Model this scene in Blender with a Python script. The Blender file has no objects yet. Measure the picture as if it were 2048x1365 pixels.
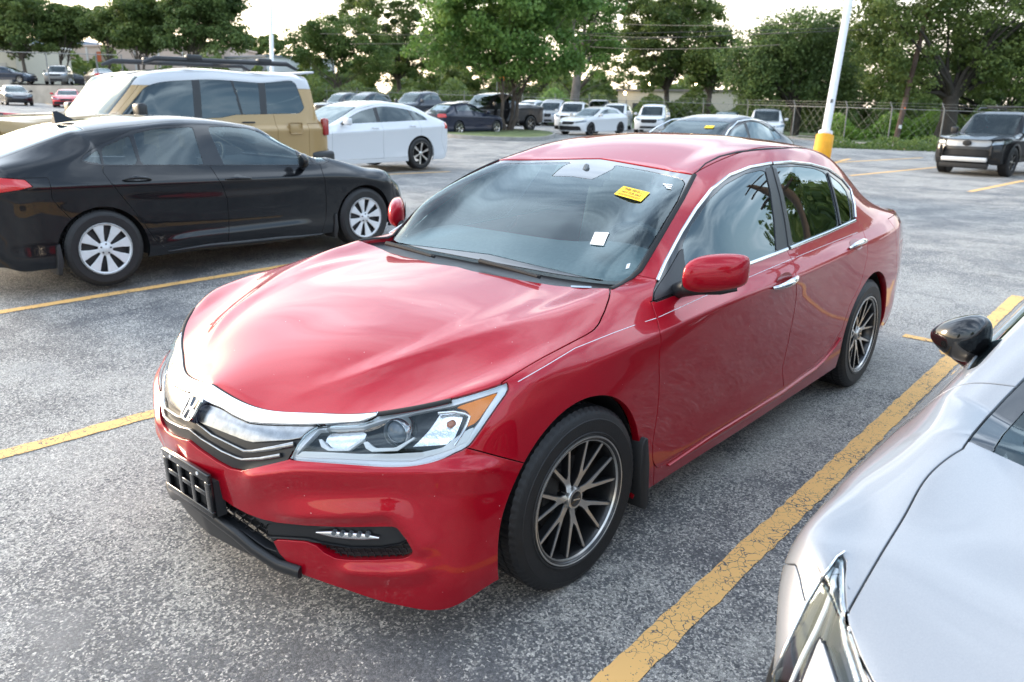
import bpy, bmesh, math, random
import numpy as np
from mathutils import Vector, Matrix, Quaternion
R_ = math.radians
random.seed(7); rng = np.random.default_rng(11)
scene = bpy.context.scene
COL = scene.collection

# ------------------------------------------------------------------ camera
# world frame: origin on the ground under the red car's front axle, x = car forward, y = car left, z = up
IW, IH = 2048.0, 1365.0
CF, CPOS, CYAW, CPIT, CROL = 1567.916, np.array([1.93948, 2.30164, 1.60360]), -2.417519, -0.293826, 0.012037
_fw = np.array([math.cos(CPIT)*math.cos(CYAW), math.cos(CPIT)*math.sin(CYAW), math.sin(CPIT)])
_r0 = np.cross(_fw, [0, 0, 1.0]); _r0 /= np.linalg.norm(_r0)
_u0 = np.cross(_r0, _fw)
CR = math.cos(CROL)*_r0 + math.sin(CROL)*_u0
CU = -math.sin(CROL)*_r0 + math.cos(CROL)*_u0
CFW = _fw
camd = bpy.data.cameras.new('camera'); cam = bpy.data.objects.new('camera', camd); COL.objects.link(cam)
cam.matrix_world = Matrix(((CR[0], CU[0], -CFW[0], CPOS[0]), (CR[1], CU[1], -CFW[1], CPOS[1]),
                           (CR[2], CU[2], -CFW[2], CPOS[2]), (0, 0, 0, 1)))
camd.sensor_fit = 'HORIZONTAL'; camd.sensor_width = 36.0; camd.lens = CF/IW*36.0
camd.clip_start = 0.05; camd.clip_end = 3000.0
camd.dof.use_dof = True; camd.dof.focus_distance = 2.5; camd.dof.aperture_fstop = 5.0
scene.camera = cam
def pix(P):
    d = np.asarray(P, float) - CPOS
    z = d @ CFW
    z = np.where(np.abs(z) < 1e-6, 1e-6, z)
    return np.stack([IW/2 + CF*(d @ CR)/z, IH/2 - CF*(d @ CU)/z], -1)
def ray(u, v):
    return CFW + CR*(u - IW/2)/CF - CU*(v - IH/2)/CF
def at(u, v, x=None, y=None, z=None):
    """the point on the sight line of photo pixel (u, v) that has the given x, y or z"""
    d = ray(u, v)
    if x is not None: t = (x - CPOS[0])/d[0]
    elif y is not None: t = (y - CPOS[1])/d[1]
    else: t = (z - CPOS[2])/d[2]
    return CPOS + d*t

# ------------------------------------------------------------------ sky, sun, exposure
SUN_AZ, SUN_EL = R_(-78.0), R_(14.0)     # direction towards the sun (azimuth in the xy plane from +x)
world = bpy.data.worlds.new('World'); scene.world = world; world.use_nodes = True
wn, wl = world.node_tree.nodes, world.node_tree.links
wn.clear()
def wnode(t, **k):
    n = wn.new(t)
    for a, b in k.items(): setattr(n, a, b)
    return n
w_out = wnode('ShaderNodeOutputWorld'); w_bg = wnode('ShaderNodeBackground')
sky = wnode('ShaderNodeTexSky', sky_type='NISHITA', sun_disc=False)
sky.sun_elevation = SUN_EL; sky.sun_rotation = math.pi/2 - SUN_AZ; sky.altitude = 200
sky.air_density = 1.2; sky.dust_density = 2.5; sky.ozone_density = 1.5
tc = wnode('ShaderNodeTexCoord'); sep = wnode('ShaderNodeSeparateXYZ')
wl.new(tc.outputs['Generated'], sep.inputs[0])
# cloud layer: project the view direction on a flat layer so that clouds get thinner bands towards the horizon
zc = wnode('ShaderNodeMath', operation='MAXIMUM'); zc.inputs[1].default_value = 0.0
wl.new(sep.outputs['Z'], zc.inputs[0])
za = wnode('ShaderNodeMath', operation='ADD'); za.inputs[1].default_value = 0.16; wl.new(zc.outputs[0], za.inputs[0])
dv = wnode('ShaderNodeVectorMath', operation='DIVIDE')
cz = wnode('ShaderNodeCombineXYZ')
for i in range(3): wl.new(za.outputs[0], cz.inputs[i])
wl.new(tc.outputs['Generated'], dv.inputs[0]); wl.new(cz.outputs[0], dv.inputs[1])
flat = wnode('ShaderNodeVectorMath', operation='MULTIPLY'); flat.inputs[1].default_value = (1, 1, 0)
wl.new(dv.outputs[0], flat.inputs[0])
mp = wnode('ShaderNodeMapping'); mp.inputs['Scale'].default_value = (2.6, 1.0, 1); mp.inputs['Rotation'].default_value = (0, 0, R_(35))
mp.inputs['Location'].default_value = (3.1, 0.7, 0)
wl.new(flat.outputs[0], mp.inputs['Vector'])
nz = wnode('ShaderNodeTexNoise'); nz.inputs['Scale'].default_value = 0.9; nz.inputs['Detail'].default_value = 7
nz.inputs['Roughness'].default_value = 0.55; nz.inputs['Distortion'].default_value = 0.55
wl.new(mp.outputs[0], nz.inputs['Vector'])
cr = wnode('ShaderNodeValToRGB'); cr.color_ramp.elements[0].position = 0.40; cr.color_ramp.elements[1].position = 0.66
cr.color_ramp.interpolation = 'EASE'
wl.new(nz.outputs['Fac'], cr.inputs[0])
# a thin high veil everywhere, thick clouds where the noise is high
ma = wnode('ShaderNodeMapRange'); ma.inputs['To Min'].default_value = 0.10; ma.inputs['To Max'].default_value = 0.95
wl.new(cr.outputs['Color'], ma.inputs['Value'])
hz = wnode('ShaderNodeMapRange'); hz.inputs['From Min'].default_value = 0.0; hz.inputs['From Max'].default_value = 0.35
hz.inputs['To Min'].default_value = 0.85; hz.inputs['To Max'].default_value = 0.0
wl.new(sep.outputs['Z'], hz.inputs['Value'])
mx = wnode('ShaderNodeMath', operation='MAXIMUM'); wl.new(ma.outputs[0], mx.inputs[0]); wl.new(hz.outputs[0], mx.inputs[1])
ccol = wnode('ShaderNodeMix', data_type='RGBA')          # cloud colour: warm and bright near the horizon, cooler above
ccol.inputs[6].default_value = (6.0, 6.9, 8.0, 1)
hz2 = wnode('ShaderNodeMapRange'); hz2.inputs['From Min'].default_value = 0.02; hz2.inputs['From Max'].default_value = 0.5
hz2.inputs['To Min'].default_value = 1.0; hz2.inputs['To Max'].default_value = 0.0
wl.new(sep.outputs['Z'], hz2.inputs['Value']); wl.new(hz2.outputs[0], ccol.inputs[0])
# the horizon glows warm around the low sun and is grey-blue opposite to it
sdir = wnode('ShaderNodeVectorMath', operation='DOT_PRODUCT'); sdir.inputs[1].default_value = (math.cos(SUN_AZ), math.sin(SUN_AZ), 0); wl.new(tc.outputs['Generated'], sdir.inputs[0])
gl_ = wnode('ShaderNodeMapRange'); gl_.interpolation_type = 'SMOOTHSTEP'; gl_.inputs['From Min'].default_value = -.75; gl_.inputs['From Max'].default_value = .7; wl.new(sdir.outputs['Value'], gl_.inputs['Value'])
hcol = wnode('ShaderNodeMix', data_type='RGBA'); hcol.inputs[6].default_value = (3.0, 3.3, 3.8, 1); hcol.inputs[7].default_value = (8.4, 6.8, 4.9, 1)
wl.new(gl_.outputs[0], hcol.inputs[0]); wl.new(hcol.outputs[2], ccol.inputs[7])
mixc = wnode('ShaderNodeMix', data_type='RGBA')
wl.new(mx.outputs[0], mixc.inputs[0]); wl.new(sky.outputs[0], mixc.inputs[6]); wl.new(ccol.outputs[2], mixc.inputs[7])
wl.new(mixc.outputs[2], w_bg.inputs['Color']); w_bg.inputs['Strength'].default_value = 0.15
wl.new(w_bg.outputs[0], w_out.inputs['Surface'])
sund = bpy.data.lights.new('sun', 'SUN'); sun = bpy.data.objects.new('sun', sund); COL.objects.link(sun)
sund.energy = 1.1; sund.angle = R_(18); sund.color = (1.0, 0.86, 0.7)
_sd = Vector((math.cos(SUN_EL)*math.cos(SUN_AZ), math.cos(SUN_EL)*math.sin(SUN_AZ), math.sin(SUN_EL)))
sun.rotation_euler = _sd.to_track_quat('Z', 'Y').to_euler()
scene.view_settings.view_transform = 'Standard'; scene.view_settings.look = 'None'
scene.view_settings.exposure = 1.65; scene.view_settings.gamma = 1.0
scene.view_settings.use_curve_mapping = False
scene.render.engine = 'CYCLES'
scene.cycles.max_bounces = 10; scene.cycles.transparent_max_bounces = 16
scene.cycles.glossy_bounces = 5; scene.cycles.diffuse_bounces = 3; scene.cycles.transmission_bounces = 6
scene.cycles.caustics_reflective = False; scene.cycles.caustics_refractive = False
scene.cycles.sample_clamp_indirect = 6.0

# ------------------------------------------------------------------ materials
MATS = {}
def _principled(name):
    m = bpy.data.materials.new(name); m.use_nodes = True
    b = m.node_tree.nodes['Principled BSDF']; return m, b
def mat(name, col=(.5, .5, .5), rough=.5, metal=0.0, coat=0.0, crough=.03, spec=.5, emit=None, estr=0.0, var=0.0, vscale=8.0, bump=0.0, bscale=60.0, trans=0.0, ior=1.5):
    """a principled material whose colour / roughness varies a little with an object-space noise"""
    if name in MATS: return MATS[name]
    m, b = _principled(name); n, l = m.node_tree.nodes, m.node_tree.links
    b.inputs['Base Color'].default_value = (*col, 1); b.inputs['Roughness'].default_value = rough
    b.inputs['Metallic'].default_value = metal; b.inputs['Coat Weight'].default_value = coat
    b.inputs['Coat Roughness'].default_value = crough; b.inputs['Specular IOR Level'].default_value = spec
    b.inputs['Transmission Weight'].default_value = trans; b.inputs['IOR'].default_value = ior
    if emit: b.inputs['Emission Color'].default_value = (*emit, 1); b.inputs['Emission Strength'].default_value = estr
    if var or bump:
        t = n.new('ShaderNodeTexCoord')
    if var:
        nt = n.new('ShaderNodeTexNoise'); nt.inputs['Scale'].default_value = vscale; nt.inputs['Detail'].default_value = 6
        l.new(t.outputs['Object'], nt.inputs['Vector'])
        rm = n.new('ShaderNodeMapRange'); rm.inputs['From Min'].default_value = .3; rm.inputs['From Max'].default_value = .7
        rm.inputs['To Min'].default_value = 1 - var; rm.inputs['To Max'].default_value = 1 + var
        l.new(nt.outputs['Fac'], rm.inputs['Value'])
        mu = n.new('ShaderNodeVectorMath'); mu.operation = 'SCALE'; mu.inputs[0].default_value = col
        l.new(rm.outputs[0], mu.inputs['Scale']); l.new(mu.outputs[0], b.inputs['Base Color'])
    if bump:
        nb = n.new('ShaderNodeTexNoise'); nb.inputs['Scale'].default_value = bscale; nb.inputs['Detail'].default_value = 4
        l.new(t.outputs['Object'], nb.inputs['Vector'])
        bp = n.new('ShaderNodeBump'); bp.inputs['Strength'].default_value = bump; bp.inputs['Distance'].default_value = .01
        l.new(nb.outputs['Fac'], bp.inputs['Height']); l.new(bp.outputs[0], b.inputs['Normal'])
    MATS[name] = m; return m
def paint(name, col=(.5, .5, .5), metal=.35, rough=.38, flake=.12, dirt=0.0, cior=1.42):
    """clear-coated automotive paint with fine flakes; dirt > 0 adds dust specks"""
    if name in MATS: return MATS[name]
    m, b = _principled(name); n, l = m.node_tree.nodes, m.node_tree.links
    b.inputs['Metallic'].default_value = metal; b.inputs['Roughness'].default_value = rough
    b.inputs['Coat Weight'].default_value = 1.0; b.inputs['Coat Roughness'].default_value = .018; b.inputs['Coat IOR'].default_value = cior; b.inputs['Specular IOR Level'].default_value = .15
    t = n.new('ShaderNodeTexCoord')
    v = n.new('ShaderNodeTexVoronoi'); v.inputs['Scale'].default_value = 900
    l.new(t.outputs['Object'], v.inputs['Vector'])
    rm = n.new('ShaderNodeMapRange'); rm.inputs['To Min'].default_value = 1 - flake; rm.inputs['To Max'].default_value = 1 + flake
    sx = n.new('ShaderNodeSeparateColor'); l.new(v.outputs['Color'], sx.inputs[0]); l.new(sx.outputs[0], rm.inputs['Value'])
    mu = n.new('ShaderNodeVectorMath'); mu.operation = 'SCALE'; mu.inputs[0].default_value = col
    l.new(rm.outputs[0], mu.inputs['Scale'])
    src = mu.outputs[0]
    if dirt:
        v2 = n.new('ShaderNodeTexVoronoi'); v2.inputs['Scale'].default_value = 42; v2.inputs['Randomness'].default_value = 1
        l.new(t.outputs['Object'], v2.inputs['Vector'])
        sc = n.new('ShaderNodeSeparateColor'); l.new(v2.outputs['Color'], sc.inputs[0])
        th = n.new('ShaderNodeMath'); th.operation = 'MULTIPLY'; th.inputs[1].default_value = .075; l.new(sc.outputs[1], th.inputs[0])
        lt = n.new('ShaderNodeMath'); lt.operation = 'LESS_THAN'; l.new(v2.outputs['Distance'], lt.inputs[0]); l.new(th.outputs[0], lt.inputs[1])
        gt = n.new('ShaderNodeMath'); gt.operation = 'GREATER_THAN'; gt.inputs[1].default_value = .80; l.new(sc.outputs[0], gt.inputs[0])
        mm = n.new('ShaderNodeMath'); mm.operation = 'MULTIPLY'; l.new(lt.outputs[0], mm.inputs[0]); l.new(gt.outputs[0], mm.inputs[1])
        m3 = n.new('ShaderNodeMath'); m3.operation = 'MULTIPLY'; m3.inputs[1].default_value = dirt; l.new(mm.outputs[0], m3.inputs[0])
        mixd = n.new('ShaderNodeMix'); mixd.data_type = 'RGBA'; l.new(m3.outputs[0], mixd.inputs[0]); l.new(src, mixd.inputs[6]); mixd.inputs[7].default_value = (.75, .62, .6, 1)
        src = mixd.outputs[2]
        nd = n.new('ShaderNodeTexNoise'); nd.inputs['Scale'].default_value = 3.0; nd.inputs['Detail'].default_value = 8; nd.inputs['Roughness'].default_value = .6
        l.new(t.outputs['Object'], nd.inputs['Vector'])
        mr = n.new('ShaderNodeMapRange'); mr.inputs['From Min'].default_value = .45; mr.inputs['From Max'].default_value = .75; mr.inputs['To Min'].default_value = .003; mr.inputs['To Max'].default_value = .025
        l.new(nd.outputs['Fac'], mr.inputs['Value']); l.new(mr.outputs[0], b.inputs['Coat Roughness'])
    l.new(src, b.inputs['Base Color'])
    MATS[name] = m; return m
def glass(name, tint=(.8, .9, .9), dens=.25, rough=.0, fm=1.75):
    """car glazing: see-through tinted pane with a mirror-like surface (fresnel)"""
    if name in MATS: return MATS[name]
    m = bpy.data.materials.new(name); m.use_nodes = True; n, l = m.node_tree.nodes, m.node_tree.links
    n.clear()
    o = n.new('ShaderNodeOutputMaterial'); mixs = n.new('ShaderNodeMixShader'); tr = n.new('ShaderNodeBsdfTransparent')
    gl = n.new('ShaderNodeBsdfGlossy'); fr = n.new('ShaderNodeFresnel'); fr.inputs['IOR'].default_value = 1.55
    gl.inputs['Roughness'].default_value = rough; gl.inputs['Color'].default_value = (.84, .97, 1, 1)
    tr.inputs['Color'].default_value = (tint[0]*(1-dens), tint[1]*(1-dens), tint[2]*(1-dens), 1)
    geo = n.new('ShaderNodeNewGeometry')
    ml = n.new('ShaderNodeMath'); ml.operation = 'MULTIPLY_ADD'; ml.inputs[1].default_value = fm; ml.inputs[2].default_value = .01
    l.new(fr.outputs[0], ml.inputs[0])
    l.new(ml.outputs[0], mixs.inputs[0]); l.new(tr.outputs[0], mixs.inputs[1]); l.new(gl.outputs[0], mixs.inputs[2])
    l.new(mixs.outputs[0], o.inputs['Surface'])
    MATS[name] = m; return m
def tyre_mat():
    return mat('tyre_rubber', (.009, .009, .010), .55, var=.25, vscale=30, bump=.12, bscale=220)

# ------------------------------------------------------------------ scene-graph helpers
def tag(o, label=None, cat=None, group=None, kind=None):
    if label: o['label'] = label
    if cat: o['category'] = cat
    if group: o['group'] = group
    if kind: o['kind'] = kind
    return o
def empty(name, loc=(0, 0, 0), rz=0.0, label=None, cat=None, group=None):
    o = bpy.data.objects.new(name, None); COL.objects.link(o); o.empty_display_size = .2
    o.location = loc; o.rotation_euler = (0, 0, rz)
    return tag(o, label, cat, group)
def obj(name, me, m=None, parent=None, loc=None, rot=None):
    o = bpy.data.objects.new(name, me); COL.objects.link(o)
    if m is not None and len(me.materials) == 0: me.materials.append(m)
    if parent is not None: o.parent = parent
    if loc is not None: o.location = loc
    if rot is not None: o.rotation_euler = rot
    return o
def mesh_np(name, V, F, N=None, smooth=True):
    """mesh from arrays; F may be an (n,3)/(n,4) array or a list of polygons; N = vertex normals"""
    me = bpy.data.meshes.new(name)
    V = np.asarray(V, float)
    if isinstance(F, np.ndarray) and F.ndim == 2:
        k = F.shape[1]; nf = len(F)
        me.vertices.add(len(V)); me.vertices.foreach_set('co', V.ravel())
        me.loops.add(nf*k); me.loops.foreach_set('vertex_index', F.ravel().astype(np.int32))
        me.polygons.add(nf); me.polygons.foreach_set('loop_start', np.arange(0, nf*k, k, dtype=np.int32))
        me.polygons.foreach_set('use_smooth', np.full(nf, smooth))
        me.update(calc_edges=True); me.validate(clean_customdata=False)
    else:
        me.from_pydata([tuple(v) for v in V], [], [tuple(f) for f in F]); me.update()
        if smooth: me.polygons.foreach_set('use_smooth', np.full(len(me.polygons), True))
    if N is not None and len(me.vertices) == len(V):
        me.normals_split_custom_set_from_vertices([tuple(x) for x in N])
    return me
class MB:
    """collects simple shapes into one mesh"""
    def __init__(s): s.V = []; s.F = []
    def add(s, V, F):
        o = len(s.V); s.V += [tuple(v) for v in V]; s.F += [tuple(i + o for i in f) for f in F]; return s
    def box(s, c, d, rz=0.0, M=None):
        x, y, z = d[0]/2, d[1]/2, d[2]/2
        P = [Vector((a*x, b*y, e*z)) for a in (-1, 1) for b in (-1, 1) for e in (-1, 1)]
        if M is None: M = Matrix.Rotation(rz, 3, 'Z')
        P = [M @ p + Vector(c) for p in P]
        return s.add(P, [(0, 1, 3, 2), (4, 6, 7, 5), (0, 4, 5, 1), (2, 3, 7, 6), (0, 2, 6, 4), (1, 5, 7, 3)])
    def tube(s, pts, r, n=8, cap=True):
        pts = [Vector(p) for p in pts]; rr = r if hasattr(r, '__len__') else [r]*len(pts)
        V = []; F = []; prev = None
        for i, p in enumerate(pts):
            t = (pts[min(i+1, len(pts)-1)] - pts[max(i-1, 0)])
            if t.length < 1e-9: t = Vector((0, 0, 1))
            t.normalize()
            if prev is None: a = t.orthogonal().normalized()
            else:
                a = prev - t*prev.dot(t)
                a = a.normalized() if a.length > 1e-6 else t.orthogonal().normalized()
            prev = a; b = t.cross(a)
            for k in range(n):
                q = 2*math.pi*k/n
                V.append(p + (a*math.cos(q) + b*math.sin(q))*rr[i])
        for i in range(len(pts)-1):
            for k in range(n):
                F.append((i*n+k, i*n+(k+1) % n, (i+1)*n+(k+1) % n, (i+1)*n+k))
        if cap: F += [tuple(range(n))[::-1], tuple((len(pts)-1)*n+k for k in range(n))]
        return s.add(V, F)
    def lathe(s, prof, n=48, M=None, closed=False):
        """prof = list of (radius, axial); axis = local y"""
        V = []; F = []; m = len(prof)
        for k in range(n):
            q = 2*math.pi*k/n
            for (r, h) in prof: V.append(Vector((r*math.cos(q), h, r*math.sin(q))))
        for k in range(n):
            k2 = (k+1) % n
            for i in range(m-1 if not closed else m):
                j = (i+1) % m
                F.append((k*m+i, k*m+j, k2*m+j, k2*m+i))
        if M is not None: V = [M @ v for v in V]
        return s.add(V, F)
    def prism(s, poly, h0, h1, f):
        """extrude a 2d polygon; f(u, v, h) -> point"""
        n = len(poly)
        V = [f(u, v, h0) for u, v in poly] + [f(u, v, h1) for u, v in poly]
        F = [tuple(range(n))[::-1], tuple(range(n, 2*n))] + [(i, (i+1) % n, n+(i+1) % n, n+i) for i in range(n)]
        return s.add(V, F)
    def mesh(s, name, smooth=False, bevel=0.0, seg=2, angle=35):
        me = bpy.data.meshes.new(name); me.from_pydata(s.V, [], s.F); me.update()
        bm = bmesh.new(); bm.from_mesh(me)
        bmesh.ops.recalc_face_normals(bm, faces=bm.faces)
        if bevel > 0:
            es = [e for e in bm.edges if len(e.link_faces) == 2 and e.calc_face_angle(0) > R_(angle)]
            bmesh.ops.bevel(bm, geom=es, offset=bevel, segments=seg, affect='EDGES', profile=.5)
        for f in bm.faces: f.smooth = smooth or bevel > 0
        if smooth or bevel > 0:
            for e in bm.edges:
                if len(e.link_faces) == 2 and e.calc_face_angle(0) > R_(angle + 8 if not bevel else 50): e.smooth = False
        bm.to_mesh(me); bm.free(); return me
    def build(s, name, m, parent=None, smooth=False, bevel=0.0, seg=2, angle=35, loc=None, rot=None):
        return obj(name, s.mesh(name, smooth, bevel, seg, angle), m, parent, loc, rot)
def copy_tree(o, parent=None):
    c = o.copy(); COL.objects.link(c)
    if parent is not None: c.parent = parent
    for ch in list(o.children): copy_tree(ch, c)
    return c

# ------------------------------------------------------------------ car body surfaces
def hermite(P, sub, crease=None, knots=None, alpha=.6):
    """interpolate control points along axis 0. P (n, m, 3); sub = samples per span; crease (n, m) in 0..1 breaks the tangent.
    knots None -> per-column chord knots. returns dense points and fractional control index"""
    P = np.asarray(P, float); n, m = P.shape[:2]
    if knots is None:
        d = np.maximum(np.linalg.norm(np.diff(P, axis=0), axis=2), 1e-5)**alpha
    else:
        d = np.repeat(np.diff(np.asarray(knots, float))[:, None], m, 1)
    D = (P[1:] - P[:-1])/d[..., None]
    Tm = np.zeros_like(P)
    Tm[0] = D[0]; Tm[-1] = D[-1]
    if n > 2:
        w = d[1:]/(d[1:] + d[:-1])
        Tm[1:-1] = w[..., None]*D[:-1] + (1-w)[..., None]*D[1:]
        Tm[0] = 1.5*D[0] - .5*Tm[1]; Tm[-1] = 1.5*D[-1] - .5*Tm[-2]
    Tin = Tm.copy(); Tout = Tm.copy()
    if crease is not None and n > 2:
        c = np.asarray(crease, float)[..., None]
        Tin[1:-1] = Tm[1:-1]*(1-c[1:-1]) + D[:-1]*c[1:-1]
        Tout[1:-1] = Tm[1:-1]*(1-c[1:-1]) + D[1:]*c[1:-1]
    out = []; fi = []
    for i in range(n-1):
        k = sub[i]
        t = np.arange(k)/k
        if i == n-2: t = np.append(t, 1.0)
        h = d[i][None, :, None]; t_ = t[:, None, None]
        h00 = 2*t_**3 - 3*t_**2 + 1; h10 = t_**3 - 2*t_**2 + t_; h01 = -2*t_**3 + 3*t_**2; h11 = t_**3 - t_**2
        out.append(h00*P[i] + h10*h*Tout[i] + h01*P[i+1] + h11*h*Tin[i+1]); fi.append(i + t)
    return np.concatenate(out), np.concatenate(fi)
def sdf_poly(Q, poly):
    """signed distance (negative inside) of 2d points to a closed polygon"""
    Q = np.asarray(Q, float); poly = np.asarray(poly, float)
    d = np.full(len(Q), 1e18); ins = np.zeros(len(Q), bool)
    for a, b in zip(poly, np.roll(poly, -1, 0)):
        e = b - a; L = e @ e
        t = np.clip(((Q - a) @ e)/max(L, 1e-12), 0, 1)
        dd = ((Q - a - t[:, None]*e)**2).sum(1); d = np.minimum(d, dd)
        c = (a[1] > Q[:, 1]) != (b[1] > Q[:, 1])
        with np.errstate(divide='ignore', invalid='ignore'):
            xi = a[0] + (Q[:, 1]-a[1])*(e[0])/(e[1] if abs(e[1]) > 1e-12 else 1e-12)
        ins ^= c & (Q[:, 0] < xi)
    return np.where(ins, -1, 1)*np.sqrt(d)
def smooth_poly(pts, k=4, closed=False):
    P = np.asarray(pts, float)[:, None, :]
    if closed:
        P = np.concatenate([P[-3:], P, P[:3]]); n = len(P)
        Q, fi = hermite(P, [k]*(n-1), alpha=.5); m = (fi >= 3) & (fi < n-3); return Q[m][:, 0]
    Q, _ = hermite(P, [k]*(len(P)-1), alpha=.5); return Q[:, 0]
class Shell:
    """half (y >= 0) body surface: triangles with labels, cut by scalar fields"""
    def __init__(s): s.V = None
    def build(s, lower, upper, h=.03, lcrease=None, ucrease=None, nfront=6):
        """lower[k][i]: level k (bottom..top), ring station i. upper[j][c]: row j, line c (0 = centre).
        the ring (top level) equals row 0 (front), line -1 (side) and the last row reversed (rear)"""
        Lw = np.array(lower, float); Up = np.array(upper, float)
        nl, ns = Lw.shape[:2]; nr, nc = Up.shape[:2]
        ring = Lw[-1]
        i0, i1 = nc-1, nc-1+nr-1            # ring stations of the two corners
        kn = np.concatenate([[0], np.cumsum(np.maximum(np.linalg.norm(np.diff(ring, axis=0), axis=1), .01)**.8)])
        span = np.max(np.linalg.norm(np.diff(Lw, axis=1), axis=2), 0)
        span[i0:i1] = np.maximum(span[i0:i1], np.max(np.linalg.norm(np.diff(Up, axis=0), axis=2), 1))
        sub = np.maximum(1, np.ceil(span/h).astype(int))
        sub[:i0] = np.maximum(sub[:i0], sub[i1:][::-1]); sub[i1:] = sub[:i0][::-1]   # front and rear rows carry the same samples
        # lower: along stations, then across levels (with a ghost level taken from the upper shell)
        cr0 = np.zeros((nl, ns)) if lcrease is None else np.array(lcrease, float)
        ghost = 2*Lw[-1] - Lw[-2]
        gm = ghost.copy(); gm[i0+1:i1] = Up[1:-1, -2]
        LG = np.concatenate([Lw, gm[None]], 0)
        A, fi = hermite(np.swapaxes(LG, 0, 1), sub, knots=kn)        # (S, nl+1, 3)
        crd = np.stack([np.interp(fi, np.arange(ns), cr0[k]) for k in range(nl)] + [np.zeros(len(fi))], 0)
        lspan = np.max(np.linalg.norm(np.diff(A[:, :nl], axis=1), axis=2), 0)
        lsub = [max(1, int(math.ceil(x/h))) for x in lspan] + [1]
        B, lf = hermite(np.swapaxes(A, 0, 1), lsub, crease=crd)
        B = B[lf <= nl-1 + 1e-9]; s.lf = lf[lf <= nl-1+1e-9]         # (K, S, 3)
        K, S = B.shape[:2]
        # upper: along rows (knots shared with the ring side), then across lines with a ghost column
        kr = kn[i0:i1+1]
        cu = np.zeros((nr, nc)) if ucrease is None else np.array(ucrease, float)
        gc = 2*Up[:, -1] - Up[:, -2]; gc[1:-1] = Lw[-2, i0+1:i1]
        UG = np.concatenate([2*Up[:, :1]*[1, 0, 1] - Up[:, 1:2]*[1, 0, 1] + 0*Up[:, :1], Up, gc[:, None]], 1)
        UG[:, 0] = Up[:, 1]*[1, -1, 1]                               # mirrored ghost keeps the centre line smooth
        A2, fu = hermite(UG, sub[i0:i1], crease=np.concatenate([cu[:, :1], cu, cu[:, :1]], 1), knots=kr)   # (SU, nc+2, 3)
        cs = sub[:i0]                                                # line c -> c+1 uses the front-row samples
        B2, cf = hermite(np.swapaxes(A2, 0, 1), [1] + list(cs) + [1])
        k2 = (cf >= 1-1e-9) & (cf <= nc+1e-9)
        B2 = np.swapaxes(B2[k2], 0, 1); s.cf = cf[k2]-1; s.fu = fu   # (SU, C, 3)
        SU, C = B2.shape[:2]
        nf = int(sub[:i0].sum())
        top = B[-1]
        B2[0] = top[:nf+1]; B2[-1] = top[::-1][:nf+1]; B2[:, -1] = top[nf:nf+SU]
        B[:, 0, 1] = 0; B[:, -1, 1] = 0; B2[:, 0, 1] = 0
        V = np.concatenate([B.reshape(-1, 3), B2.reshape(-1, 3)])
        il = np.arange(K*S).reshape(K, S); iu = K*S + np.arange(SU*C).reshape(SU, C)
        iu[1:-1, -1] = il[-1, nf+1:nf+SU-1]                          # weld the sides
        iu[0, -1] = il[-1, nf]; iu[-1, -1] = il[-1, nf+SU-1]
        def tris(I, flip):
            a, b, c, d = I[:-1, :-1].ravel(), I[1:, :-1].ravel(), I[1:, 1:].ravel(), I[:-1, 1:].ravel()
            T = np.concatenate([np.stack([a, b, c], 1), np.stack([a, c, d], 1)])
            return T[:, ::-1] if flip else T
        Tl = tris(il, False); Tu = tris(iu, True)
        # orientation: lower normals outwards (test on a door triangle), upper upwards
        def nrm(T): return np.cross(V[T[:, 1]]-V[T[:, 0]], V[T[:, 2]]-V[T[:, 0]])
        if (nrm(Tl)[:, 1]).sum() < 0: Tl = Tl[:, ::-1]
        if (nrm(Tu)[:, 2]).sum() < 0: Tu = Tu[:, ::-1]
        s.V = V; s.T = np.concatenate([Tl, Tu]).astype(np.int64)
        s.part = np.concatenate([np.zeros(len(Tl), int), np.ones(len(Tu), int)])   # 0 lower, 1 upper
        s.U = np.full((len(V), 2), np.nan)                           # surface parameters: (level, station) / (row, line)
        ss, ll = np.meshgrid(fi, s.lf); s.U[:K*S] = np.stack([ll.ravel(), ss.ravel()], 1)
        cc, rr = np.meshgrid(s.cf, fu); s.U[K*S:] = np.stack([rr.ravel(), cc.ravel()], 1)
        s.nlow = K*S
        s.isup = np.arange(len(V)) >= K*S
        s.normals()
        s.L = np.zeros(len(s.T), int)
        return s
    def normals(s):
        f = np.cross(s.V[s.T[:, 1]]-s.V[s.T[:, 0]], s.V[s.T[:, 2]]-s.V[s.T[:, 0]])
        N = np.zeros_like(s.V)
        for k in range(3): np.add.at(N, s.T[:, k], f)
        m = np.abs(s.V[:, 1]) < 1e-6; N[m, 1] = 0
        s.N = N/np.maximum(np.linalg.norm(N, axis=1, keepdims=True), 1e-12)
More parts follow.
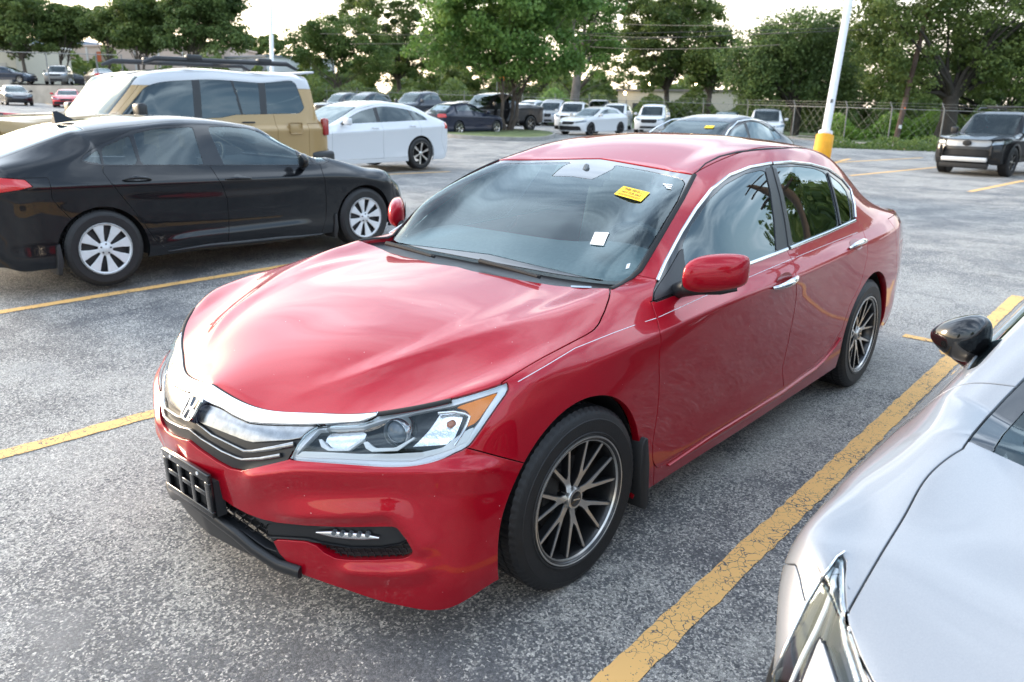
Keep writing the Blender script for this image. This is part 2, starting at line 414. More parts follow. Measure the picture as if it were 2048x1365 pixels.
    def cut(s, f, label=None, only=None, tmask=None):
        """split triangles along f = 0 (where tmask); relabel the f < 0 side to label (where current label in only)"""
        f = np.where(np.abs(f) < 1e-7, 1e-7, f)
        sg = f > 0
        T = s.T; st = sg[T]
        mix = st.any(1) & ~st.all(1)
        if tmask is not None: mix &= tmask
        if only is not None: mix &= np.isin(s.L, only)
        idx = np.where(mix)[0]
        if len(idx):
            Tm = T[idx]; sm = st[idx]
            lone = np.where(sm.sum(1) == 1, sm.argmax(1), (~sm).argmax(1))
            a = Tm[np.arange(len(idx)), lone]; b = Tm[np.arange(len(idx)), (lone+1) % 3]; c = Tm[np.arange(len(idx)), (lone+2) % 3]
            e = np.concatenate([np.stack([a, b], 1), np.stack([a, c], 1)]); es = np.sort(e, 1)
            ue, inv = np.unique(es, axis=0, return_inverse=True); inv = inv.ravel()
            t = f[ue[:, 0]]/(f[ue[:, 0]]-f[ue[:, 1]]); t = np.clip(t, 1e-4, 1-1e-4)[:, None]
            nv = len(s.V)
            s.V = np.concatenate([s.V, s.V[ue[:, 0]]*(1-t) + s.V[ue[:, 1]]*t])
            N = s.N[ue[:, 0]]*(1-t) + s.N[ue[:, 1]]*t
            s.N = np.concatenate([s.N, N/np.linalg.norm(N, axis=1, keepdims=True)])
            s.U = np.concatenate([s.U, s.U[ue[:, 0]]*(1-t) + s.U[ue[:, 1]]*t])
            s.isup = np.concatenate([s.isup, s.isup[ue[:, 0]] | s.isup[ue[:, 1]]])
            f = np.concatenate([f, np.zeros(len(ue))])
            ab = nv + inv[:len(idx)]; ac = nv + inv[len(idx):]
            new = np.concatenate([np.stack([a, ab, ac], 1), np.stack([ab, b, c], 1), np.stack([ab, c, ac], 1)])
            keep = np.ones(len(T), bool); keep[idx] = False
            s.T = np.concatenate([T[keep], new])
            s.L = np.concatenate([s.L[keep], np.tile(s.L[idx], 3)]); s.part = np.concatenate([s.part[keep], np.tile(s.part[idx], 3)])
            if tmask is not None: tmask = np.concatenate([tmask[keep], np.ones(len(new), bool)])
        if label is not None:
            g = f[s.T].sum(1) < 0
            if only is not None: g &= np.isin(s.L, only)
            if tmask is not None: g &= tmask
            s.L[g] = label
        return s
    def cutp(s, poly, label, only=None, part=None, space='px', xr=None, sm=0, ymin=None):
        """cut with a closed polygon given in photo pixels ('px'), side view ('xz'), front view ('yz') or plan ('xy')"""
        poly = np.asarray(poly, float)
        if sm: poly = smooth_poly(poly, sm, True)
        Q = pix(s.V if getattr(s, 'xf', None) is None else s.xf(s.V)) if space == 'px' else s.V[:, {'xz': [0, 2], 'yz': [1, 2], 'xy': [0, 1]}[space]]
        sc = 1.0 if space == 'px' else 1.0
        lo, hi = poly.min(0), poly.max(0); pad = (hi-lo).max()*.15 + (1e-3 if space != 'px' else 2)
        near = ((Q > lo-pad) & (Q < hi+pad)).all(1)
        f = np.full(len(s.V), 1e3)
        f[near] = sdf_poly(Q[near], poly)
        tm = np.ones(len(s.T), bool)
        if part is not None: tm &= s.part == part
        if ymin is not None: tm &= s.V[s.T].mean(1)[:, 1] > ymin
        if xr is not None:
            cx = s.V[s.T].mean(1)[:, 0]; tm &= (cx > xr[0]) & (cx < xr[1])
        return s.cut(f, label, only, tm)
    def refine(s, sel, n=1):
        """midpoint-subdivide the triangles selected by a boolean mask (edges of neighbours are split too)"""
        for _ in range(n):
            m = sel(s) if callable(sel) else sel
            if m.all():
                e = np.sort(np.concatenate([s.T[:, [0, 1]], s.T[:, [1, 2]], s.T[:, [2, 0]]]), 1)
                ue, inv = np.unique(e, axis=0, return_inverse=True); inv = inv.ravel(); nv = len(s.V); k = len(s.T)
                s.V = np.concatenate([s.V, (s.V[ue[:, 0]]+s.V[ue[:, 1]])/2])
                N = s.N[ue[:, 0]]+s.N[ue[:, 1]]; s.N = np.concatenate([s.N, N/np.linalg.norm(N, axis=1, keepdims=True)])
                s.U = np.concatenate([s.U, (s.U[ue[:, 0]]+s.U[ue[:, 1]])/2]); s.isup = np.concatenate([s.isup, s.isup[ue[:, 0]] | s.isup[ue[:, 1]]])
                q0, q1, q2 = nv+inv[:k], nv+inv[k:2*k], nv+inv[2*k:]; a, b, c = s.T.T
                s.T = np.concatenate([np.stack([a, q0, q2], 1), np.stack([q0, b, q1], 1), np.stack([q2, q1, c], 1), np.stack([q0, q1, q2], 1)])
                s.L = np.tile(s.L, 4); s.part = np.tile(s.part, 4)
                continue
            e = np.sort(np.concatenate([s.T[m][:, [0, 1]], s.T[m][:, [1, 2]], s.T[m][:, [2, 0]]]), 1)
            ue = np.unique(e, axis=0)
            key = {(int(a), int(b)): i for i, (a, b) in enumerate(ue)}
            nv = len(s.V)
            s.V = np.concatenate([s.V, (s.V[ue[:, 0]]+s.V[ue[:, 1]])/2])
            N = s.N[ue[:, 0]]+s.N[ue[:, 1]]; s.N = np.concatenate([s.N, N/np.linalg.norm(N, axis=1, keepdims=True)])
            s.U = np.concatenate([s.U, (s.U[ue[:, 0]]+s.U[ue[:, 1]])/2]); s.isup = np.concatenate([s.isup, s.isup[ue[:, 0]] | s.isup[ue[:, 1]]])
            T2 = []; L2 = []; P2 = []
            for t, l_, p_ in zip(s.T.tolist(), s.L.tolist(), s.part.tolist()):
                mid = [key.get((min(t[i], t[(i+1) % 3]), max(t[i], t[(i+1) % 3]))) for i in range(3)]
                cnt = sum(x is not None for x in mid)
                if cnt == 0: T2.append(t); L2.append(l_); P2.append(p_); continue
                q = [nv+x if x is not None else None for x in mid]; a, b, c = t
                if cnt == 3: new = [(a, q[0], q[2]), (q[0], b, q[1]), (q[2], q[1], c), (q[0], q[1], q[2])]
                elif cnt == 1:
                    i = [x is not None for x in mid].index(True); A_, B_, C_ = t[i], t[(i+1) % 3], t[(i+2) % 3]
                    new = [(A_, q[i], C_), (q[i], B_, C_)]
                else:
                    i = [x is None for x in mid].index(True); A_, B_, C_ = t[i], t[(i+1) % 3], t[(i+2) % 3]
                    qb, qc = q[(i+1) % 3], q[(i+2) % 3]
                    new = [(A_, B_, qb), (A_, qb, qc), (qb, C_, qc)]
                T2 += new; L2 += [l_]*len(new); P2 += [p_]*len(new)
            s.T = np.array(T2); s.L = np.array(L2); s.part = np.array(P2)
        return s
def panel_mesh(name, V, T, N, side=0, gap=.002, flange=.018, offset=0.0, round_=.0016, keep_y0=True, thick=0.0):
    """turn labelled triangles into a real panel: pulled back from its edge by gap, with a rolled edge turned in by flange.
    side 0: mirrored and joined over the centre plane, +1 left half, -1 right half"""
    used, inv = np.unique(T, return_inverse=True); T = inv.reshape(T.shape); V = V[used]; N = N[used]
    # collapse slivers left by the cuts
    qk = np.round(V/.0009).astype(np.int64); _, fi_, iv_ = np.unique(qk, axis=0, return_index=True, return_inverse=True); iv_ = iv_.ravel()
    T = iv_[T]; V = V[fi_]; N = N[fi_]; T = T[(T[:, 0] != T[:, 1]) & (T[:, 1] != T[:, 2]) & (T[:, 0] != T[:, 2])]
    lb = np.arange(len(V))
    for _ in range(60):
        m_ = lb[T].min(1); l2 = lb.copy(); np.minimum.at(l2, T.ravel(), np.repeat(m_, 3)); l2 = l2[l2]
        if (l2 == lb).all(): break
        lb = l2
    tl = lb[T[:, 0]]; u_, c_ = np.unique(tl, return_counts=True)
    if len(u_) > 1:                     # drop crumbs that the cuts left apart from the panel
        T = T[np.isin(tl, u_[c_ >= .015*c_.max()])]; us_, iv_ = np.unique(T, return_inverse=True); T = iv_.reshape(T.shape); V = V[us_]; N = N[us_]
    V = V + N*offset
    if side == -1:
        V = V*[1, -1, 1]; N = N*[1, -1, 1]; T = T[:, ::-1]
    elif side == 0:
        n = len(V); mid = np.abs(V[:, 1]) < 2e-5
        idx = np.where(mid, np.arange(n), n + np.cumsum(~mid) - 1)
        V2 = (V*[1, -1, 1])[~mid]; N2 = (N*[1, -1, 1])[~mid]
        T2 = idx[T][:, ::-1]
        V = np.concatenate([V, V2]); N = np.concatenate([N, N2]); T = np.concatenate([T, T2])
    # boundary edges
    e = np.concatenate([T[:, [0, 1]], T[:, [1, 2]], T[:, [2, 0]]])
    es = np.sort(e, 1); key = es[:, 0]*(len(V)+1) + es[:, 1]
    u, ix, cnt = np.unique(key, return_index=True, return_counts=True)
    be = e[ix[cnt == 1]]
    if len(be) and (flange > 0 or gap > 0):
        a, b = be[:, 0], be[:, 1]
        tg = V[b]-V[a]
        out = np.cross(tg, N[a]+N[b])
        ln = np.linalg.norm(out, axis=1, keepdims=True); out = out/np.maximum(ln, 1e-12)
        w = np.linalg.norm(tg, axis=1, keepdims=True)
        O = np.zeros_like(V); np.add.at(O, a, out*w); np.add.at(O, b, out*w)
        bv = np.unique(be)
        for _ in range(3):      # even out the edge direction along the edge
            O2 = O*.5/np.maximum(np.linalg.norm(O, axis=1, keepdims=True), 1e-9); On = O/np.maximum(np.linalg.norm(O, axis=1, keepdims=True), 1e-9)
            np.add.at(O2, a, On[b]*.5); np.add.at(O2, b, On[a]*.5); O = O2
        Ob = O[bv]; Ob = Ob - N[bv]*(Ob*N[bv]).sum(1, keepdims=True)
        Ob /= np.maximum(np.linalg.norm(Ob, axis=1, keepdims=True), 1e-9)
        V = V.copy(); pull = gap + round_
        isb = np.zeros(len(V), bool); isb[bv] = True; D = np.zeros_like(V); D[bv] = Ob; dist = np.full(len(V), 1e9); dist[bv] = 0.0
        ue = np.concatenate([e, e[:, ::-1]])
        for _ in range(3):       # carry the pull-back into the neighbouring vertices so that thin triangles do not fold over
            k_ = ue[(dist[ue[:, 0]] < 3*pull) & ~isb[ue[:, 1]]]
            if len(k_) == 0: break
            h_ = dist[k_[:, 0]] + np.maximum(((V[k_[:, 0]]-V[k_[:, 1]])*D[k_[:, 0]]).sum(1), 0)
            o_ = np.argsort(-h_); dist[k_[o_, 1]] = np.minimum(dist[k_[o_, 1]], h_[o_]); D[k_[o_, 1]] = D[k_[o_, 0]]
        w_ = np.clip(1-dist/(3*pull), 0, 1) if pull > 0 else (dist == 0)*1.0
        V -= D*(pull*w_)[:, None]
        n0 = len(V); k = len(bv); mp_ = np.full(n0, -1); mp_[bv] = np.arange(k)
        P1 = V[bv] + Ob*round_*.7 - N[bv]*round_*.45
        P2 = V[bv] + Ob*round_ - N[bv]*round_*1.3
        P3 = V[bv] + Ob*round_ - N[bv]*max(flange, round_*2)
        N1 = Ob*.6 + N[bv]*.8; N1 /= np.linalg.norm(N1, axis=1, keepdims=True)
        V = np.concatenate([V, P1, P2, P3]); N = np.concatenate([N, N1, Ob*.97 + N[bv]*.2, Ob])
        rows = [None, n0, n0+k, n0+2*k]
        F = []
        A0, B0 = a, b
        A1, B1 = n0+mp_[a], n0+mp_[b]
        for r in range(3):
            F.append(np.stack([B0, A0, A1], 1)); F.append(np.stack([B0, A1, B1], 1))
            A0, B0 = A1, B1; A1, B1 = A1+k, B1+k
        T = np.concatenate([T] + F)
    return mesh_np(name, V, T, N)

# ------------------------------------------------------------------ the red sedan: cage
SX = [.31, 0.0, -.43, -.62, -.95, -1.35, -1.75, -2.2, -2.65, -3.1, -3.45]      # side stations s6..s16
def accord_cage():
    f = [at(418, 764, y=0)*[1, 1, 1] - [.012, 0, .012], at(525.6, 819.5, y=.240), at(635, 828, y=.418), at(722, 829, y=.548), at(812, 817, y=.663), at(905, 798, y=.762)]
    top = [*f, at(1008, 767, y=.848), (0, .872, .860), (-.43, .870, .866), (-.62, .869, .877), (-.95, .869, .897), (-1.35, .869, .914), (-1.75, .866, .928),
           (-2.2, .858, .937), (-2.65, .85, .944), (-3.1, .828, .95), (-3.45, .785, .955), (-3.70, .70, .955), (-3.79, .60, .955), (-3.84, .47, .955), (-3.87, .33, .955), (-3.885, .17, .955), (-3.89, 0, .955)]
    def lev(front, side, rear_z, dx, cy):
        L = [tuple(p) for p in front]
        for x, (y, z) in zip(SX, side): L.append((x, y, z))
        base = [(-3.70, .72), (-3.80, .61), (-3.85, .48), (-3.885, .335), (-3.90, .17), (-3.905, 0)]
        L += [(x+dx, y*cy, rear_z) for x, y in base]
        return L
    FY = [0, .24, .42, .565, .69]
    def fr(xs, zs, y5, x6, y6, z6):
        P = [(x, y, z) for x, y, z in zip(xs[:5], FY, zs[:5])] + [(xs[5], y5, zs[5])]
        return P, (x6, y6, z6)
    def L(xs, zs, y5, p6, side, rz, dx, cy):
        P, s6 = fr(xs, zs, y5, *p6)
        l = lev(P, [(0, 0)] + side, rz, dx, cy); l[6] = s6; return l
    l5 = L([.858, .822, .755, .685, .598, .495], [.655, .652, .652, .660, .680, .702], .800, (.36, .876, .735),
           [(.906, .798), (.913, .823), (.916, .833), (.920, .846), (.924, .850), (.924, .854), (.917, .870), (.903, .884), (.88, .893), (.832, .897)], .885, -.02, 1.03)
    l4 = L([.892, .853, .785, .715, .630, .525], [.585, .585, .597, .607, .613, .622], .815, (.378, .888, .648),
           [(.918, .715), (.911, .720), (.908, .726), (.907, .733), (.908, .738), (.909, .745), (.915, .757), (.917, .77), (.898, .78), (.85, .785)], .79, -.03, 1.06)
    l3 = L([.905, .866, .800, .731, .650, .548], [.50, .50, .505, .51, .515, .52], .825, (.39, .900, .545),
           [(.925, .60), (.906, .59), (.898, .59), (.895, .59), (.895, .59), (.897, .595), (.910, .61), (.925, .63), (.908, .64), (.865, .645)], .65, -.03, 1.07)
    l2 = L([.893, .858, .796, .731, .654, .560], [.385, .385, .39, .395, .40, .40], .830, (.398, .905, .415),
           [(.926, .43), (.904, .41), (.894, .40), (.889, .395), (.889, .395), (.892, .40), (.906, .42), (.925, .46), (.908, .48), (.865, .48)], .50, -.015, 1.07)
    l1 = L([.882, .850, .792, .730, .657, .568], [.28, .28, .28, .275, .265, .262], .834, (.402, .906, .29),
           [(.918, .29), (.908, .28), (.903, .275), (.902, .275), (.902, .275), (.902, .28), (.906, .29), (.915, .31), (.90, .34), (.86, .35)], .36, .01, 1.05)
    l0 = L([.866, .836, .784, .722, .648, .558], [.205, .205, .200, .180, .152, .148], .820, (.408, .893, .205),
           [(.895, .195), (.895, .19), (.893, .19), (.893, .19), (.893, .19), (.893, .195), (.893, .20), (.89, .21), (.87, .235), (.83, .24)], .24, .04, 1.02)
    lower = [l0, l1, l2, l3, l4, l5, top]
    U = [None]*13
    U[0] = top[0:6]
    def row(*p): return [tuple(q) for q in p]
    U[1] = row((.555, 0, .815), (.543, .24, .811), (.50, .41, .802), (.44, .55, .797), (.375, .715, .801), top[6])
    U[2] = row((.205, 0, .900), (.20, .22, .897), (.18, .40, .890), (.14, .575, .884), (.095, .755, .878), top[7])
    U[3] = row((-.360, 0, .956), (-.366, .2, .953), (-.376, .40, .946), (-.384, .60, .948), (-.372, .755, .962), top[8])
    U[4] = row((-.47, 0, .958), (-.475, .21, .957), (-.488, .42, .955), (-.515, .625, .960), (-.60, .790, .965), top[9])
    U[5] = row((-.86, 0, 1.186), (-.858, .21, 1.182), (-.845, .43, 1.168), tuple(at(1300, 456, y=.652)), tuple(at(1356, 476, y=.722)), top[10])
    U[6] = row((-1.305, 0, 1.350), (-1.30, .20, 1.347), (-1.275, .39, 1.338), tuple(at(1388, 348, y=.575)), tuple(at(1422, 381, y=.678)), top[11])
    U[7] = row((-1.80, 0, 1.450), (-1.80, .20, 1.447), (-1.79, .39, 1.434), tuple(at(1500, 300, y=.575)), tuple(at(1545, 327, y=.650)), top[12])
    U[8] = row((-2.30, 0, 1.447), (-2.30, .20, 1.443), (-2.29, .39, 1.430), (-2.25, .575, 1.398), tuple(at(1603, 325, y=.650)), top[13])
    U[9] = row((-2.80, 0, 1.385), (-2.80, .20, 1.381), (-2.79, .385, 1.368), (-2.75, .565, 1.338), tuple(at(1663, 344, y=.668)), top[14])
    U[10] = row((-3.22, 0, 1.205), (-3.22, .20, 1.203), (-3.21, .385, 1.195), (-3.14, .565, 1.190), (-2.98, .725, 1.075), top[15])
    U[11] = row((-3.52, 0, 1.075), (-3.52, .19, 1.074), (-3.51, .37, 1.070), (-3.47, .54, 1.050), (-3.42, .70, .995), top[16])
    U[12] = [top[22], top[21], top[20], top[19], top[18], top[17]]
    lc = np.zeros((7, 23)); lc[5, 7:17] = [.3, .8, .9, .9, .9, .9, .9, .9, .8, .6]; lc[1, 8:15] = .5
    uc = np.zeros((13, 6)); uc[3, :] = .55; uc[4, :] = .75; uc[6, :4] = .35
    return lower, U, lc, uc
def hit_tris(V, T, u, v):
    """nearest intersection of the sight line of pixel (u, v) with triangles"""
    d = ray(u, v); a = V[T[:, 0]]; e1 = V[T[:, 1]]-a; e2 = V[T[:, 2]]-a
    p = np.cross(d, e2); det = (e1*p).sum(1); det = np.where(np.abs(det) < 1e-14, 1e-14, det)
    s_ = CPOS - a; uu = (s_*p).sum(1)/det; q = np.cross(s_, e1); vv = (q @ d)/det; t = (e2*q).sum(1)/det
    ok = (uu >= -1e-6) & (vv >= -1e-6) & (uu+vv <= 1+1e-6) & (t > .1)
    if not ok.any(): return None
    i = np.where(ok)[0][t[ok].argmin()]
    return CPOS + d*t[i], i, uu[i], vv[i]
class Surf:
    """queries on the uncut body surface (binned by photo pixel)"""
    def __init__(s, sh):
        s.V, s.T, s.N = sh.V.copy(), sh.T.copy(), sh.N.copy(); s.xf = getattr(sh, 'xf', None)
        W = s.V if s.xf is None else s.xf(s.V)
        s.W = W; px = pix(W); tp = px[s.T]; s.lo = tp.min(1); s.hi = tp.max(1); s.bin = {}
        B = 24
        fc = np.cross(W[s.T[:, 1]]-W[s.T[:, 0]], W[s.T[:, 2]]-W[s.T[:, 0]]); fl = 1 if s.xf is None else np.sign(np.linalg.det(s.xf(np.eye(3))-s.xf(np.zeros((3, 3)))))
        face = ((CPOS - W[s.T[:, 0]])*fc).sum(1)*fl > 0
        ok = np.where((s.hi[:, 0] > -50) & (s.lo[:, 0] < 2100) & (s.hi[:, 1] > -50) & (s.lo[:, 1] < 1500) & (s.hi-s.lo < 300).all(1) & face)[0]
        a = np.floor(s.lo[ok]/B).astype(int); b = np.floor(s.hi[ok]/B).astype(int)
        for i, (x0, y0), (x1, y1) in zip(ok.tolist(), a.tolist(), b.tolist()):
            for x in range(x0, x1+1):
                for y in range(y0, y1+1): s.bin.setdefault((x, y), []).append(i)
    def hit(s, u, v, off=0.0):
        c = s.bin.get((int(u//24), int(v//24)))
        if not c: return None, None
        c = np.array(c)
        h = hit_tris(s.W, s.T[c], u, v)
        if h is None: return None, None
        P, i, a, b = h; t = s.T[c[i]]
        n = s.N[t[0]]*(1-a-b) + s.N[t[1]]*a + s.N[t[2]]*b; n /= np.linalg.norm(n)
        if s.xf is not None: P = s.V[t[0]]*(1-a-b) + s.V[t[1]]*a + s.V[t[2]]*b
        return P + n*off, n
    def line(s, pts, off=0.0, step=10):
        """densified pixel polyline dropped on the surface"""
        out = []; nn = []
        pts = [np.array(p, float) for p in pts]
        Q = [pts[0]]
        for a, b in zip(pts[:-1], pts[1:]):
            k = max(1, int(np.linalg.norm(b-a)/step)); Q += [a + (b-a)*(j+1)/k for j in range(k)]
        for q in Q:
            P, n = s.hit(q[0], q[1], off)
            if P is not None: out.append(P); nn.append(n)
        return np.array(out), np.array(nn)
def ribbon(P, N, w, h, taper=False):
    """half-round moulding along a curve lying on a surface with normals N; w = width, h = height"""
    P = np.asarray(P); n = len(P); prof = [(-.5, -.3), (-.5, .35), (-.32, .85), (0, 1.0), (.32, .85), (.5, .35), (.5, -.3)]
    V = []; F = []; m = len(prof)
    for i in range(n):
        t = P[min(i+1, n-1)]-P[max(i-1, 0)]; t = t/np.linalg.norm(t); b = np.cross(N[i], t); b /= np.linalg.norm(b)
        k = 1.0 if not taper else min(1, .25 + 3*min(i, n-1-i)/n)
        ww = (w[i] if hasattr(w, '__len__') else w)*k
        for (a, c) in prof: V.append(P[i] + b*a*ww + N[i]*c*h)
    for i in range(n-1):
        for j in range(m-1): F.append((i*m+j, i*m+j+1, (i+1)*m+j+1, (i+1)*m+j))
    F += [tuple(range(m))[::-1], tuple((n-1)*m+j for j in range(m))]
    return V, F
def ribbon_obj(name, P, N, w, h, m, parent, side=1, taper=False):
    if side < 0: P = P*[1, -1, 1]; N = N*[1, -1, 1]
    mb = MB(); mb.add(*ribbon(P, N, w, h, taper)); return mb.build(name, m, parent, smooth=True, angle=50)

# ------------------------------------------------------------------ wheels (axis = local +y pointing outwards)
def tyre_mesh(name, R, rr, w, tread=True, n=180):
    """R outer radius, rr rim radius, w width; the outer sidewall at y = 0, inner at y = -w"""
    g = .007
    prof = [(rr-.004, -.010), (rr+.006, -.003), (rr+.012, .003), (rr+.017, .0035), (rr+.019, .0005), (rr+(R-rr)*.45, .003), (rr+(R-rr)*.62, .0035), (rr+(R-rr)*.64, .0015), (R-.024, -.003), (R-.013, -.009), (R-.006, -.017)]
    tr = []
    bands = [(-.024, 0), (-.060, 0), (-.061, -g), (-.069, -g), (-.070, 0), (-.106, 0), (-.107, -g), (-.117, -g), (-.118, 0), (-.153, 0), (-.154, -g), (-.162, -g), (-.163, 0), (-.198, 0)]
    k = w/.222
    tr = [(R+dr, y*k) for y, dr in bands]
    back = [(R-.0035, -w+.020), (R-.012, -w+.008), (R-.03, -w), (rr+.02, -w), (rr-.004, -w+.010)]
    P = prof + tr + back; m = len(P); V = []; F = []
    ns = len(prof)
    for i in range(n):
        q = 2*math.pi*i/n
        for j, (r, h) in enumerate(P):
            if tread:
                if j in (ns-2, ns-1, ns, ns+1) and i % 3 == 0: r -= .0035 if j > ns-2 else .0015
                if j in (ns+4, ns+5, ns+8, ns+9) and (i+1) % 3 == 0: r -= .004
            V.append((r*math.cos(q), h, r*math.sin(q)))
    for i in range(n):
        i2 = (i+1) % n
        for j in range(m-1): F.append((i*m+j, i2*m+j, i2*m+j+1, i*m+j+1))
    me = mesh_np(name, V, np.array(F)); return me
def finish(me, angle=40):
    bm = bmesh.new(); bm.from_mesh(me); bmesh.ops.recalc_face_normals(bm, faces=bm.faces)
    for f in bm.faces: f.smooth = True
    for e in bm.edges: e.smooth = not (len(e.link_faces) == 2 and e.calc_face_angle(0) > R_(angle))
    bm.to_mesh(me); bm.free(); return me
def spoke_mesh(name, polys, depth_f, mface, mside, thick=.03, bev=.0022):
    """polys: list of 2d outlines (radial r, tangential t); depth_f(r) -> y of the face. front faces get mface, sides mside"""
    bm = bmesh.new()
    for poly in polys:
        fr = [bm.verts.new((r, depth_f(r), t)) for r, t in poly]
        bk = [bm.verts.new((r, depth_f(r)-thick, t*1.06)) for r, t in poly]
        n = len(poly)
        f = bm.faces.new(fr); f.material_index = 0
        for i in range(n):
            q = bm.faces.new((fr[i], fr[(i+1) % n], bk[(i+1) % n], bk[i])); q.material_index = 1
        bm.faces.new(bk[::-1]).material_index = 1
    bmesh.ops.recalc_face_normals(bm, faces=bm.faces)
    if bev:
        es = [e for e in bm.edges if len(e.link_faces) == 2 and {f.material_index for f in e.link_faces} == {0, 1}]
        bmesh.ops.bevel(bm, geom=es, offset=bev, segments=1, affect='EDGES', material=1)
    me = bpy.data.meshes.new(name); bm.to_mesh(me); bm.free()
    me.materials.append(mface); me.materials.append(mside); return me
WHEEL_LIB = {}
def make_wheel(parent, loc, yrot, style, R=.325, rr=.228, w=.22, steer=0.0, detail=True):
    """a wheel part (Empty) with tyre, rim, spokes ... yrot 0: outer face towards +y, pi: towards -y"""
    e = bpy.data.objects.new('wheel', None); COL.objects.link(e); e.parent = parent; e.location = loc; e.empty_display_size = .1
    e.rotation_euler = (0, random.uniform(0, 6.28) if style != 'mesh7' else 0, 0)
    # spin about the axle first, then turn the face to its side
    spin = WHEEL_SPIN.get(style, .0) if style in WHEEL_SPIN else random.uniform(0, 6.28)
    e.rotation_mode = 'QUATERNION'
    e.rotation_quaternion = Quaternion((0, 0, 1), yrot + steer) @ Quaternion((0, 1, 0), spin)
    key = (style, R, rr, w, detail)
    if key not in WHEEL_LIB: WHEEL_LIB[key] = wheel_parts(style, R, rr, w, detail)
    for (nm, me, q) in WHEEL_LIB[key]:
        o = obj(nm, me, None, e)
        if q: o.rotation_euler = (0, q, 0)
    return e
WHEEL_SPIN = {'mesh7': R_(-12), 'cover8': .2}
def wheel_parts(style, R, rr, w, detail):
    out = []
    tm = tyre_mat()
    me = finish(tyre_mesh('tyre', R, rr-.004, w, detail, 210 if detail else 40), 24); me.materials.append(tm); out.append(('tyre', me, 0))
    black = mat('wheel_black', (.012, .012, .013), .32, coat=.4); silver = mat('machined_alloy', (.62, .60, .57), .28, metal=.9, var=.06, vscale=40)
    cover = mat('silver_cover', (.66, .67, .68), .38, metal=.15, var=.05, vscale=20); dark = mat('brake_dark', (.03, .028, .027), .6, metal=.4, var=.3, vscale=40)
    n = 72 if detail else 28
    # rim barrel with a flange lip
    mb = MB(); mb.lathe([(rr, -.012), (rr+.002, -.002), (rr-.002, .003), (rr-.008, .002), (rr-.012, -.004), (rr-.016, -.012), (rr-.024, -.03), (rr-.03, -w*.8), (rr-.06, -w*.82)], n)
    me = finish(mb.mesh('rim', True)); me.materials.append({'mesh7': black, 'cover8': mat('steel_rim', (.05, .05, .052), .5, metal=.3)}.get(style, silver if style in ('five', 'multi') else black)); out.append(('rim', me, 0))
    mb = MB(); mb.lathe([(.02, -.09), (.075, -.085), (.135, -.085), (.137, -.105), (.02, -.11)], 40); me = finish(mb.mesh('brake_disc', True)); me.materials.append(dark); out.append(('brake_disc', me, 0))
    if style == 'mesh7':
        mb = MB(); mb.lathe([(rr-.0065, -.001), (rr-.004, .0032), (rr+.0005, .0030), (rr+.002, -.002)], n); me = finish(mb.mesh('rim_lip', True)); me.materials.append(silver); out.append(('rim_lip', me, 0))
        mb = MB(); mb.lathe([(rr-.019, -.010), (rr-.0165, -.0035), (rr-.0140, -.0035), (rr-.0125, -.006)], n); me = finish(mb.mesh('rim_ring', True)); me.materials.append(silver); out.append(('rim_ring', me, 0))
        a = math.pi/14
        dep = lambda r: -.014 - .026*(1-((r-.03)/.18))**1.4 if r < .21 else -.014
        def ln(p, q, w0, w1):
            p = np.array(p); q = np.array(q); d = (q-p)/np.linalg.norm(q-p); nn = np.array((-d[1], d[0]))
            return [p+nn*w0/2, q+nn*w1/2, q-nn*w1/2, p-nn*w0/2]
        e = rr-.0145
        pt = lambda r, q: (r*math.cos(q), r*math.sin(q))
        L1 = [(.036, -.0150), (.072, -.0140), (.090, -.0180), pt(e, -a-.030), pt(e, -a+.030), (.108, -.0070), (.098, 0), (.108, .0070), pt(e, a-.030), pt(e, a+.030), (.090, .0180), (.072, .0140), (.036, .0150)]
        for k in range(7):
            if k == 0: sm = spoke_mesh('spoke', [L1], dep, silver, black, .03)
            out.append(('spoke', sm, 2*math.pi*k/7))
        mb = MB(); mb.lathe([(.001, -.022), (.026, -.021), (.031, -.020), (.036, -.022), (.040, -.030), (.040, -.06)], 40); me = finish(mb.mesh('hub_ring', True)); me.materials.append(silver); out.append(('hub_ring', me, 0))
        mb = MB(); mb.lathe([(.0005, -.0185), (.024, -.0188), (.0275, -.0205), (.0275, -.03)], 32); me = finish(mb.mesh('hub_cap', True)); me.materials.append(mat('cap_black', (.015, .014, .014), .25, coat=.6)); out.append(('hub_cap', me, 0))
        mb = MB(); mb.box((0, -.0178, 0), (.034, .001, .005)); me = mb.mesh('cap_lettering'); me.materials.append(silver); out.append(('cap_lettering', me, 0))
        mb = MB(); mb.box((.10, -.075, .03), (.07, .05, .16)); me = mb.mesh('brake_caliper', bevel=.008); me.materials.append(dark); out.append(('brake_caliper', me, 0))
        # barrel front wall between spokes (dark)
    elif style == 'cover8':
        dep = lambda r: -.004 - .018*max(0, (1-r/.2))
        mb = MB(); mb.lathe([(rr-.020, -.012), (rr-.014, -.001), (rr-.004, .003), (rr+.001, .001), (rr+.002, -.006)], n); me = finish(mb.mesh('cover_rim', True)); me.materials.append(cover); out.append(('cover_rim', me, 0))
        mb = MB(); mb.lathe([(.0005, .0), (.022, -.001), (.028, -.006), (.045, -.012), (.058, -.018), (.058, -.03)], 40); me = finish(mb.mesh('cover_hub', True)); me.materials.append(cover); out.append(('cover_hub', me, 0))
        e = rr-.013
        for k in range(8):
            if k == 0:
                sm = spoke_mesh('cover_spoke', [[(.040, -.013), (.075, -.0155), (.130, -.026), (e-.01, -.043), (e+.001, -.046), (e+.005, -.02), (e+.006, 0), (e+.005, .02), (e+.001, .046), (e-.01, .043), (.130, .026), (.075, .0155), (.040, .013)]], dep, cover, cover, .012, .003)
            out.append(('cover_spoke', sm, 2*math.pi*k/8))
        mb = MB()
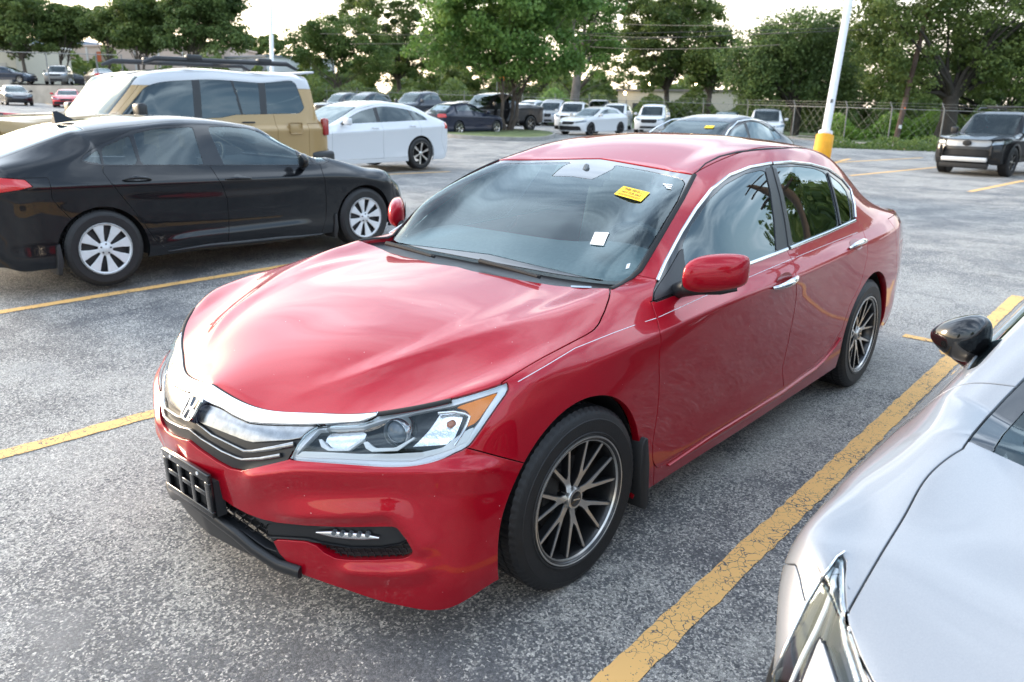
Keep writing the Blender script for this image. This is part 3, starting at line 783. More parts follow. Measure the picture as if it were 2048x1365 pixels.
        for k in range(5):
            q = 2*math.pi*(k+.5)/5; mb.box((.040*math.cos(q), -.006, .040*math.sin(q)), (.012, .012, .012))
        me = mb.mesh('lug_nuts', bevel=.003); me.materials.append(black); out.append(('lug_nuts', me, 0))
        mb = MB(); mb.lathe([(.06, -.045), (.12, -.042), (rr-.02, -.05)], 40); me = finish(mb.mesh('steel_wheel', True)); me.materials.append(mat('steel_wheel', (.02, .02, .021), .55)); out.append(('steel_wheel', me, 0))
    else:
        ns, face = {'five': (5, silver), 'ten': (10, silver), 'dark5': (5, mat('wheel_grey', (.06, .06, .065), .35, metal=.5)), 'six': (6, silver), 'duo6': (6, silver)}.get(style, (5, silver))
        dep = lambda r: -.010 - .02*max(0, (1-r/.2))
        e = rr-.010; wd = .034 if ns <= 6 else .017
        poly = [(.03, -wd*.5), (.09, -wd*.42), (e, -wd*.8), (e+.006, 0), (e, wd*.8), (.09, wd*.42), (.03, wd*.5)]
        sm = spoke_mesh('spoke', [poly], dep, face, black, .03, .002 if detail else 0)
        for k in range(ns): out.append(('spoke', sm, 2*math.pi*k/ns))
        mb = MB(); mb.lathe([(.0005, -.012), (.03, -.014), (.045, -.024), (.045, -.05)], 20); me = finish(mb.mesh('hub_cap', True)); me.materials.append(face); out.append(('hub_cap', me, 0))
        mb = MB(); mb.lathe([(rr-.014, -.008), (rr-.006, .002), (rr+.001, .002), (rr+.002, -.004)], n); me = finish(mb.mesh('rim_lip', True)); me.materials.append(face); out.append(('rim_lip', me, 0))
    return out

# ------------------------------------------------------------------ the red sedan: panels cut out of the surface
def subshell(sh, m):
    s = Shell(); used, inv = np.unique(sh.T[m], return_inverse=True)
    s.V = sh.V[used]; s.N = sh.N[used]; s.U = sh.U[used]; s.isup = sh.isup[used]; s.T = inv.reshape(-1, 3); s.L = np.zeros(len(s.T), int); s.part = sh.part[m].copy()
    return s
def ridge(sh, pts, amp, w0, w1, up=True, xr=(-9, 9), part=1, fade=.25):
    """raise (or sink) the surface beside a crease line given in photo pixels: amp at the line falling to 0 over w0 px on its
    left side and w1 px on its right side"""
    Q = pix(sh.V if getattr(sh, 'xf', None) is None else sh.xf(sh.V)); P = smooth_poly(pts, 4); best = np.full(len(Q), 1e9); sgn = np.zeros(len(Q)); tt = np.zeros(len(Q)); n = len(P)-1
    for i, (a, b) in enumerate(zip(P[:-1], P[1:])):
        e = b-a; t = np.clip(((Q-a) @ e)/(e @ e), 0, 1); d = Q-a-t[:, None]*e; dd = np.hypot(d[:, 0], d[:, 1])
        m = dd < best; best[m] = dd[m]; sgn[m] = np.sign(e[0]*d[m, 1]-e[1]*d[m, 0]); tt[m] = (i+t[m])/n
    w = np.where(sgn > 0, w1, w0); k = np.clip(1-best/w, 0, 1); k = k*k*(3-2*k)
    # sharp at the line: keep a corner by mixing with a linear falloff
    k = .35*k + .65*np.clip(1-best/w, 0, 1)**1.5
    fd = np.clip(np.minimum(tt, 1-tt)/max(fade, 1e-3), 0, 1); fd = fd*fd*(3-2*fd)
    m = (sh.V[:, 0] > xr[0]) & (sh.V[:, 0] < xr[1]) & (sh.isup if part == 1 else ~sh.isup if part == 0 else True)
    m = m*np.clip((sh.V[:, 0]-xr[0])/.16, 0, 1)
    sh.V = sh.V + sh.N*(amp*k*fd*m)[:, None]

def red_car():
    lo, up, lc, uc = accord_cage()
    sh = Shell().build(lo, up, .0155, lc, uc)
    # pressed creases of the bonnet and the bumper
    ridge(sh, [(600, 812), (690, 772), (800, 722), (930, 664), (1020, 628), (1075, 596), (1095, 575)], .010, 30, 70, xr=(-.40, .8), fade=.4)
    ridge(sh, [(560, 800), (640, 775), (760, 735), (900, 690), (1060, 640), (1180, 598), (1215, 585)], .007, 26, 24, xr=(-.40, .8), fade=.35)
    ridge(sh, [(1045, 770), (1120, 745), (1230, 705), (1320, 668)], .004, 22, 30, part=None, xr=(-.5, .4))
    ridge(sh, [(470, 955), (540, 945), (600, 938), (700, 940), (800, 942), (900, 938), (1040, 932)], .020, 22, 60, part=0, xr=(.2, 1.2), fade=.1)
    ridge(sh, [(520, 1020), (620, 1028), (720, 1026), (780, 1024), (800, 1040), (835, 1085), (860, 1130)], .022, 50, 30, part=0, xr=(.2, 1.2), fade=.15)
    ridge(sh, [(655, 1135), (740, 1142), (820, 1140), (880, 1125)], .018, 22, 40, part=0, xr=(.2, 1.2), fade=.2)
    sh.normals()
    sf = Surf(sh)
    car = empty('red_sedan', (0, 0, 0), 0, 'shiny red four-door sedan with chrome grille, black mesh wheels and yellow windshield sticker', 'car')
    M_red = paint('red_paint', (.38, .0010, .012), metal=.35, rough=.38, flake=.15, dirt=.8, cior=1.44)
    M_chrome = mat('chrome', (.78, .79, .80), .05, metal=1.0); M_chrome2 = mat('chrome_ground_grey', (.34, .345, .35), .2, metal=1.0, var=.18, vscale=45)  # second chrome is darkened: the ground's grey reflection is painted into its colour
    M_trim = mat('satin_black_trim', (.012, .013, .015), .38, var=.15, vscale=10); M_matte = mat('matte_black', (.012, .012, .013), .75)
    M_gloss = mat('gloss_black', (.008, .008, .009), .12, coat=.5)
    M_ws = glass('windshield_glass', (.80, .97, .98), .04, 0, 1.15); M_tint = glass('tinted_glass', (.30, .36, .38), .55)
    M_frit = mat('windshield_frit', (.010, .012, .016), .06, coat=1.0, crough=.0)
    M_lens = glass('lamp_lens', (.97, .98, .99), .01, 0, .7); M_amber = mat('amber_reflector', (1.0, .27, .004), .45, spec=.2, bump=.2, bscale=300)
    M_lampdark = mat('lamp_housing', (.016, .017, .02), .25, metal=.2); M_lampchrome = mat('lamp_chrome', (.80, .81, .83), .12, metal=1.0, bump=.08, bscale=90)
    M_drl = mat('light_guide', (.84, .87, .87), .25, coat=.3)
    (HOOD, WS, FRIT, COWL, TRIM, FGL, BPIL, RGL, QGL, SAIL, ROOF, GUT, BACK, TRUNK, HL, GRB, CHB, CHP, BL1, BL2, LOWB, FOGT, BUMP, FEND, FD, RD, SIDE, RB, TAIL, SILL, FOGM, MESH) = range(1, 33)
    gap = [(1004, 764.5), (1030.5, 747.7), (1058, 731), (1086, 715), (1141.8, 686), (1175, 668.5), (1188, 660), (1198, 648), (1210, 622), (1218.4, 597), (1221.7, 577)]
    rear = [(1169.7, 576), (1114, 571.8), (1058, 563), (1002.7, 553), (947, 542.6), (891, 527), (835.7, 507.8), (780, 485), (600, 400)]
    sh.cutp(gap + rear + [(100, 500), (100, 1100), (900, 1100), (1000, 800)], HOOD, [0], 1, xr=(-.6, 1.2))
    # windshield
    wso = [(1389, 349.5), (1365, 396.7), (1331, 454.8), (1296.8, 513), (1279.7, 542), (1262.6, 557), (1238.7, 571), (1220, 580), (1100, 660), (500, 500), (900, 280), (1026.8, 301.7), (1091.8, 305), (1160, 311), (1228.5, 321.5), (1296.8, 333.5)]
    sh.cutp(wso, WS, [0], 1, xr=(-1.5, -.3))
    fu = np.where(sh.isup, sh.U[:, 0], 99); sh.cut(fu-4.0, COWL, [WS], sh.part == 1)
    wsi = [(1362, 357), (1369, 366), (1355, 400), (1318, 462), (1275, 531), (1262, 550), (1245.6, 561), (1225, 563), (1180, 555), (1074.7, 530), (931, 495.8), (828.6, 461.6), (700, 410), (900, 312), (1026, 309), (1091.8, 313), (1160, 319), (1228.5, 330), (1296.8, 342)]
    sens = [(1088, 300), (1076, 342), (1184, 359), (1228, 337), (1235, 318)]
    f = np.where(sh.isup, sdf_poly(pix(sh.V), wsi), 9.)
    f2 = sdf_poly(pix(sh.V), sens)
    mirror_px = pix(sh.V*[1, -1, 1])
    # the sensor patch straddles the centre line: its left half is traced, its right half mirrored
    f = np.maximum(f, -f2)
    sh.cut(f, 100, [WS]); sh.L[sh.L == WS] = FRIT; sh.L[sh.L == 100] = WS
    # side windows
    dlo_top = [(1314.5, 562), (1330.6, 524), (1362.8, 463.6), (1391, 419), (1423, 379), (1459.5, 350.7), (1499.8, 334.6), (1542, 326.6), (1580, 324.5), (1620.7, 328.6), (1657, 338.6), (1685, 358.8), (1701, 379), (1709, 407), (1713, 439.4)]
    belt = [(1713, 442), (1653, 469.6), (1578.4, 499.8), (1499.8, 530), (1400, 570), (1340, 594), (1304, 607)]
    sh.cutp(dlo_top + belt + [(1308, 582)], TRIM, [0], 1, xr=(-3.2, -.3), ymin=.54)
    fgl = [(1366, 490), (1383, 451.5), (1423, 396), (1451.5, 369), (1491.8, 347), (1531, 338), (1542, 383), (1550, 443.4), (1554, 505), (1491.8, 528.5), (1400, 564), (1374, 574), (1371, 540)]
    sh.cutp(fgl, FGL, [TRIM], 1, xr=(-3.2, -.3))
    sh.cutp([(1366, 490), (1371, 540), (1374, 574), (1340, 590), (1306, 604), (1309, 585), (1320, 566), (1335, 545)], SAIL, [TRIM], 1, xr=(-3.2, -.3))
    sh.cutp([(1531, 337), (1552, 333), (1568, 391), (1578.4, 443.4), (1586.5, 489.7), (1586, 494), (1554, 507), (1550, 443.4), (1542, 383)], BPIL, [TRIM], 1, xr=(-3.2, -.3))
    sh.cutp([(1554, 334), (1600, 332.5), (1630, 337), (1653, 345.5), (1665, 383), (1673, 419), (1678, 452), (1630, 471.5), (1588, 488.5), (1580, 443.4), (1570, 391)], RGL, [TRIM], 1, xr=(-3.2, -.3))
    sh.cutp([(1658, 348), (1683, 368), (1695, 385), (1701, 411), (1703.5, 440), (1683.5, 449), (1677, 415), (1669, 383)], QGL, [TRIM], 1, xr=(-3.2, -.3))
    # roof, gutters, rear glass, boot lid
    c = np.where(sh.isup, sh.U[:, 1], 9.); r = np.where(sh.isup, sh.U[:, 0], -1.)
    pm = sh.part == 1
    sh.cut(np.where(r > 5.9, c-3.0, 1.), ROOF, [0], pm)
    r = np.where(sh.isup, sh.U[:, 0], -1.); c = np.where(sh.isup, sh.U[:, 1], 9.)
    sh.cut(np.maximum(np.maximum(c-2.72, 9.05-r), r-10.72), BACK, [ROOF])
    r = np.where(sh.isup, sh.U[:, 0], -1.)
    sh.cut(np.where(sh.isup, 10.95-r, 1.), TRUNK, [ROOF])
    # wheel arches
    for ax in (.025, -2.776):
        f = np.hypot(sh.V[:, 0]-ax, sh.V[:, 2]-.313)-.385
        f = np.where((sh.V[:, 1] > .55), f, 1.)
        sh.cut(f, -1, None, sh.part == 0)
    # lower front: lamps, grille, intakes
    hl = [(764, 815), (902, 788), (1002, 757), (1012, 762), (1018, 774), (1016.6, 784), (997, 811), (975, 842.5), (957, 869), (941, 891), (926, 901), (889.6, 915.8), (860, 925), (828.6, 931), (797, 933), (767.5, 933), (682, 927), (578, 919.4), (591.7, 891), (608.8, 867), (630.8, 852.3), (718.7, 847.4), (740.7, 841.3), (755, 834)]
    sh.cutp(hl, HL, [0], 0, xr=(.1, 1.2))
    sh.cutp([(757, 800), (770, 826), (755, 834), (740.7, 841.3), (718.7, 847.4), (630.8, 852.3), (608.8, 867), (591.7, 891), (578, 918.5), (529.8, 930), (481, 941.8), (459.5, 938), (433, 923.7), (398, 899.6), (371.5, 877.6), (356, 861), (335, 835), (200, 700), (300, 600)], GRB, [0], 0, xr=(.1, 1.2))
    sh.cutp([(770, 810), (770, 826), (755, 834.5), (740.7, 842.5), (716, 847.4), (657.7, 851), (607.7, 852.3), (560, 851.5), (523.6, 850), (497, 847), (468, 833.8), (441.5, 817.4), (414.9, 808), (395, 795), (360, 765), (300, 690), (400, 640)], CHB, [GRB], 0, xr=(.1, 1.2))
    sh.cutp([(441.5, 817.4), (468, 833.8), (497, 847), (523.6, 850), (560, 851.5), (607.7, 852.3), (640, 852), (625, 858), (609, 870), (599, 877), (577, 881), (505, 886), (490.8, 883), (464, 872.8), (406.7, 850), (370, 828), (330, 790), (350, 760), (395, 795), (414.9, 808)], CHP, [GRB], 0, xr=(.1, 1.2))
    lowb = [(433, 990), (464, 1013), (495, 1029.7), (523, 1040), (554, 1047), (612.5, 1053), (690.6, 1056), (784, 1055), (793, 1057), (811.7, 1080.5), (825, 1104), (821.5, 1111.7), (804, 1117.6), (749, 1120), (700, 1120), (671, 1117.6), (647.7, 1106), (632, 1092), (612.5, 1084), (573, 1081), (544, 1079.7), (558, 1108), (580, 1131), (604.7, 1149), (640, 1250), (250, 1250), (200, 950), (330, 905), (400, 965)]
    sh.cutp(lowb, LOWB, [0], 0, xr=(.1, 1.2))
    sh.cutp([(560, 1044), (612.5, 1050), (690.6, 1053), (790, 1052), (798, 1056), (815, 1082), (800, 1091), (760, 1098), (700, 1098), (640, 1088), (612.5, 1080), (573, 1078), (530, 1076), (528, 1052)], FOGT, [LOWB], 0, xr=(.1, 1.2))
    sh.cutp([(815, 1083), (830, 1104), (824, 1114), (804, 1121), (749, 1124), (671, 1121), (640, 1106), (612, 1086), (640, 1089), (700, 1099), (760, 1099), (800, 1092)], FOGM, [LOWB], 0, xr=(.1, 1.2))
    sh.cutp([(433, 988), (464, 1011), (495, 1029), (528, 1052), (530, 1076), (541, 1080), (554, 1106), (530, 1098), (433, 1030), (330, 950), (250, 850), (330, 870), (400, 965)], MESH, [LOWB], 0, xr=(.1, 1.2))
    sh.cutp([(930, 895), (937, 897.5), (1052, 928), (1100, 960), (1100, 1400), (0, 1400), (0, 500), (600, 700)], BUMP, [0], 0, xr=(.15, 1.2))
    # side panels
    fd_gap = [(1300, 600), (1304.5, 610), (1310, 626.6), (1315.8, 644), (1321, 668), (1323, 682), (1319, 703), (1318, 727), (1319, 753.5), (1318, 788), (1315, 824.7), (1309, 864), (1305, 890.7), (1305.4, 919.7), (1309, 930), (1315, 937)]
    sh.cutp([(1304.5, 607), (1318, 559)] + [(1262, 548), (1230, 575), (1000, 650), (700, 1300), (1290, 1300), (1309, 930)][::1] + fd_gap[::-1][1:], FEND, [0], None, xr=(-.75, .9))
    sill = [(1309, 931), (1315, 937), (1398, 884), (1477.5, 834), (1564.5, 779), (1630.5, 729), (1651.6, 709), (1667.4, 687.5), (1676, 672), (1684, 660)]
    dgap = [(1575, 500), (1576, 506), (1588.5, 528), (1593, 556), (1592.5, 592.5), (1588.5, 624.7), (1578, 677), (1570, 713), (1565, 737.5), (1566, 755.7), (1568, 777)]
    sh.cutp(fd_gap + [(1315, 937), (1398, 884), (1477.5, 834), (1568, 777)] + dgap[::-1][1:] + [(1555, 490), (1500, 480), (1310, 560)], FD, [0], None, xr=(-2.4, -.2))
    rgap = [(1713, 436), (1722, 452), (1729, 470), (1734, 484), (1736, 500), (1733, 522), (1727.5, 544), (1719.4, 572), (1700, 610), (1684, 660)]
    sh.cutp(dgap + [(1630.5, 729), (1651.6, 709), (1667.4, 687.5), (1676, 672), (1684, 660)] + rgap[::-1][1:] + [(1690, 430), (1600, 470)], RD, [0], None, xr=(-3.2, -1.4))
    cx = sh.V[sh.T].mean(1)
    f = sh.V[:, 0] + 3.32 - .25*np.clip(sh.V[:, 2]-.5, -.5, .4); sh.cut(f, RB, [0], sh.part == 0)
    f = np.abs(sh.V[:, 2]-.87)-.085; f = np.maximum(f, sh.V[:, 0]+3.42); sh.cut(f, TAIL, [RB], sh.part == 0)
    f = np.where(sh.V[:, 0] < -.28, pix(sh.V)[:, 1]*0 + 1, 1.)
    sh.L[sh.L == 0] = SIDE
    def P(name, lab, m, side=0, parent=car, **k):
        t = sh.T[sh.L == lab]
        if len(t) == 0: print('EMPTY', name); return None
        return obj(name, panel_mesh(name, sh.V, t, sh.N, side, **k), m, parent)
    def P2(name, lab, m, **k): return [P(name, lab, m, s, **k) for s in (1, -1)]
    P('hood', HOOD, M_red, gap=.0025); P('roof', ROOF, M_red, gap=.005, flange=.03); P('trunk_lid', TRUNK, M_red); P('headliner', ROOF, mat('headliner', (.60, .62, .62), .9), offset=-.03, flange=0, gap=.0)
    P2('fender', FEND, M_red, flange=.03); doors_f = P2('front_door', FD, M_red); doors_r = P2('rear_door', RD, M_red)
    P2('body_side', SIDE, M_red, flange=.03, gap=.001); P('front_bumper', BUMP, M_red, flange=.035, gap=.0015); P('rear_bumper', RB, M_red, flange=.03)
    P('tail_light', TAIL, paint('tail_red', (.25, .003, .004), .0, .2))
    ws = P('windshield', WS, M_ws, flange=0, gap=0, offset=-.003); P('windshield_border', FRIT, M_frit, flange=.004, gap=.004, offset=-.003)
    P('cowl', COWL, M_trim, offset=-.02, flange=.0, gap=0); P('rear_window', BACK, M_tint, offset=-.003, flange=.004)
    for s in (1, -1):
        d = doors_f[0 if s > 0 else 1]; d2 = doors_r[0 if s > 0 else 1]
        P('window', FGL, M_tint, s, d, offset=-.006, flange=.003, gap=0); P('window', RGL, M_tint, s, d2, offset=-.006, flange=.003, gap=0)
        P('quarter_window', QGL, M_tint, s, d2, offset=-.006, flange=.003, gap=0)
        P('pillar_trim', BPIL, M_trim, s, d, offset=-.001, flange=.006, gap=.0); P('mirror_sail', SAIL, M_trim, s, d, offset=.002, flange=.008, gap=.001)
        P('window_seal', TRIM, M_gloss, s, d, offset=-.003, flange=.006, gap=.0)
        # dark gap between the doors inside the pillar trim, chrome surround of the side glass
        Pc, Nc = sf.line(dlo_top[0:8], .001, 9); ribbon_obj('chrome_trim', Pc, Nc, .0145, .005, M_chrome, d, s)
        Pc, Nc = sf.line([(1545, 326.8)] + dlo_top[8:14] + [(1711, 436)], .001, 9); ribbon_obj('chrome_trim', Pc, Nc, .0155, .005, M_chrome, d2, s)
        Pc, Nc = sf.line([(1711, 441), (1653, 467), (1580, 496.5)], .001, 9); ribbon_obj('chrome_trim', Pc, Nc, .0165, .005, M_chrome, d2, s)
        Pc, Nc = sf.line([(1575, 498.5), (1499.8, 527.5), (1440, 551), (1400, 567), (1375, 576)], .001, 9); ribbon_obj('chrome_trim', Pc, Nc, .0165, .005, M_chrome, d, s)
        Pc, Nc = sf.line([(1543, 328), (1560, 391), (1570, 443.4), (1577, 494)], .0, 9); ribbon_obj('seal_line', Pc, Nc, .006, .002, M_matte, d, s)
        Pc, Nc = sf.line([(1656, 347), (1667, 383), (1675, 417), (1681, 450)], .0, 9); ribbon_obj('divider_bar', Pc, Nc, .022, .004, M_trim, d2, s)
        gu = [(1391, 347), (1411, 327.5), (1439, 313.5), (1475.6, 304.5), (1512, 300), (1548, 297.3), (1590, 296), (1625, 298)]
        Pc, Nc = sf.line(gu, .0, 9); ribbon_obj('roof_gutter', Pc, Nc, .013, .003, M_matte, car, s, True)
        Pc, Nc = sf.line([(1389, 350), (1365, 397), (1331, 455), (1297, 513), (1280, 541), (1263, 556), (1240, 570), (1222, 578)], .001, 9); ribbon_obj('windshield_moulding', Pc, Nc, .020, .005, M_matte, car, s)
        # pinstripes on fender and doors
        pin = mat('pinstripe', (.75, .74, .78), .4)
        for seg, par in (([(1036, 764), (1090, 733), (1150, 697), (1230, 665), (1270, 650.5)], car), ([(1290, 644), (1312, 637)], car), ([(1317, 635), (1411, 592), (1500, 554), (1588, 516.5)], d), ([(1592, 515), (1650, 491), (1715, 465)], d2)):
            Pc, Nc = sf.line(seg, .0003, 7)
            if len(Pc) > 1: ribbon_obj('pinstripe', Pc, Nc, .0022, .0005, pin, par, s)
    # ---------------- grille
    gb = P('grille', GRB, M_trim, offset=-.010, flange=.01, gap=0)
    P('grille_bar', CHB, M_chrome, offset=.010, flange=.028, gap=.002, round_=.004, parent=gb); P('grille_panel', CHP, M_chrome2, offset=.000, flange=.012, gap=0, round_=.003, parent=gb)
    for L, w0, w1 in (([(587, 888), (545, 897), (505, 903), (488, 903), (464, 891), (423, 870.8), (378, 834), (352, 806)], .016, .007), ([(560, 911), (520, 918), (484, 920), (474, 917), (443.6, 903.6), (402.6, 878.5), (367.7, 850), (350, 830)], .014, .007)):
        Pc, Nc = sf.line(L, -.004, 6); k = Pc[:, 1] > .004; Pc, Nc = Pc[k], Nc[k]; wd = np.interp(Pc[:, 1], [.22, .34], [w1, w0])
        Pc = np.concatenate([Pc, (Pc*[1, -1, 1])[::-1]]); Nc = np.concatenate([Nc, (Nc*[1, -1, 1])[::-1]]); ribbon_obj('grille_blade', Pc, Nc, np.concatenate([wd, wd[::-1]]), .007, M_chrome2, gb)
    # emblem: a rounded frame with an H, on a chrome hump of the bar
    E0 = at(391, 815, y=0); i_ = np.argmin(np.linalg.norm(sf.V-E0, axis=1)); n0 = sf.N[i_]*[1, 0, 1]; n0 /= np.linalg.norm(n0); E0 = sf.V[i_]*[1, 0, 1] + n0*.018
    upv = np.cross(n0, [0, 1, 0]); upv = upv if upv[2] > 0 else -upv
    def ep(a, b, h): return Vector(E0 + np.array([0, 1.0, 0])*a + upv*b + n0*h)
    mb = MB()
    out = [(.036, .030), (.030, .0395), (0, .042), (-.030, .0395), (-.036, .030), (-.034, -.028), (-.027, -.040), (0, -.043), (.027, -.040), (.034, -.028)]
    mb.prism(out, -.03, .0, ep); mb.build('emblem_base', mat('emblem_blue', (.006, .007, .02), .12, coat=1.0), gb, bevel=.002)
    mb = MB(); k = len(out); inn = [(a*.87, b*.89) for a, b in out]
    for i in range(k):
        j = (i+1) % k
        mb.prism([out[i], out[j], inn[j], inn[i]], -.004, .005, ep)
    mb.build('emblem_frame', M_chrome, gb)
    mb = MB()
    for s in (1, -1):
        mb.prism([(s*.0235, .034), (s*.0125, .034), (s*.0085, .004), (s*.0085, -.006), (s*.0115, -.036), (s*.0195, -.036), (s*.0165, -.002), (s*.018, .004)], 0, .0055, ep)
    mb.prism([(-.0125, .003), (.0125, .003), (.0125, -.007), (-.0125, -.007)], 0, .0052, ep)
    mb.build('emblem_letter', M_chrome, gb)
    rg_, _ = hermite(np.array(lo[-1])[:6][:, None, :], [8]*5); rg_ = rg_[:, 0]; rg_ = np.concatenate([(rg_[:0:-1])*[1, -1, 1], rg_]); ribbon_obj('hood_seal', rg_ + [.004, 0, -.004], np.tile([.6, 0, .8], (len(rg_), 1)), .016, .006, M_matte, car)
    # ---------------- lower intakes
    lb = P('lower_trim', LOWB, M_trim, offset=-.004, flange=.03, gap=0)
    for s in (1, -1): P('fog_surround', FOGT, M_trim, s, lb, offset=-.012, flange=.02, gap=.0, round_=.004)
    P('intake_mesh', MESH, mat('honeycomb', (.010, .010, .011), .45), offset=-.045, flange=0, gap=-.03, parent=lb)
    for s in (1, -1): P('fog_mesh', FOGM, mat('honeycomb', (.010, .010, .011), .45), s, lb, offset=-.03, flange=.0, gap=-.02)
    # honeycomb bars in the intakes
    hexm = mat('honeycomb_bar', (.016, .016, .018), .4)
    for s in (1, -1):
        mb = MB()
        for j in range(4):
            for i in range(14):
                u = 640 + i*14 + (7 if j % 2 else 0); v = 1097 + j*8
                if sdf_poly(np.array([[u, v]]), [(815, 1085), (825, 1104), (804, 1117), (749, 1120), (671, 1117), (640, 1103), (625, 1092), (700, 1101), (760, 1101)])[0] > -2: continue
                p0, n_ = sf.hit(u-5, v, -.022); p1, _ = sf.hit(u+5, v, -.022); p2, _ = sf.hit(u+8, v+7, -.022)
                if p0 is None or p1 is None or p2 is None: continue
                for a, b in ((p0, p1), (p1, p2)): mb.tube([Vector(a*[1, s, 1]), Vector(b*[1, s, 1])], .0022, 4)
        if mb.V: mb.build('honeycomb', hexm, lb)
    mb = MB()
    for j in range(7):
        for i in range(-14, 15):
            y = (i + (.5 if j % 2 else 0))*.038; z = .30 + j*.022
            x = .862 - .55*y*y
            if abs(y) > .56 or (z > .40 and abs(y) > .50): continue
            mb.tube([(x, y-.012, z), (x, y+.012, z)], .0024, 4); mb.tube([(x, y+.012, z), (x-.004, y+.026, z+.011)], .0024, 4); mb.tube([(x, y-.012, z), (x-.004, y-.026, z+.011)], .0024, 4)
    mb.build('honeycomb', hexm, lb)
    # lip rail under the intake
    P0, N0 = sf.line([(604, 1143), (560, 1128), (535, 1112), (511, 1096), (476, 1066), (433, 1034), (400, 1008), (375, 985), (360, 968)], .006, 10)
    k = P0[:, 1] > 0; P0, N0 = P0[k], N0[k]
    P0 = np.concatenate([P0, (P0*[1, -1, 1])[::-1]]); N0 = np.concatenate([N0, (N0*[1, -1, 1])[::-1]])
    ribbon_obj('lip_rail', P0, N0, .042, .016, M_trim, lb)
    for s in (1, -1):
        # LED fog lamp: chrome strip with five lenses
        Pc, Nc = sf.line([(632, 1066), (690, 1073), (758, 1077)], -.004, 8); ribbon_obj('fog_lamp', Pc, Nc, .022, .005, M_chrome, lb, s, True)
        for i, (u, v) in enumerate([(668, 1066), (684, 1068), (701, 1069), (718, 1070), (735, 1070)]):
            p, n_ = sf.hit(u, v, .002); mb = MB(); mb.tube([Vector((p-n_*.01)*[1, s, 1]), Vector((p+n_*.003)*[1, s, 1])], [.009, .007], 12); mb.build('fog_led', mat('led_lens', (.10, .11, .12), .08, coat=1.0), lb, smooth=True)
    # plate holder (empty plastic frame with openings), hung on brackets
    mb = MB(); pl = lambda a, b, h: Vector((.914 + h + .03*b, a, .420 + b))
    hw, hh = .152, .076
    def bar(a0, a1, b0, b1, h0=-.012, h1=.004): mb.prism([(a0, b0), (a1, b0), (a1, b1), (a0, b1)], h0, h1, pl)
    bar(-hw, hw, hh-.03, hh); bar(-hw, hw, -hh, -hh+.022); bar(-hw, -hw+.028, -hh+.0221, hh-.0301); bar(hw-.028, hw, -hh+.0221, hh-.0301)
    bar(-.055, -.030, -hh+.0222, hh-.0302); bar(.030, .055, -hh+.0222, hh-.0302)
    for a0, a1 in ((-hw+.0281, -.0551), (-.0299, .0299), (.0551, hw-.0281)): bar(a0, a1, -.008, .010)
    lp = mb.build('plate_holder', M_gloss, car, bevel=.003); mb = MB(); bar(-hw+.01, hw-.01, -hh+.01, hh-.01, -.0145, -.0125); mb.build('plate_back', M_matte, lp)
    mb = MB(); bar(-hw, -.11, -hh+.0, hh-.03, -.045, -.0125); mb.build('plate_bracket', M_matte, lp); mb = MB(); bar(.11, hw, -hh, hh-.03, -.045, -.0125); mb.build('plate_bracket', M_matte, lp)
    for a in (-.09, .09):
        mb = MB(); mb.tube([pl(a, hh-.012, .003), pl(a, hh-.012, .007)], .006, 12); mb.build('plate_screw', mat('screw_white', (.7, .7, .7), .4), lp, smooth=True)
    # ---------------- headlamps
    hs = subshell(sh, sh.L == HL); hs2 = subshell(hs, np.ones(len(hs.T), bool)); hs2.refine(np.ones(len(hs2.T), bool), 1)
    def HP(name, polys, m, off, side, par, flange=.012, rd=.002):
        q = subshell(hs2, np.ones(len(hs2.T), bool))
        f = np.full(len(q.V), 1e3); px_ = pix(q.V)
        for p_, sg in polys:
            d = sdf_poly(px_, p_); f = np.minimum(f, d) if sg > 0 else np.maximum(f, -d)
        q.cut(f, 1, None); t = q.T[q.L == 1]
        if len(t) == 0: print('empty', name); return None
        return obj(name, panel_mesh(name, q.V, t, q.N, side, gap=0, flange=flange, offset=off, round_=rd), m, par)
    def c3(L): return [(560 + a/4.096, 740 + b/4.096) for a, b in L]
    full = [(500, 700), (1100, 700), (1100, 1000), (500, 1000)]
    for s in (1, -1):
        lens = P('headlight', HL, M_lens, s, gap=.003, flange=.01, offset=.0)
        q = subshell(hs, np.ones(len(hs.T), bool))
        obj('lamp_housing', panel_mesh('lamp_housing', q.V, q.T, q.N, s, gap=.0, flange=0, offset=-.060), M_lampdark, lens)
        # bezel around, light guide along the bottom, bowls, brackets, projector, amber reflector
        HP('lamp_bezel', [(hl, 1), (c3([(110, 700), (150, 650), (300, 472), (660, 455), (740, 430), (840, 398), (1100, 342), (1420, 286), (1795, 172), (1640, 420), (1540, 560), (1440, 640), (1250, 700), (1080, 738), (600, 732)]), -1)], mat('lamp_bezel', (.72, .74, .76), .3, metal=.35), -.014, s, lens, .02)
        HP('light_guide', [(c3([(165, 668), (330, 672), (640, 690), (900, 695), (1150, 680), (1330, 640), (1490, 520), (1560, 480), (1600, 470), (1540, 590), (1400, 660), (1250, 705), (1080, 745), (860, 745), (600, 735), (110, 715)]), 1)], M_drl, -.010, s, lens, .01)
        HP('amber_reflector', [(c3([(1430, 300), (1795, 178), (1770, 215), (1640, 400), (1600, 440), (1520, 475), (1545, 400), (1558, 365), (1520, 325)]), 1)], M_amber, -.011, s, lens, .01)
        HP('lamp_bowl', [(c3([(1300, 330), (1440, 330), (1500, 370), (1440, 560), (1380, 620), (1060, 640), (1110, 590), (1200, 480), (1260, 390)]), 1)], M_lampchrome, -.035, s, lens, .02)
        HP('lamp_bowl', [(c3([(375, 465), (640, 455), (670, 480), (640, 560), (540, 640), (380, 640), (320, 560), (340, 500)]), 1)], M_lampchrome, -.040, s, lens, .02)
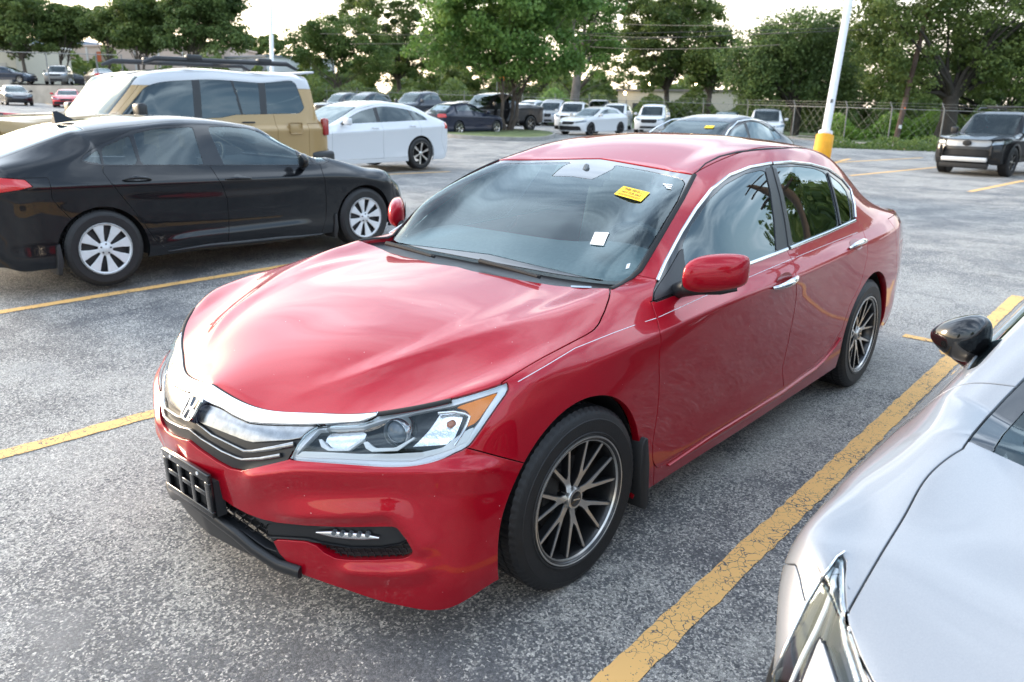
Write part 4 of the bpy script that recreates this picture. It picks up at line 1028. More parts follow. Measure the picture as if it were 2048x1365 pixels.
        HP('lamp_bracket', [(c3([(285, 545), (320, 548), (350, 605), (385, 635), (515, 640), (660, 540), (675, 548), (540, 662), (365, 662), (308, 625)]), 1)], M_drl, -.020, s, lens, .018)
        HP('lamp_bracket', [(c3([(655, 575), (700, 572), (730, 612), (770, 640), (930, 640), (1090, 540), (1105, 548), (950, 672), (730, 675), (680, 640)]), 1)], M_drl, -.020, s, lens, .018)
        Pc, Nc = sf.line(c3([(1290, 345), (1420, 335), (1510, 352), (1555, 378), (1530, 450), (1490, 530), (1430, 620)]), -.013, 4); ribbon_obj('reflector_rim', Pc, Nc, .009, .005, M_chrome, lens, s)
        p, n_ = sf.hit(785, 862, -.028); dirv = np.array((.93, .25, .05)); dirv /= np.linalg.norm(dirv)
        p = p*[1, s, 1]; dirv = dirv*[1, s, 1]; Mq = Vector(dirv).to_track_quat('Y', 'Z').to_matrix().to_4x4(); Mq.translation = Vector(p)
        mb = MB(); mb.lathe([(.034, -.05), (.036, -.005), (.040, .002), (.043, -.002), (.043, -.05)], 32, Mq); mb.build('projector_ring', M_chrome, lens, smooth=True)
        mb = MB(); mb.lathe([(.0004, .012), (.012, .0105), (.022, .006), (.030, -.001), (.034, -.010)], 32, Mq); mb.build('projector_lens', mat('projector_glass', (.10, .13, .16), .03, coat=1.0), lens, smooth=True)
        p, n_ = sf.hit(898, 848, -.022); p = p*[1, s, 1]
        mb = MB(); mb.tube([Vector(p)-Vector(dirv)*.02, Vector(p), Vector(p)+Vector(dirv)*.008], [.011, .011, .004], 12); mb.build('turn_bulb', mat('amber_bulb', (.55, .14, .04), .15, coat=1.0), lens, smooth=True)
    # ---------------- mirrors, handles
    for s in (1, -1):
        d = doors_f[0 if s > 0 else 1]
        mirror(d, s, M_red, M_trim)
        for par, (u0, v0), (u1, v1) in ((doors_f[0 if s > 0 else 1], (1545, 577), (1590, 553)), (doors_r[0 if s > 0 else 1], (1698, 498), (1728, 486))):
            a, na = sf.hit(u0, v0, .0); b, nb = sf.hit(u1, v1, .0)
            n_ = (na+nb)/2; m_ = (a+b)/2
            K = 14; V = []; 
            pts = []; rad = []
            for i in range(K+1):
                t = i/K; q = a + (b-a)*t; lift = .040*math.sin(math.pi*min(1, max(0, t)))**.5*(1-.25*t) + .004
                pts.append(Vector((q + n_*lift)*[1, s, 1])); rad.append(.0035 + .0125*math.sin(math.pi*(.06+.88*t))**.7)
            mb = MB(); mb.tube(pts, rad, 14)
            mb.V = [tuple(np.array(p)) for p in mb.V]
            mb.build('door_handle', M_chrome, par, smooth=True)
            # recess cup behind the handle
            mb = MB(); tdir = (b-a)/np.linalg.norm(b-a); bdir = np.cross(n_, tdir)
            V = []; F = []; R1 = np.linalg.norm(b-a)*.34; R2 = .034; c_ = m_ + tdir*.005 + bdir*.008*np.sign(bdir[2])
            for i in range(6):
                r = (i+1)/6
                for k in range(24):
                    q = 2*math.pi*k/24; pp = c_ + tdir*R1*r*math.cos(q) + bdir*R2*r*math.sin(q) + n_*(.0012 - .0005*(1-r))
                    V.append(pp*[1, s, 1])
            V.append((c_+n_*.0006)*[1, s, 1])
            for i in range(5):
                for k in range(24): F.append((i*24+k, i*24+(k+1) % 24, (i+1)*24+(k+1) % 24, (i+1)*24+k))
            for k in range(24): F.append((k, (k+1) % 24, 144))
            mb.add(V, F); mb.build('handle_cup', paint('red_cup', (.25, .002, .005), .3, .42), par, smooth=True)
    # ---------------- wheels, arches, sills, flaps
    for ax, st in ((0.0, R_(-2.4)), (-2.776, 0)):
        for s in (1, -1):
            make_wheel(car, (ax, s*.905, .322), 0 if s > 0 else math.pi, 'mesh7', .326, .228, .222, st)
            mb = MB(); prof = []
            for i in range(25):
                q = R_(-12 + 204*i/24); prof.append((ax + .025*(ax == 0) + .392*math.cos(q), .313 + .392*math.sin(q)))
            V = [(x, s*(.90-.03), z) for x, z in prof] + [(x, s*.55, z) for x, z in prof]; n = len(prof)
            mb.add(V, [(i, i+1, n+i+1, n+i) for i in range(n-1)]); mb.add([(x, s*.552, z) for x, z in prof], [tuple(range(n))])
            mb.build('wheel_well', M_matte, car, smooth=True)
        # mud flap
    for s in (1, -1):
        mb = MB(); mb.prism([(-.352, .445), (-.372, .44), (-.395, .33), (-.405, .155), (-.385, .14), (-.355, .16), (-.335, .30), (-.338, .42)], .70, .930, lambda u, v, h: Vector((u, s*h, v))); mb.build('mud_flap', mat('flap_black', (.014, .014, .015), .55), car, bevel=.006)
        # sill highlight rail
        Pc, Nc = sf.line([(1335, 931), (1398, 891), (1477, 842), (1564, 787), (1628, 740), (1650, 719), (1668, 695), (1680, 676)], .0, 10)
        if len(Pc) > 2: ribbon_obj('side_skirt', Pc, Nc, .030, .010, M_red, car, s, True)
    # wipers
    for nm, L, off, rad in (('wiper', [(922, 522), (960, 533), (1010, 546), (1076, 565)], .022, [.016, .011, .008, .006]), ('wiper_blade', [(905, 517), (960, 527), (1020, 543), (1080, 562)], .014, [.007]*4)):
        W_ = [sf.hit(u, v, off)[0] for u, v in L]; k = [i for i, q in enumerate(W_) if q is not None]
        for dy in (0, -.60):
            mb = MB(); mb.tube([Vector(W_[i]) + Vector((0, dy, 0)) for i in k], [rad[i] for i in k], 8); mb.build(nm, M_matte, car, smooth=True)
    interior(car, sf)
    # stickers on the windshield
    glassz = lambda P, n_: P
    def sticker(name, quad, m, off=.0015, par=ws):
        Q = [sf.hit(u, v, off) for u, v in quad]; V = [q[0] for q in Q]
        n_ = Q[0][1]; mb = MB(); k = len(V); mb.add(V + [v - n_*.0008 for v in V], [tuple(range(k)), tuple(range(2*k-1, k-1, -1))] + [(i, k+i, k+(i+1) % k, (i+1) % k) for i in range(k)])
        return mb.build(name, m, par), V, n_
    ylw = mat('sticker_yellow', (.85, .58, .005), .5); blk = mat('sticker_ink', (.16, .03, .004), .6); wht = mat('sticker_white', (.8, .82, .84), .5)
    o, V, n_ = sticker('sale_sticker', [(1247, 373), (1300, 386), (1282, 404), (1228, 389)], ylw)
    o_ = V[3]; ex = V[2]-V[3]; ey = V[0]-V[3]
    def text_on(txt, x0, y0, wd, hgt, m, par, name):
        cu = bpy.data.curves.new(name, 'FONT'); cu.body = txt; cu.size = 1.0; cu.offset = .018; cu.align_x = 'LEFT'
        to = bpy.data.objects.new(name+'_tmp', cu); COL.objects.link(to)
        dg = bpy.context.evaluated_depsgraph_get(); me = bpy.data.meshes.new_from_object(to.evaluated_get(dg))
        bpy.data.objects.remove(to); co = np.array([v.co[:] for v in me.vertices])
        if len(co) == 0: return
        co[:, 0] = (co[:, 0]-co[:, 0].min())/np.ptp(co[:, 0]); co[:, 1] = (co[:, 1]-co[:, 1].min())/np.ptp(co[:, 1])
        W_ = o_ + np.outer(x0 + co[:, 0]*wd, ex) + np.outer(y0 + co[:, 1]*hgt, ey) + n_*.0012
        me.vertices.foreach_set('co', W_.ravel()); me.update(); me.materials.clear()
        return obj(name, me, m, par)
    text_on('THIS VEHICLE', .12, .66, .76, .24, blk, ws, 'sticker_lettering'); text_on('NOT FOR SALE', .14, .36, .70, .20, blk, ws, 'sticker_lettering'); text_on('by order of the dealer', .10, .14, .80, .12, blk, ws, 'sticker_lettering') if False else None
    for yy in (.22, .12):
        W_ = [o_ + ex*a + ey*b + n_*.0012 for a, b in ((.1, yy), (.9, yy), (.9, yy+.035), (.1, yy+.035))]
        mb = MB(); mb.add(W_, [(0, 1, 2, 3)]); mb.build('sticker_small_print', blk, ws)
    sticker('paper_slip', [(1190, 465), (1218, 466), (1207, 492), (1180, 489)], wht)
    for dx in (0, 1, 2): sticker('barcode_bar', [(1326+dx*3.2, 368+dx*3.6), (1345-dx*1.2, 370+dx*3.6), (1345-dx*1.2, 371.6+dx*3.6), (1326+dx*3.2, 369.6+dx*3.6)], wht)
    sticker('dealer_tag', [(1254, 529), (1261, 527), (1258, 537), (1251, 539)], wht); sticker('vin_plate', [(1142, 572), (1183, 573.5), (1183, 577), (1142, 575.5)], mat('vin_plate', (.25, .32, .40), .3))
    # spoiler on the boot lid
    mb = MB(); sp = [(-3.62, .98), (-3.76, .998), (-3.83, 1.012), (-3.855, 1.012), (-3.85, .995), (-3.78, .955)]
    V = []; F = []; ys = np.linspace(-.60, .60, 13); m_ = len(sp)
    for y in ys:
        k = (abs(y)/.60)
        for x, z in sp: V.append((x + .09*k**2.5, y, z - .05*k**3))
    for i in range(12):
        for j in range(m_): F.append((i*m_+j, i*m_+(j+1) % m_, (i+1)*m_+(j+1) % m_, (i+1)*m_+j))
    F += [tuple(range(m_)), tuple(12*m_+j for j in range(m_))]
    mb.add(V, F); mb.build('spoiler', M_red, car, bevel=.004, angle=25)
    return car
def mirror(d, s, M_body, M_trim):
    """door mirror: a shaped shell with flat back, black foot and glass"""
    # outline rings along y (from the door outwards): centre x, z, half-depth, half-height
    c = lambda u, v, y: at(u, v, y=y)
    ys = [.885, .905, .935, .975, 1.015, 1.045, 1.062]
    # silhouettes measured on the photograph: left end ~ (1372, 560), right end (1500, 545)
    V = []; F = []; m_ = 20
    fz = np.array((-.12, 0, .03))*(s < 0)
    A = at(1380, 553, y=.90) + fz; B = at(1497, 543, y=1.06) + fz
    hz = [.046, .066, .075, .076, .072, .064, .050]; hx = [.045, .068, .080, .080, .072, .058, .040]
    for i, y in enumerate(ys):
        t = (y-.885)/(1.062-.885); ctr = np.array(A)*(1-t) + np.array(B)*t; ctr[1] = y
        for k in range(m_):
            q = 2*math.pi*k/m_; cx, cz = math.cos(q), math.sin(q)
            ex = .55 if cx < 0 else 1.0               # flat at the back (glass side)
            dx = np.sign(cx)*abs(cx)**.8*hx[i]*ex; dz = np.sign(cz)*abs(cz)**.85*hz[i]*(1.0 if cz > 0 else .92)
            V.append((ctr[0]+dx-.0, s*y, ctr[2]+dz))
    n = len(ys)
    for i in range(n-1):
        for k in range(m_): F.append((i*m_+k, i*m_+(k+1) % m_, (i+1)*m_+(k+1) % m_, (i+1)*m_+k))
    F += [tuple(range(m_)), tuple((n-1)*m_+k for k in range(m_))]
    mb = MB(); mb.add(V, F); me = mb.mesh('mirror', True, angle=60)
    o = obj('mirror', me, M_body, d); sm = o.modifiers.new('s', 'SUBSURF'); sm.levels = 2; sm.render_levels = 2
    # black foot and lower lip
    ctrl = [at(1352, 583, y=.83), at(1372, 576, y=.88), at(1400, 580, y=.93), at(1440, 583, y=.98), at(1474, 579, y=1.03)]
    mb = MB(); mb.tube([Vector((p+fz)*[1, s, 1]) for p in ctrl], [.030, .034, .020, .014, .008], 12); mb.build('mirror_foot', M_trim, o, smooth=True)
    xb = float(np.mean([A[0], B[0]]))
    mb = MB(); V = []
    for k in range(16):
        q = 2*math.pi*k/16; t = .5+.42*math.cos(q); ctr = np.array(A)*(1-t) + np.array(B)*t; y = .885 + t*.177
        V.append((ctr[0]-.046, s*y, ctr[2]+.052*math.sin(q)))
    mb.add(V, [tuple(range(16))]); mb.build('mirror_glass', mat('mirror_silver', (.75, .77, .8), .03, metal=1.0), o)
def interior(car, sf):
    dash = mat('dash_black', (.24, .255, .26), .65, var=.1, vscale=60); seat = mat('seat_cloth', (.40, .42, .42), .9, var=.12, vscale=40); shade = mat('sun_visor', (.30, .32, .33), .8)
    mb = MB(); pr = [(-.50, .90), (-.62, .955), (-.80, .985), (-.98, .985), (-1.05, .94), (-1.08, .78), (-1.06, .55), (-.50, .55)]
    V = []; ys = np.linspace(-.70, .70, 15); m_ = len(pr); F = []
    for y in ys:
        hmp = .035*math.exp(-((y-.36)/.2)**2)
        for x, z in pr: V.append((x, y, z + (hmp if z > .93 else 0)))
    for i in range(14):
        for j in range(m_): F.append((i*m_+j, i*m_+(j+1) % m_, (i+1)*m_+(j+1) % m_, (i+1)*m_+j))
    F += [tuple(range(m_)), tuple(14*m_+j for j in range(m_))]
    mb.add(V, F); mb.build('dashboard', dash, car, smooth=True, angle=60)
    # steering wheel
    mb = MB(); c0 = Vector((-1.16, .36, .92)); ax = Vector((-.9, 0, .42)).normalized(); a = Vector((0, 1, 0)); b = ax.cross(a)
    mb.tube([c0 + (a*math.cos(q) + b*math.sin(q))*.185 for q in np.linspace(0, 2*math.pi, 33)], .016, 8, False)
    for q in (0, math.pi, -math.pi/2): mb.tube([c0, c0 + (a*math.cos(q) + b*math.sin(q))*.18], .014, 6)
    mb.tube([c0 - ax*.03, c0 + ax*.02], .06, 16); mb.tube([c0, c0 - ax*.22], .03, 10); mb.build('steering_wheel', mat('wheel_leather', (.06, .062, .066), .5), car, smooth=True)
    for y in (.37, -.37):
        mb = MB(); mb.box((-1.72, y, .60), (.56, .52, .20)); mb.box((-2.05, y, .86), (.16, .50, .60), M=Matrix.Rotation(R_(-14), 3, 'Y')); mb.build('front_seat', seat, car, bevel=.05, seg=3)
        mb = MB(); mb.box((-2.16, y, 1.23), (.10, .27, .17), M=Matrix.Rotation(R_(-10), 3, 'Y')); mb.build('headrest', seat, car, bevel=.035, seg=3)
    mb = MB(); mb.box((-2.70, 0, .62), (.5, 1.24, .2)); mb.box((-2.98, 0, .88), (.16, 1.24, .55), M=Matrix.Rotation(R_(-18), 3, 'Y')); mb.build('rear_seat', seat, car, bevel=.05, seg=3)
    mb = MB(); mb.box((-1.9, 0, .42), (3.2, 1.5, .04)); mb.box((-3.2, 0, .99), (.4, 1.2, .03)); mb.build('cabin_floor', mat('cabin_dark', (.02, .02, .021), .9), car)
    mb = MB(); mb.box((-1.17, 0, 1.26), (.03, .23, .06)); mb.tube([(-1.16, 0, 1.27), (-1.2, 0, 1.33)], .012, 8); mb.build('rear_view_mirror', dash, car, bevel=.012)

# ------------------------------------------------------------------ other vehicles: a parametric body
BASE = dict(fo=.93, wb=2.70, ro=1.08, W=1.80, H=1.44, zsill=.19, z0=.19, zlead=.70, lead=.13, bow=1.0, rbow=1.0, zhood=.90, xcowl=-.40, zcowl=.95,
            xwt=-1.30, zwt=1.34, xpk=-1.85, xrr=-2.75, zrr=1.36, xbg=-3.30, zbg=1.08, zdeck=1.0, c4y=.705, c3y=.625, c4drop=.075, zring_f=.86, zring_r=.95,
            belt=((-.5, .955), (-3.0, 1.02)), dlo=(-.55, -2.70), dlor=.12, pil=(-1.62,), qdiv=None, doors=(-.42, -1.68, -2.55), R=.318, rr=.215, tw=.205, wheel='five',
            arch=.37, h=.05, crease=.8, tailz=(.78, .95), hlz=(.60, .78), hly=(.42, .80), style='sedan', rise=0.0, deckflat=False)
def gcage(p):
    W = p['W']/2; fo, wb, ro = p['fo'], p['wb'], p['ro']; xe = -(wb+ro); bw, rb = p['bow'], p['rbow']
    offs = np.array([0, .016, .071, .145, .247, .375])*bw; FYf = np.array([0, .287, .466, .62, .757, .892]); s6x, s6y = fo-.545*bw if bw > .8 else fo-.46, .972
    zr_f, zr_r = p['zring_f'], p['zring_r']; zl = p['zlead']
    s6x = min(s6x, fo-.40)
    xs = [s6x, min(0.0, s6x-.2), p['xcowl']-.03, p['xcowl']-.22, p['xcowl']*.45+p['xwt']*.55, p['xwt']-.05, p['xpk'], (p['xpk']+p['xrr'])/2, p['xrr']+.05, (p['xrr']+p['xbg'])/2*.6+.4*p['xbg'], None]
    xend = xe + .22*rb + .02
    xs[9] = max(min(xs[9], xs[8]-.12), xend+.24); xs[8] = max(xs[8], xs[9]+.12); xs[10] = (xs[9]+xend)/2
    def zr(x):
        return float(np.interp(-x, [-s6x, 0.1, -p['xcowl']+.1, -xend], [zl+.07, zl+.07+(zr_f-zl-.07)*.75, zr_f, zr_r]))
    ring = [(fo-p['lead']-o*.92, W*y*.955, zl+dz) for o, y, dz in zip(offs, FYf, (0.0, -.006, -.004, .006, .02, .045))]
    ring += [(x, W*.952, zr(x)) for x in xs]
    yend = .952
    ring[6] = (s6x, W*.93, zr(s6x)); ring[15] = (xs[9], W*.935, zr(xs[9])); ring[16] = (xs[10], W*.90, zr(xs[10]))
    rear = [(xend, W*.80, zr_r), (xe+.12*rb+.02, W*.66, zr_r), (xe+.065*rb+.02, W*.52, zr_r), (xe+.03*rb+.02, W*.36, zr_r), (xe+.008*rb+.02, W*.18, zr_r), (xe+.02, 0, zr_r)]
    ring += rear
    kz_f = [0, .13, .33, .56, .73, .88]; dxf = [-.05, -.015, -.003, 0, -.02, -.055]; kz_s = [0, .117, .28, .55, .757, .91]; ky = [.966, .976, .97, .975, .987, 1.0]; rdx = [.05, .015, -.005, -.02, -.02, -.01]
    lower = []
    for k in range(6):
        L = []
        zf = p['z0'] + (zl-p['z0'])*kz_f[k]
        for o, y in zip(offs, FYf): L.append((fo+dxf[k]-o, W*y, zf))
        for j, x in enumerate(xs):
            zsl = p['zsill']; z = zsl + (ring[6+j][2]-zsl)*kz_s[k]
            if j == 0: z = .5*z + .5*zf
            y = W*ky[k]*(s6y if j == 0 else .975 if j == 9 else .935 if j == 10 else 1)
            L.append((x + (.012 if j == 0 else 0), y, z))
        zre = p['zsill']+.04 + (zr_r-p['zsill']-.04)*kz_s[k]
        for (x, y, z) in rear: L.append((x+rdx[k], min(y*1.05, W*.9), zre))
        lower.append(L)
    lower.append(ring)
    c4, c3 = p['c4y']*W, p['c3y']*W; H = p['H']; dr = p['c4drop']
    U = [None]*13; U[0] = ring[:6]
    def row(xc, zc, x4, z4, x3, z3, rg, y3=c3, y4=c4, crown=.014):
        return [(xc, 0, zc), (xc*.93+x3*.07, y3*.36, zc-crown*.15), (xc*.7+x3*.3, y3*.70, zc*.85+z3*.15), (x3, y3, z3), (x4, y4, z4), rg]
    x1, x2 = (fo-p['lead'])*.62, (fo-p['lead'])*.18; zh = p['zhood']
    z1 = zl + (zh-zl)*.55; z2 = zh
    U[1] = row(x1, z1, s6x+.06, z1-.008, x1-.09, z1-.006, ring[6], .60*W, .80*W)
    U[2] = row(x2, z2, ring[7][0]+.1, z2-.02, x2-.05, z2-.01, ring[7], .62*W, .83*W)
    zc = p['zcowl']; xc = p['xcowl']
    U[3] = row(xc+.03, zc, xc+.01, zc-.0, xc, zc-.006, ring[8], .65*W, .815*W)
    U[4] = row(xc-.07, zc+.002, xc-.20, zc+.01, xc-.12, zc+.004, ring[9], .68*W, .86*W)
    f = .5; zt = p['zwt']
    U[5] = row(xc-.07+(p['xwt']-xc+.07)*f, zc+(zt-zc)*(f+.04), xc-.2+(p['xwt']-xc+.2)*.52, zc+(zt-dr-zc)*.52, xc-.12+(p['xwt']+.05-xc+.12)*f, zc+(zt-.03-zc)*f, ring[10], .5*(.68*W+c3), .52*c4+.48*.86*W)
    U[6] = row(p['xwt'], zt, p['xwt']-.02, zt-dr-.012, p['xwt']+.05, zt-.026, ring[11])
    U[7] = row(p['xpk'], H, p['xpk'], H-dr-.03, p['xpk'], H-.042, ring[12])
    xm = (p['xpk']+p['xrr'])/2; zm = (H*.62+p['zrr']*.38)
    U[8] = row(xm, zm+.005, xm, zm-dr-.03, xm, zm-.042, ring[13])
    U[9] = row(p['xrr'], p['zrr'], p['xrr']+.06, p['zrr']-dr-.05, p['xrr']+.03, p['zrr']-.045, ring[14], c3*.985, c4*1.01)
    xb, zb = p['xbg'], p['zbg']; xq = (p['xrr']+xb)/2; zq = (p['zrr']+zb)/2 + .012
    U[10] = row(xq, zq, xq+.13, zq-.10, xq+.05, zq-.01, ring[15], c3*.97, (c4+.9*W)/2)
    U[11] = row(xb-.04, zb, max(xb+.03, xs[10]-.02), (zb+zr_r)/2+.012, xb-.01, zb-.02, ring[16], c3*.95, .80*W)
    if p['style'] != 'sedan':
        U[10] = row(xq, zq, xq+.10, zq-.05, xq+.05, zq-.005, ring[15], c3*.985, (c4*.55+.952*W*.45))
        U[11] = row(xb, zb, xb+.10, zb-.02, xb+.05, zb-.005, ring[16], c3*1.0, .84*W)
    if p['deckflat']:
        U[10] = row(xb, zb+.02, xb+.05, zb, xb, zb, ring[15], .70*W, .86*W)
        U[11] = row((xb+xe)/2, zb+.0, (xb+xe)/2, zb-.005, (xb+xe)/2, zb, ring[16], .70*W, .86*W)
    U[12] = [ring[22], ring[21], ring[20], ring[19], ring[18], ring[17]]
    lc = np.zeros((7, 23)); lc[5, 7:17] = p['crease']; lc[1, 8:15] = .4
    uc = np.zeros((13, 6)); uc[3, :] = .6; uc[4, :] = .75; uc[6, :4] = .35; uc[11, :] = .5
    if p['style'] != 'sedan': uc[9, :4] = .8
    if p['deckflat']: uc[9, :] = .9; uc[10, :] = .9; uc[11, :] = .6
    return lower, U, lc, uc
def gen_car(name, label, col, loc, rz, group=None, roofcol=None, interior_=True, full=True, **kw):
    p = dict(BASE); p.update(kw); W = p['W']/2
    car = empty(name, loc, rz, label, 'truck' if p['deckflat'] else 'car', group)
    lo, up, lc, uc = gcage(p)
    sh = Shell().build(lo, up, p['h'], lc, uc)
    if p.get('deform'): p['deform'](sh, p); sh.normals()
    M = col if not isinstance(col, tuple) else paint('paint_%02d_%02d_%02d' % tuple(int(c*99) for c in col), col, metal=p.get('metal', .3))
    MR = M if roofcol is None else paint('roof_%02d_%02d_%02d' % tuple(int(c*99) for c in roofcol), roofcol, metal=0.)
    trim, gl, chrome, matte = mat('satin_black_trim'), glass('tinted_glass'), mat('chrome'), mat('matte_black')
    wsg = glass('far_windshield', (.60, .74, .78), .5, 0, 1.0); tint = glass(*p['tint']) if p.get('tint') else glass('dark_tint', (.16, .20, .22), .7)
    xe = -(p['wb']+p['ro']); fo = p['fo']
    (HOOD, WS, COWL, DLO, PIL, ROOF, BACK, TRUNK, BUMP, FEND, D1, D2, SIDE, RB, TAIL, HL, GR, LOWG) = range(1, 19)
    def rc(): return np.where(sh.isup, sh.U[:, 0], -1.), np.where(sh.isup, sh.U[:, 1], 9.)
    up_ = lambda: sh.part == 1
    r, c = rc(); sh.cut(np.where(sh.isup, r-3.0, 1.), HOOD, [0], up_())
    r, c = rc(); sh.cut(np.maximum(c-4.15, 0*c-1), 50, [HOOD]); sh.L[sh.L == HOOD] = 0; sh.L[sh.L == 50] = HOOD
    r, c = rc(); sh.cut(np.where(sh.isup, r-4.0, 1.), COWL, [0], up_()); r, c = rc(); 
    sh.cut(3.75-c, 0, [COWL])
    r, c = rc(); sh.cut(np.maximum(r-6.0, c-(3.03)), WS, [0], up_())
    # side glass
    bx = np.array(p['belt']); V = sh.V
    def dlo():
        V = sh.V; zb = np.interp(-V[:, 0], -bx[:, 0], bx[:, 1]); r, c = rc()
        rear = p['dlo'][1] + (V[:, 2]-bx[-1, 1])*p['dlor']
        fr = V[:, 0]-p['dlo'][0]
        return np.where(sh.isup, np.maximum.reduce([(4.04-c)*.4, zb-V[:, 2], rear-V[:, 0], fr]), 1.)
    sh.cut(dlo(), DLO, [0], up_())
    for k_, x in enumerate(p['pil']):
        f = np.abs(sh.V[:, 0]-x-(sh.V[:, 2]-1.0)*-.14)-p.get('pilw', .045); sh.cut(f, 30+k_, [DLO])
    if p['qdiv']:
        f = np.abs(sh.V[:, 0]-p['qdiv']-(sh.V[:, 2]-1.0)*.12)-.018; sh.cut(f, 35, [DLO])
    r, c = rc(); sh.cut(np.where(r > 5.9, c-3.03, 1.), ROOF, [0], up_())
    r, c = rc(); b0, b1 = (9.06, 10.8) if p['style'] == 'sedan' else (9.12, 10.9)
    if p['deckflat']: b0, b1 = 9.1, 9.9
    sh.cut(np.maximum.reduce([c-2.75, b0-r, r-b1]), BACK, [ROOF]); r, c = rc(); sh.cut(np.where(sh.isup, (11.0 if p['style'] == 'sedan' and not p['deckflat'] else 10.9 if not p['deckflat'] else 9.95)-r, 1.), TRUNK, [ROOF])
    if roofcol is not None:      # two-tone: roof colour also on the upper pillars
        sh.cut(np.where(sh.isup, p.get('roofline', 1.55)-sh.V[:, 2], 1.), ROOF, [0])
    for ax in (.0, -p['wb']):
        f = np.hypot(sh.V[:, 0]-ax, sh.V[:, 2]-p['R']+.01)-p['arch']; f = np.where(sh.V[:, 1] > W*.6, f, 1.); sh.cut(f, -1, None, sh.part == 0)
    hz0, hz1 = p['hlz']; hy0, hy1 = p['hly']
    sh.cutp(p.get('hlpoly') or [(hy0, hz0+.01), (hy1, hz0+.05), (W*1.1, hz0+.08), (W*1.1, hz1+.05), (hy0+.06, hz1)], HL, [0], 0, 'yz', (p.get('hlx', fo-.55), 3))
    gz0, gz1 = p.get('grz', (hz0-.06, hz1-.02)); gw = p.get('grw', hy0-.03)
    sh.cutp([(-1, gz0), (gw*.85, gz0), (gw, gz0+.05), (gw, gz1-.02), (gw*.95, gz1), (-1, gz1)], GR, [0], 0, 'yz', (fo-.5, 3))
    lz0, lz1 = p.get('lgz', (p['z0']+.07, p['z0']+.20)); lw = p.get('lgw', .55)
    sh.cutp([(-1, lz0), (lw*1.05, lz0), (lw*.9, lz1), (-1, lz1)], LOWG, [0], 0, 'yz', (fo-.5, 3))
    sh.cut(.43*(p['arch']/.37)-sh.V[:, 0]-np.clip(sh.V[:, 2]-.45, 0, .3)*.45, BUMP, [0], sh.part == 0)
    d0, d1, d2 = p['doors']; zs = p['zsill']+.09
    V = sh.V
    bend = lambda V: np.where(V[:, 2] < .6, (.6-V[:, 2])*-.05, (V[:, 2]-.6)*-.03)
    sh.cut(np.where(sh.V[:, 0] > -1.0, d0-sh.V[:, 0]+bend(sh.V), 1.), FEND, [0])
    if full:
        sh.cut(np.maximum(np.maximum(d1-sh.V[:, 0]+bend(sh.V), zs-sh.V[:, 2]), np.where(sh.isup, (3.6-rc()[1])*.2, -1.)), D1, [0])
        rear = d2 + np.clip(sh.V[:, 2]-.35, 0, .45)*-.75*(p['style'] == 'sedan')-np.clip(sh.V[:, 2]-.35, 0, .45)*.5*(p['style'] != 'sedan') if not p['deckflat'] else d2+0*sh.V[:, 0]
        rear = np.maximum(rear, -p['wb']-.05*0+0*rear) if p['style'] == 'sedan' else rear
        sh.cut(np.maximum(np.maximum(rear-sh.V[:, 0], zs-sh.V[:, 2]), np.where(sh.isup, (3.6-rc()[1])*.2, -1.)), D2, [0])
    sh.cut(sh.V[:, 0]-(xe+.42)-np.clip(sh.V[:, 2]-.5, -.3, .1)*.5, RB, [0], sh.part == 0)
    tz0, tz1 = p['tailz']; ty = p.get('taily', .5); tl = p.get('tlen', .30)
    f = np.maximum.reduce([tz0-sh.V[:, 2], sh.V[:, 2]-tz1, sh.V[:, 0]-(xe+tl), ty*W-sh.V[:, 1]])
    sh.cut(f, TAIL, [0, RB])
    if p['style'] != 'sedan' or p['deckflat']:
        f = np.maximum(np.maximum(sh.V[:, 1]-W*.78, .55-sh.V[:, 2]), sh.V[:, 0]-(xe+.3)); sh.cut(f, 60, [RB, 0]); sh.L[sh.L == 60] = TRUNK
    sh.L[sh.L == 0] = SIDE
    def P(nm, lab, m, side=0, parent=car, **k):
        t = sh.T[sh.L == lab]
        if len(t) == 0: return None
        k.setdefault('gap', .0025); k.setdefault('round_', .002)
        return obj(nm, panel_mesh(nm, sh.V, t, sh.N, side, **k), m, parent)
    P('hood', HOOD, M); P('roof', ROOF, MR, gap=.001); P('tailgate' if p['style'] != 'sedan' else 'trunk_lid' if not p['deckflat'] else 'bed_cover', TRUNK, M if not p['deckflat'] else matte)
    P('front_bumper', BUMP, M, flange=.04); P('rear_bumper', RB, p.get('rbmat') or M)
    for s in (1, -1): P('tail_light', TAIL, mat('tail_lamp', (.55, .012, .012), .15, coat=1.0), s)
    P('grille', GR, p.get('grmat') or matte, offset=-.012, flange=.02, gap=0); P('lower_grille', LOWG, matte, offset=-.015, gap=0)
    P('windshield', WS, wsg, offset=-.002, flange=.003); P('cowl', COWL, trim, offset=-.01); P('rear_window', BACK, tint, offset=-.002, flange=.003)
    for s in (1, -1):
        P('fender', FEND, M, s, flange=.03); P('body_side', SIDE, M, s, flange=.03)
        d = P('front_door', D1, M, s) or car; d2_ = P('rear_door', D2, M, s) or car
        
        for k_ in (30, 31, 32, 35): P('pillar_trim', k_, trim, s, offset=-.002, gap=0, flange=.004)
        xs_ = sorted([-9.0, 9.0] + [x for x in p['pil']] + ([p['qdiv']] if p['qdiv'] else []))
        cz = sh.V[sh.T].mean(1); px_ = cz[:, 0]-(cz[:, 2]-1.0)*-.14
        for a_, b_ in zip(xs_[:-1], xs_[1:]):
            t = sh.T[(sh.L == DLO) & (px_ > a_) & (px_ < b_)]
            if len(t) > 3: obj('side_window', panel_mesh('side_window', sh.V, t, sh.N, s, offset=-.004, flange=.003, gap=0), tint, d)
        hl_ = P('headlight', HL, glass('far_lamp', (.9, .92, .94), .08), s, flange=.01)
        t = sh.T[sh.L == HL]
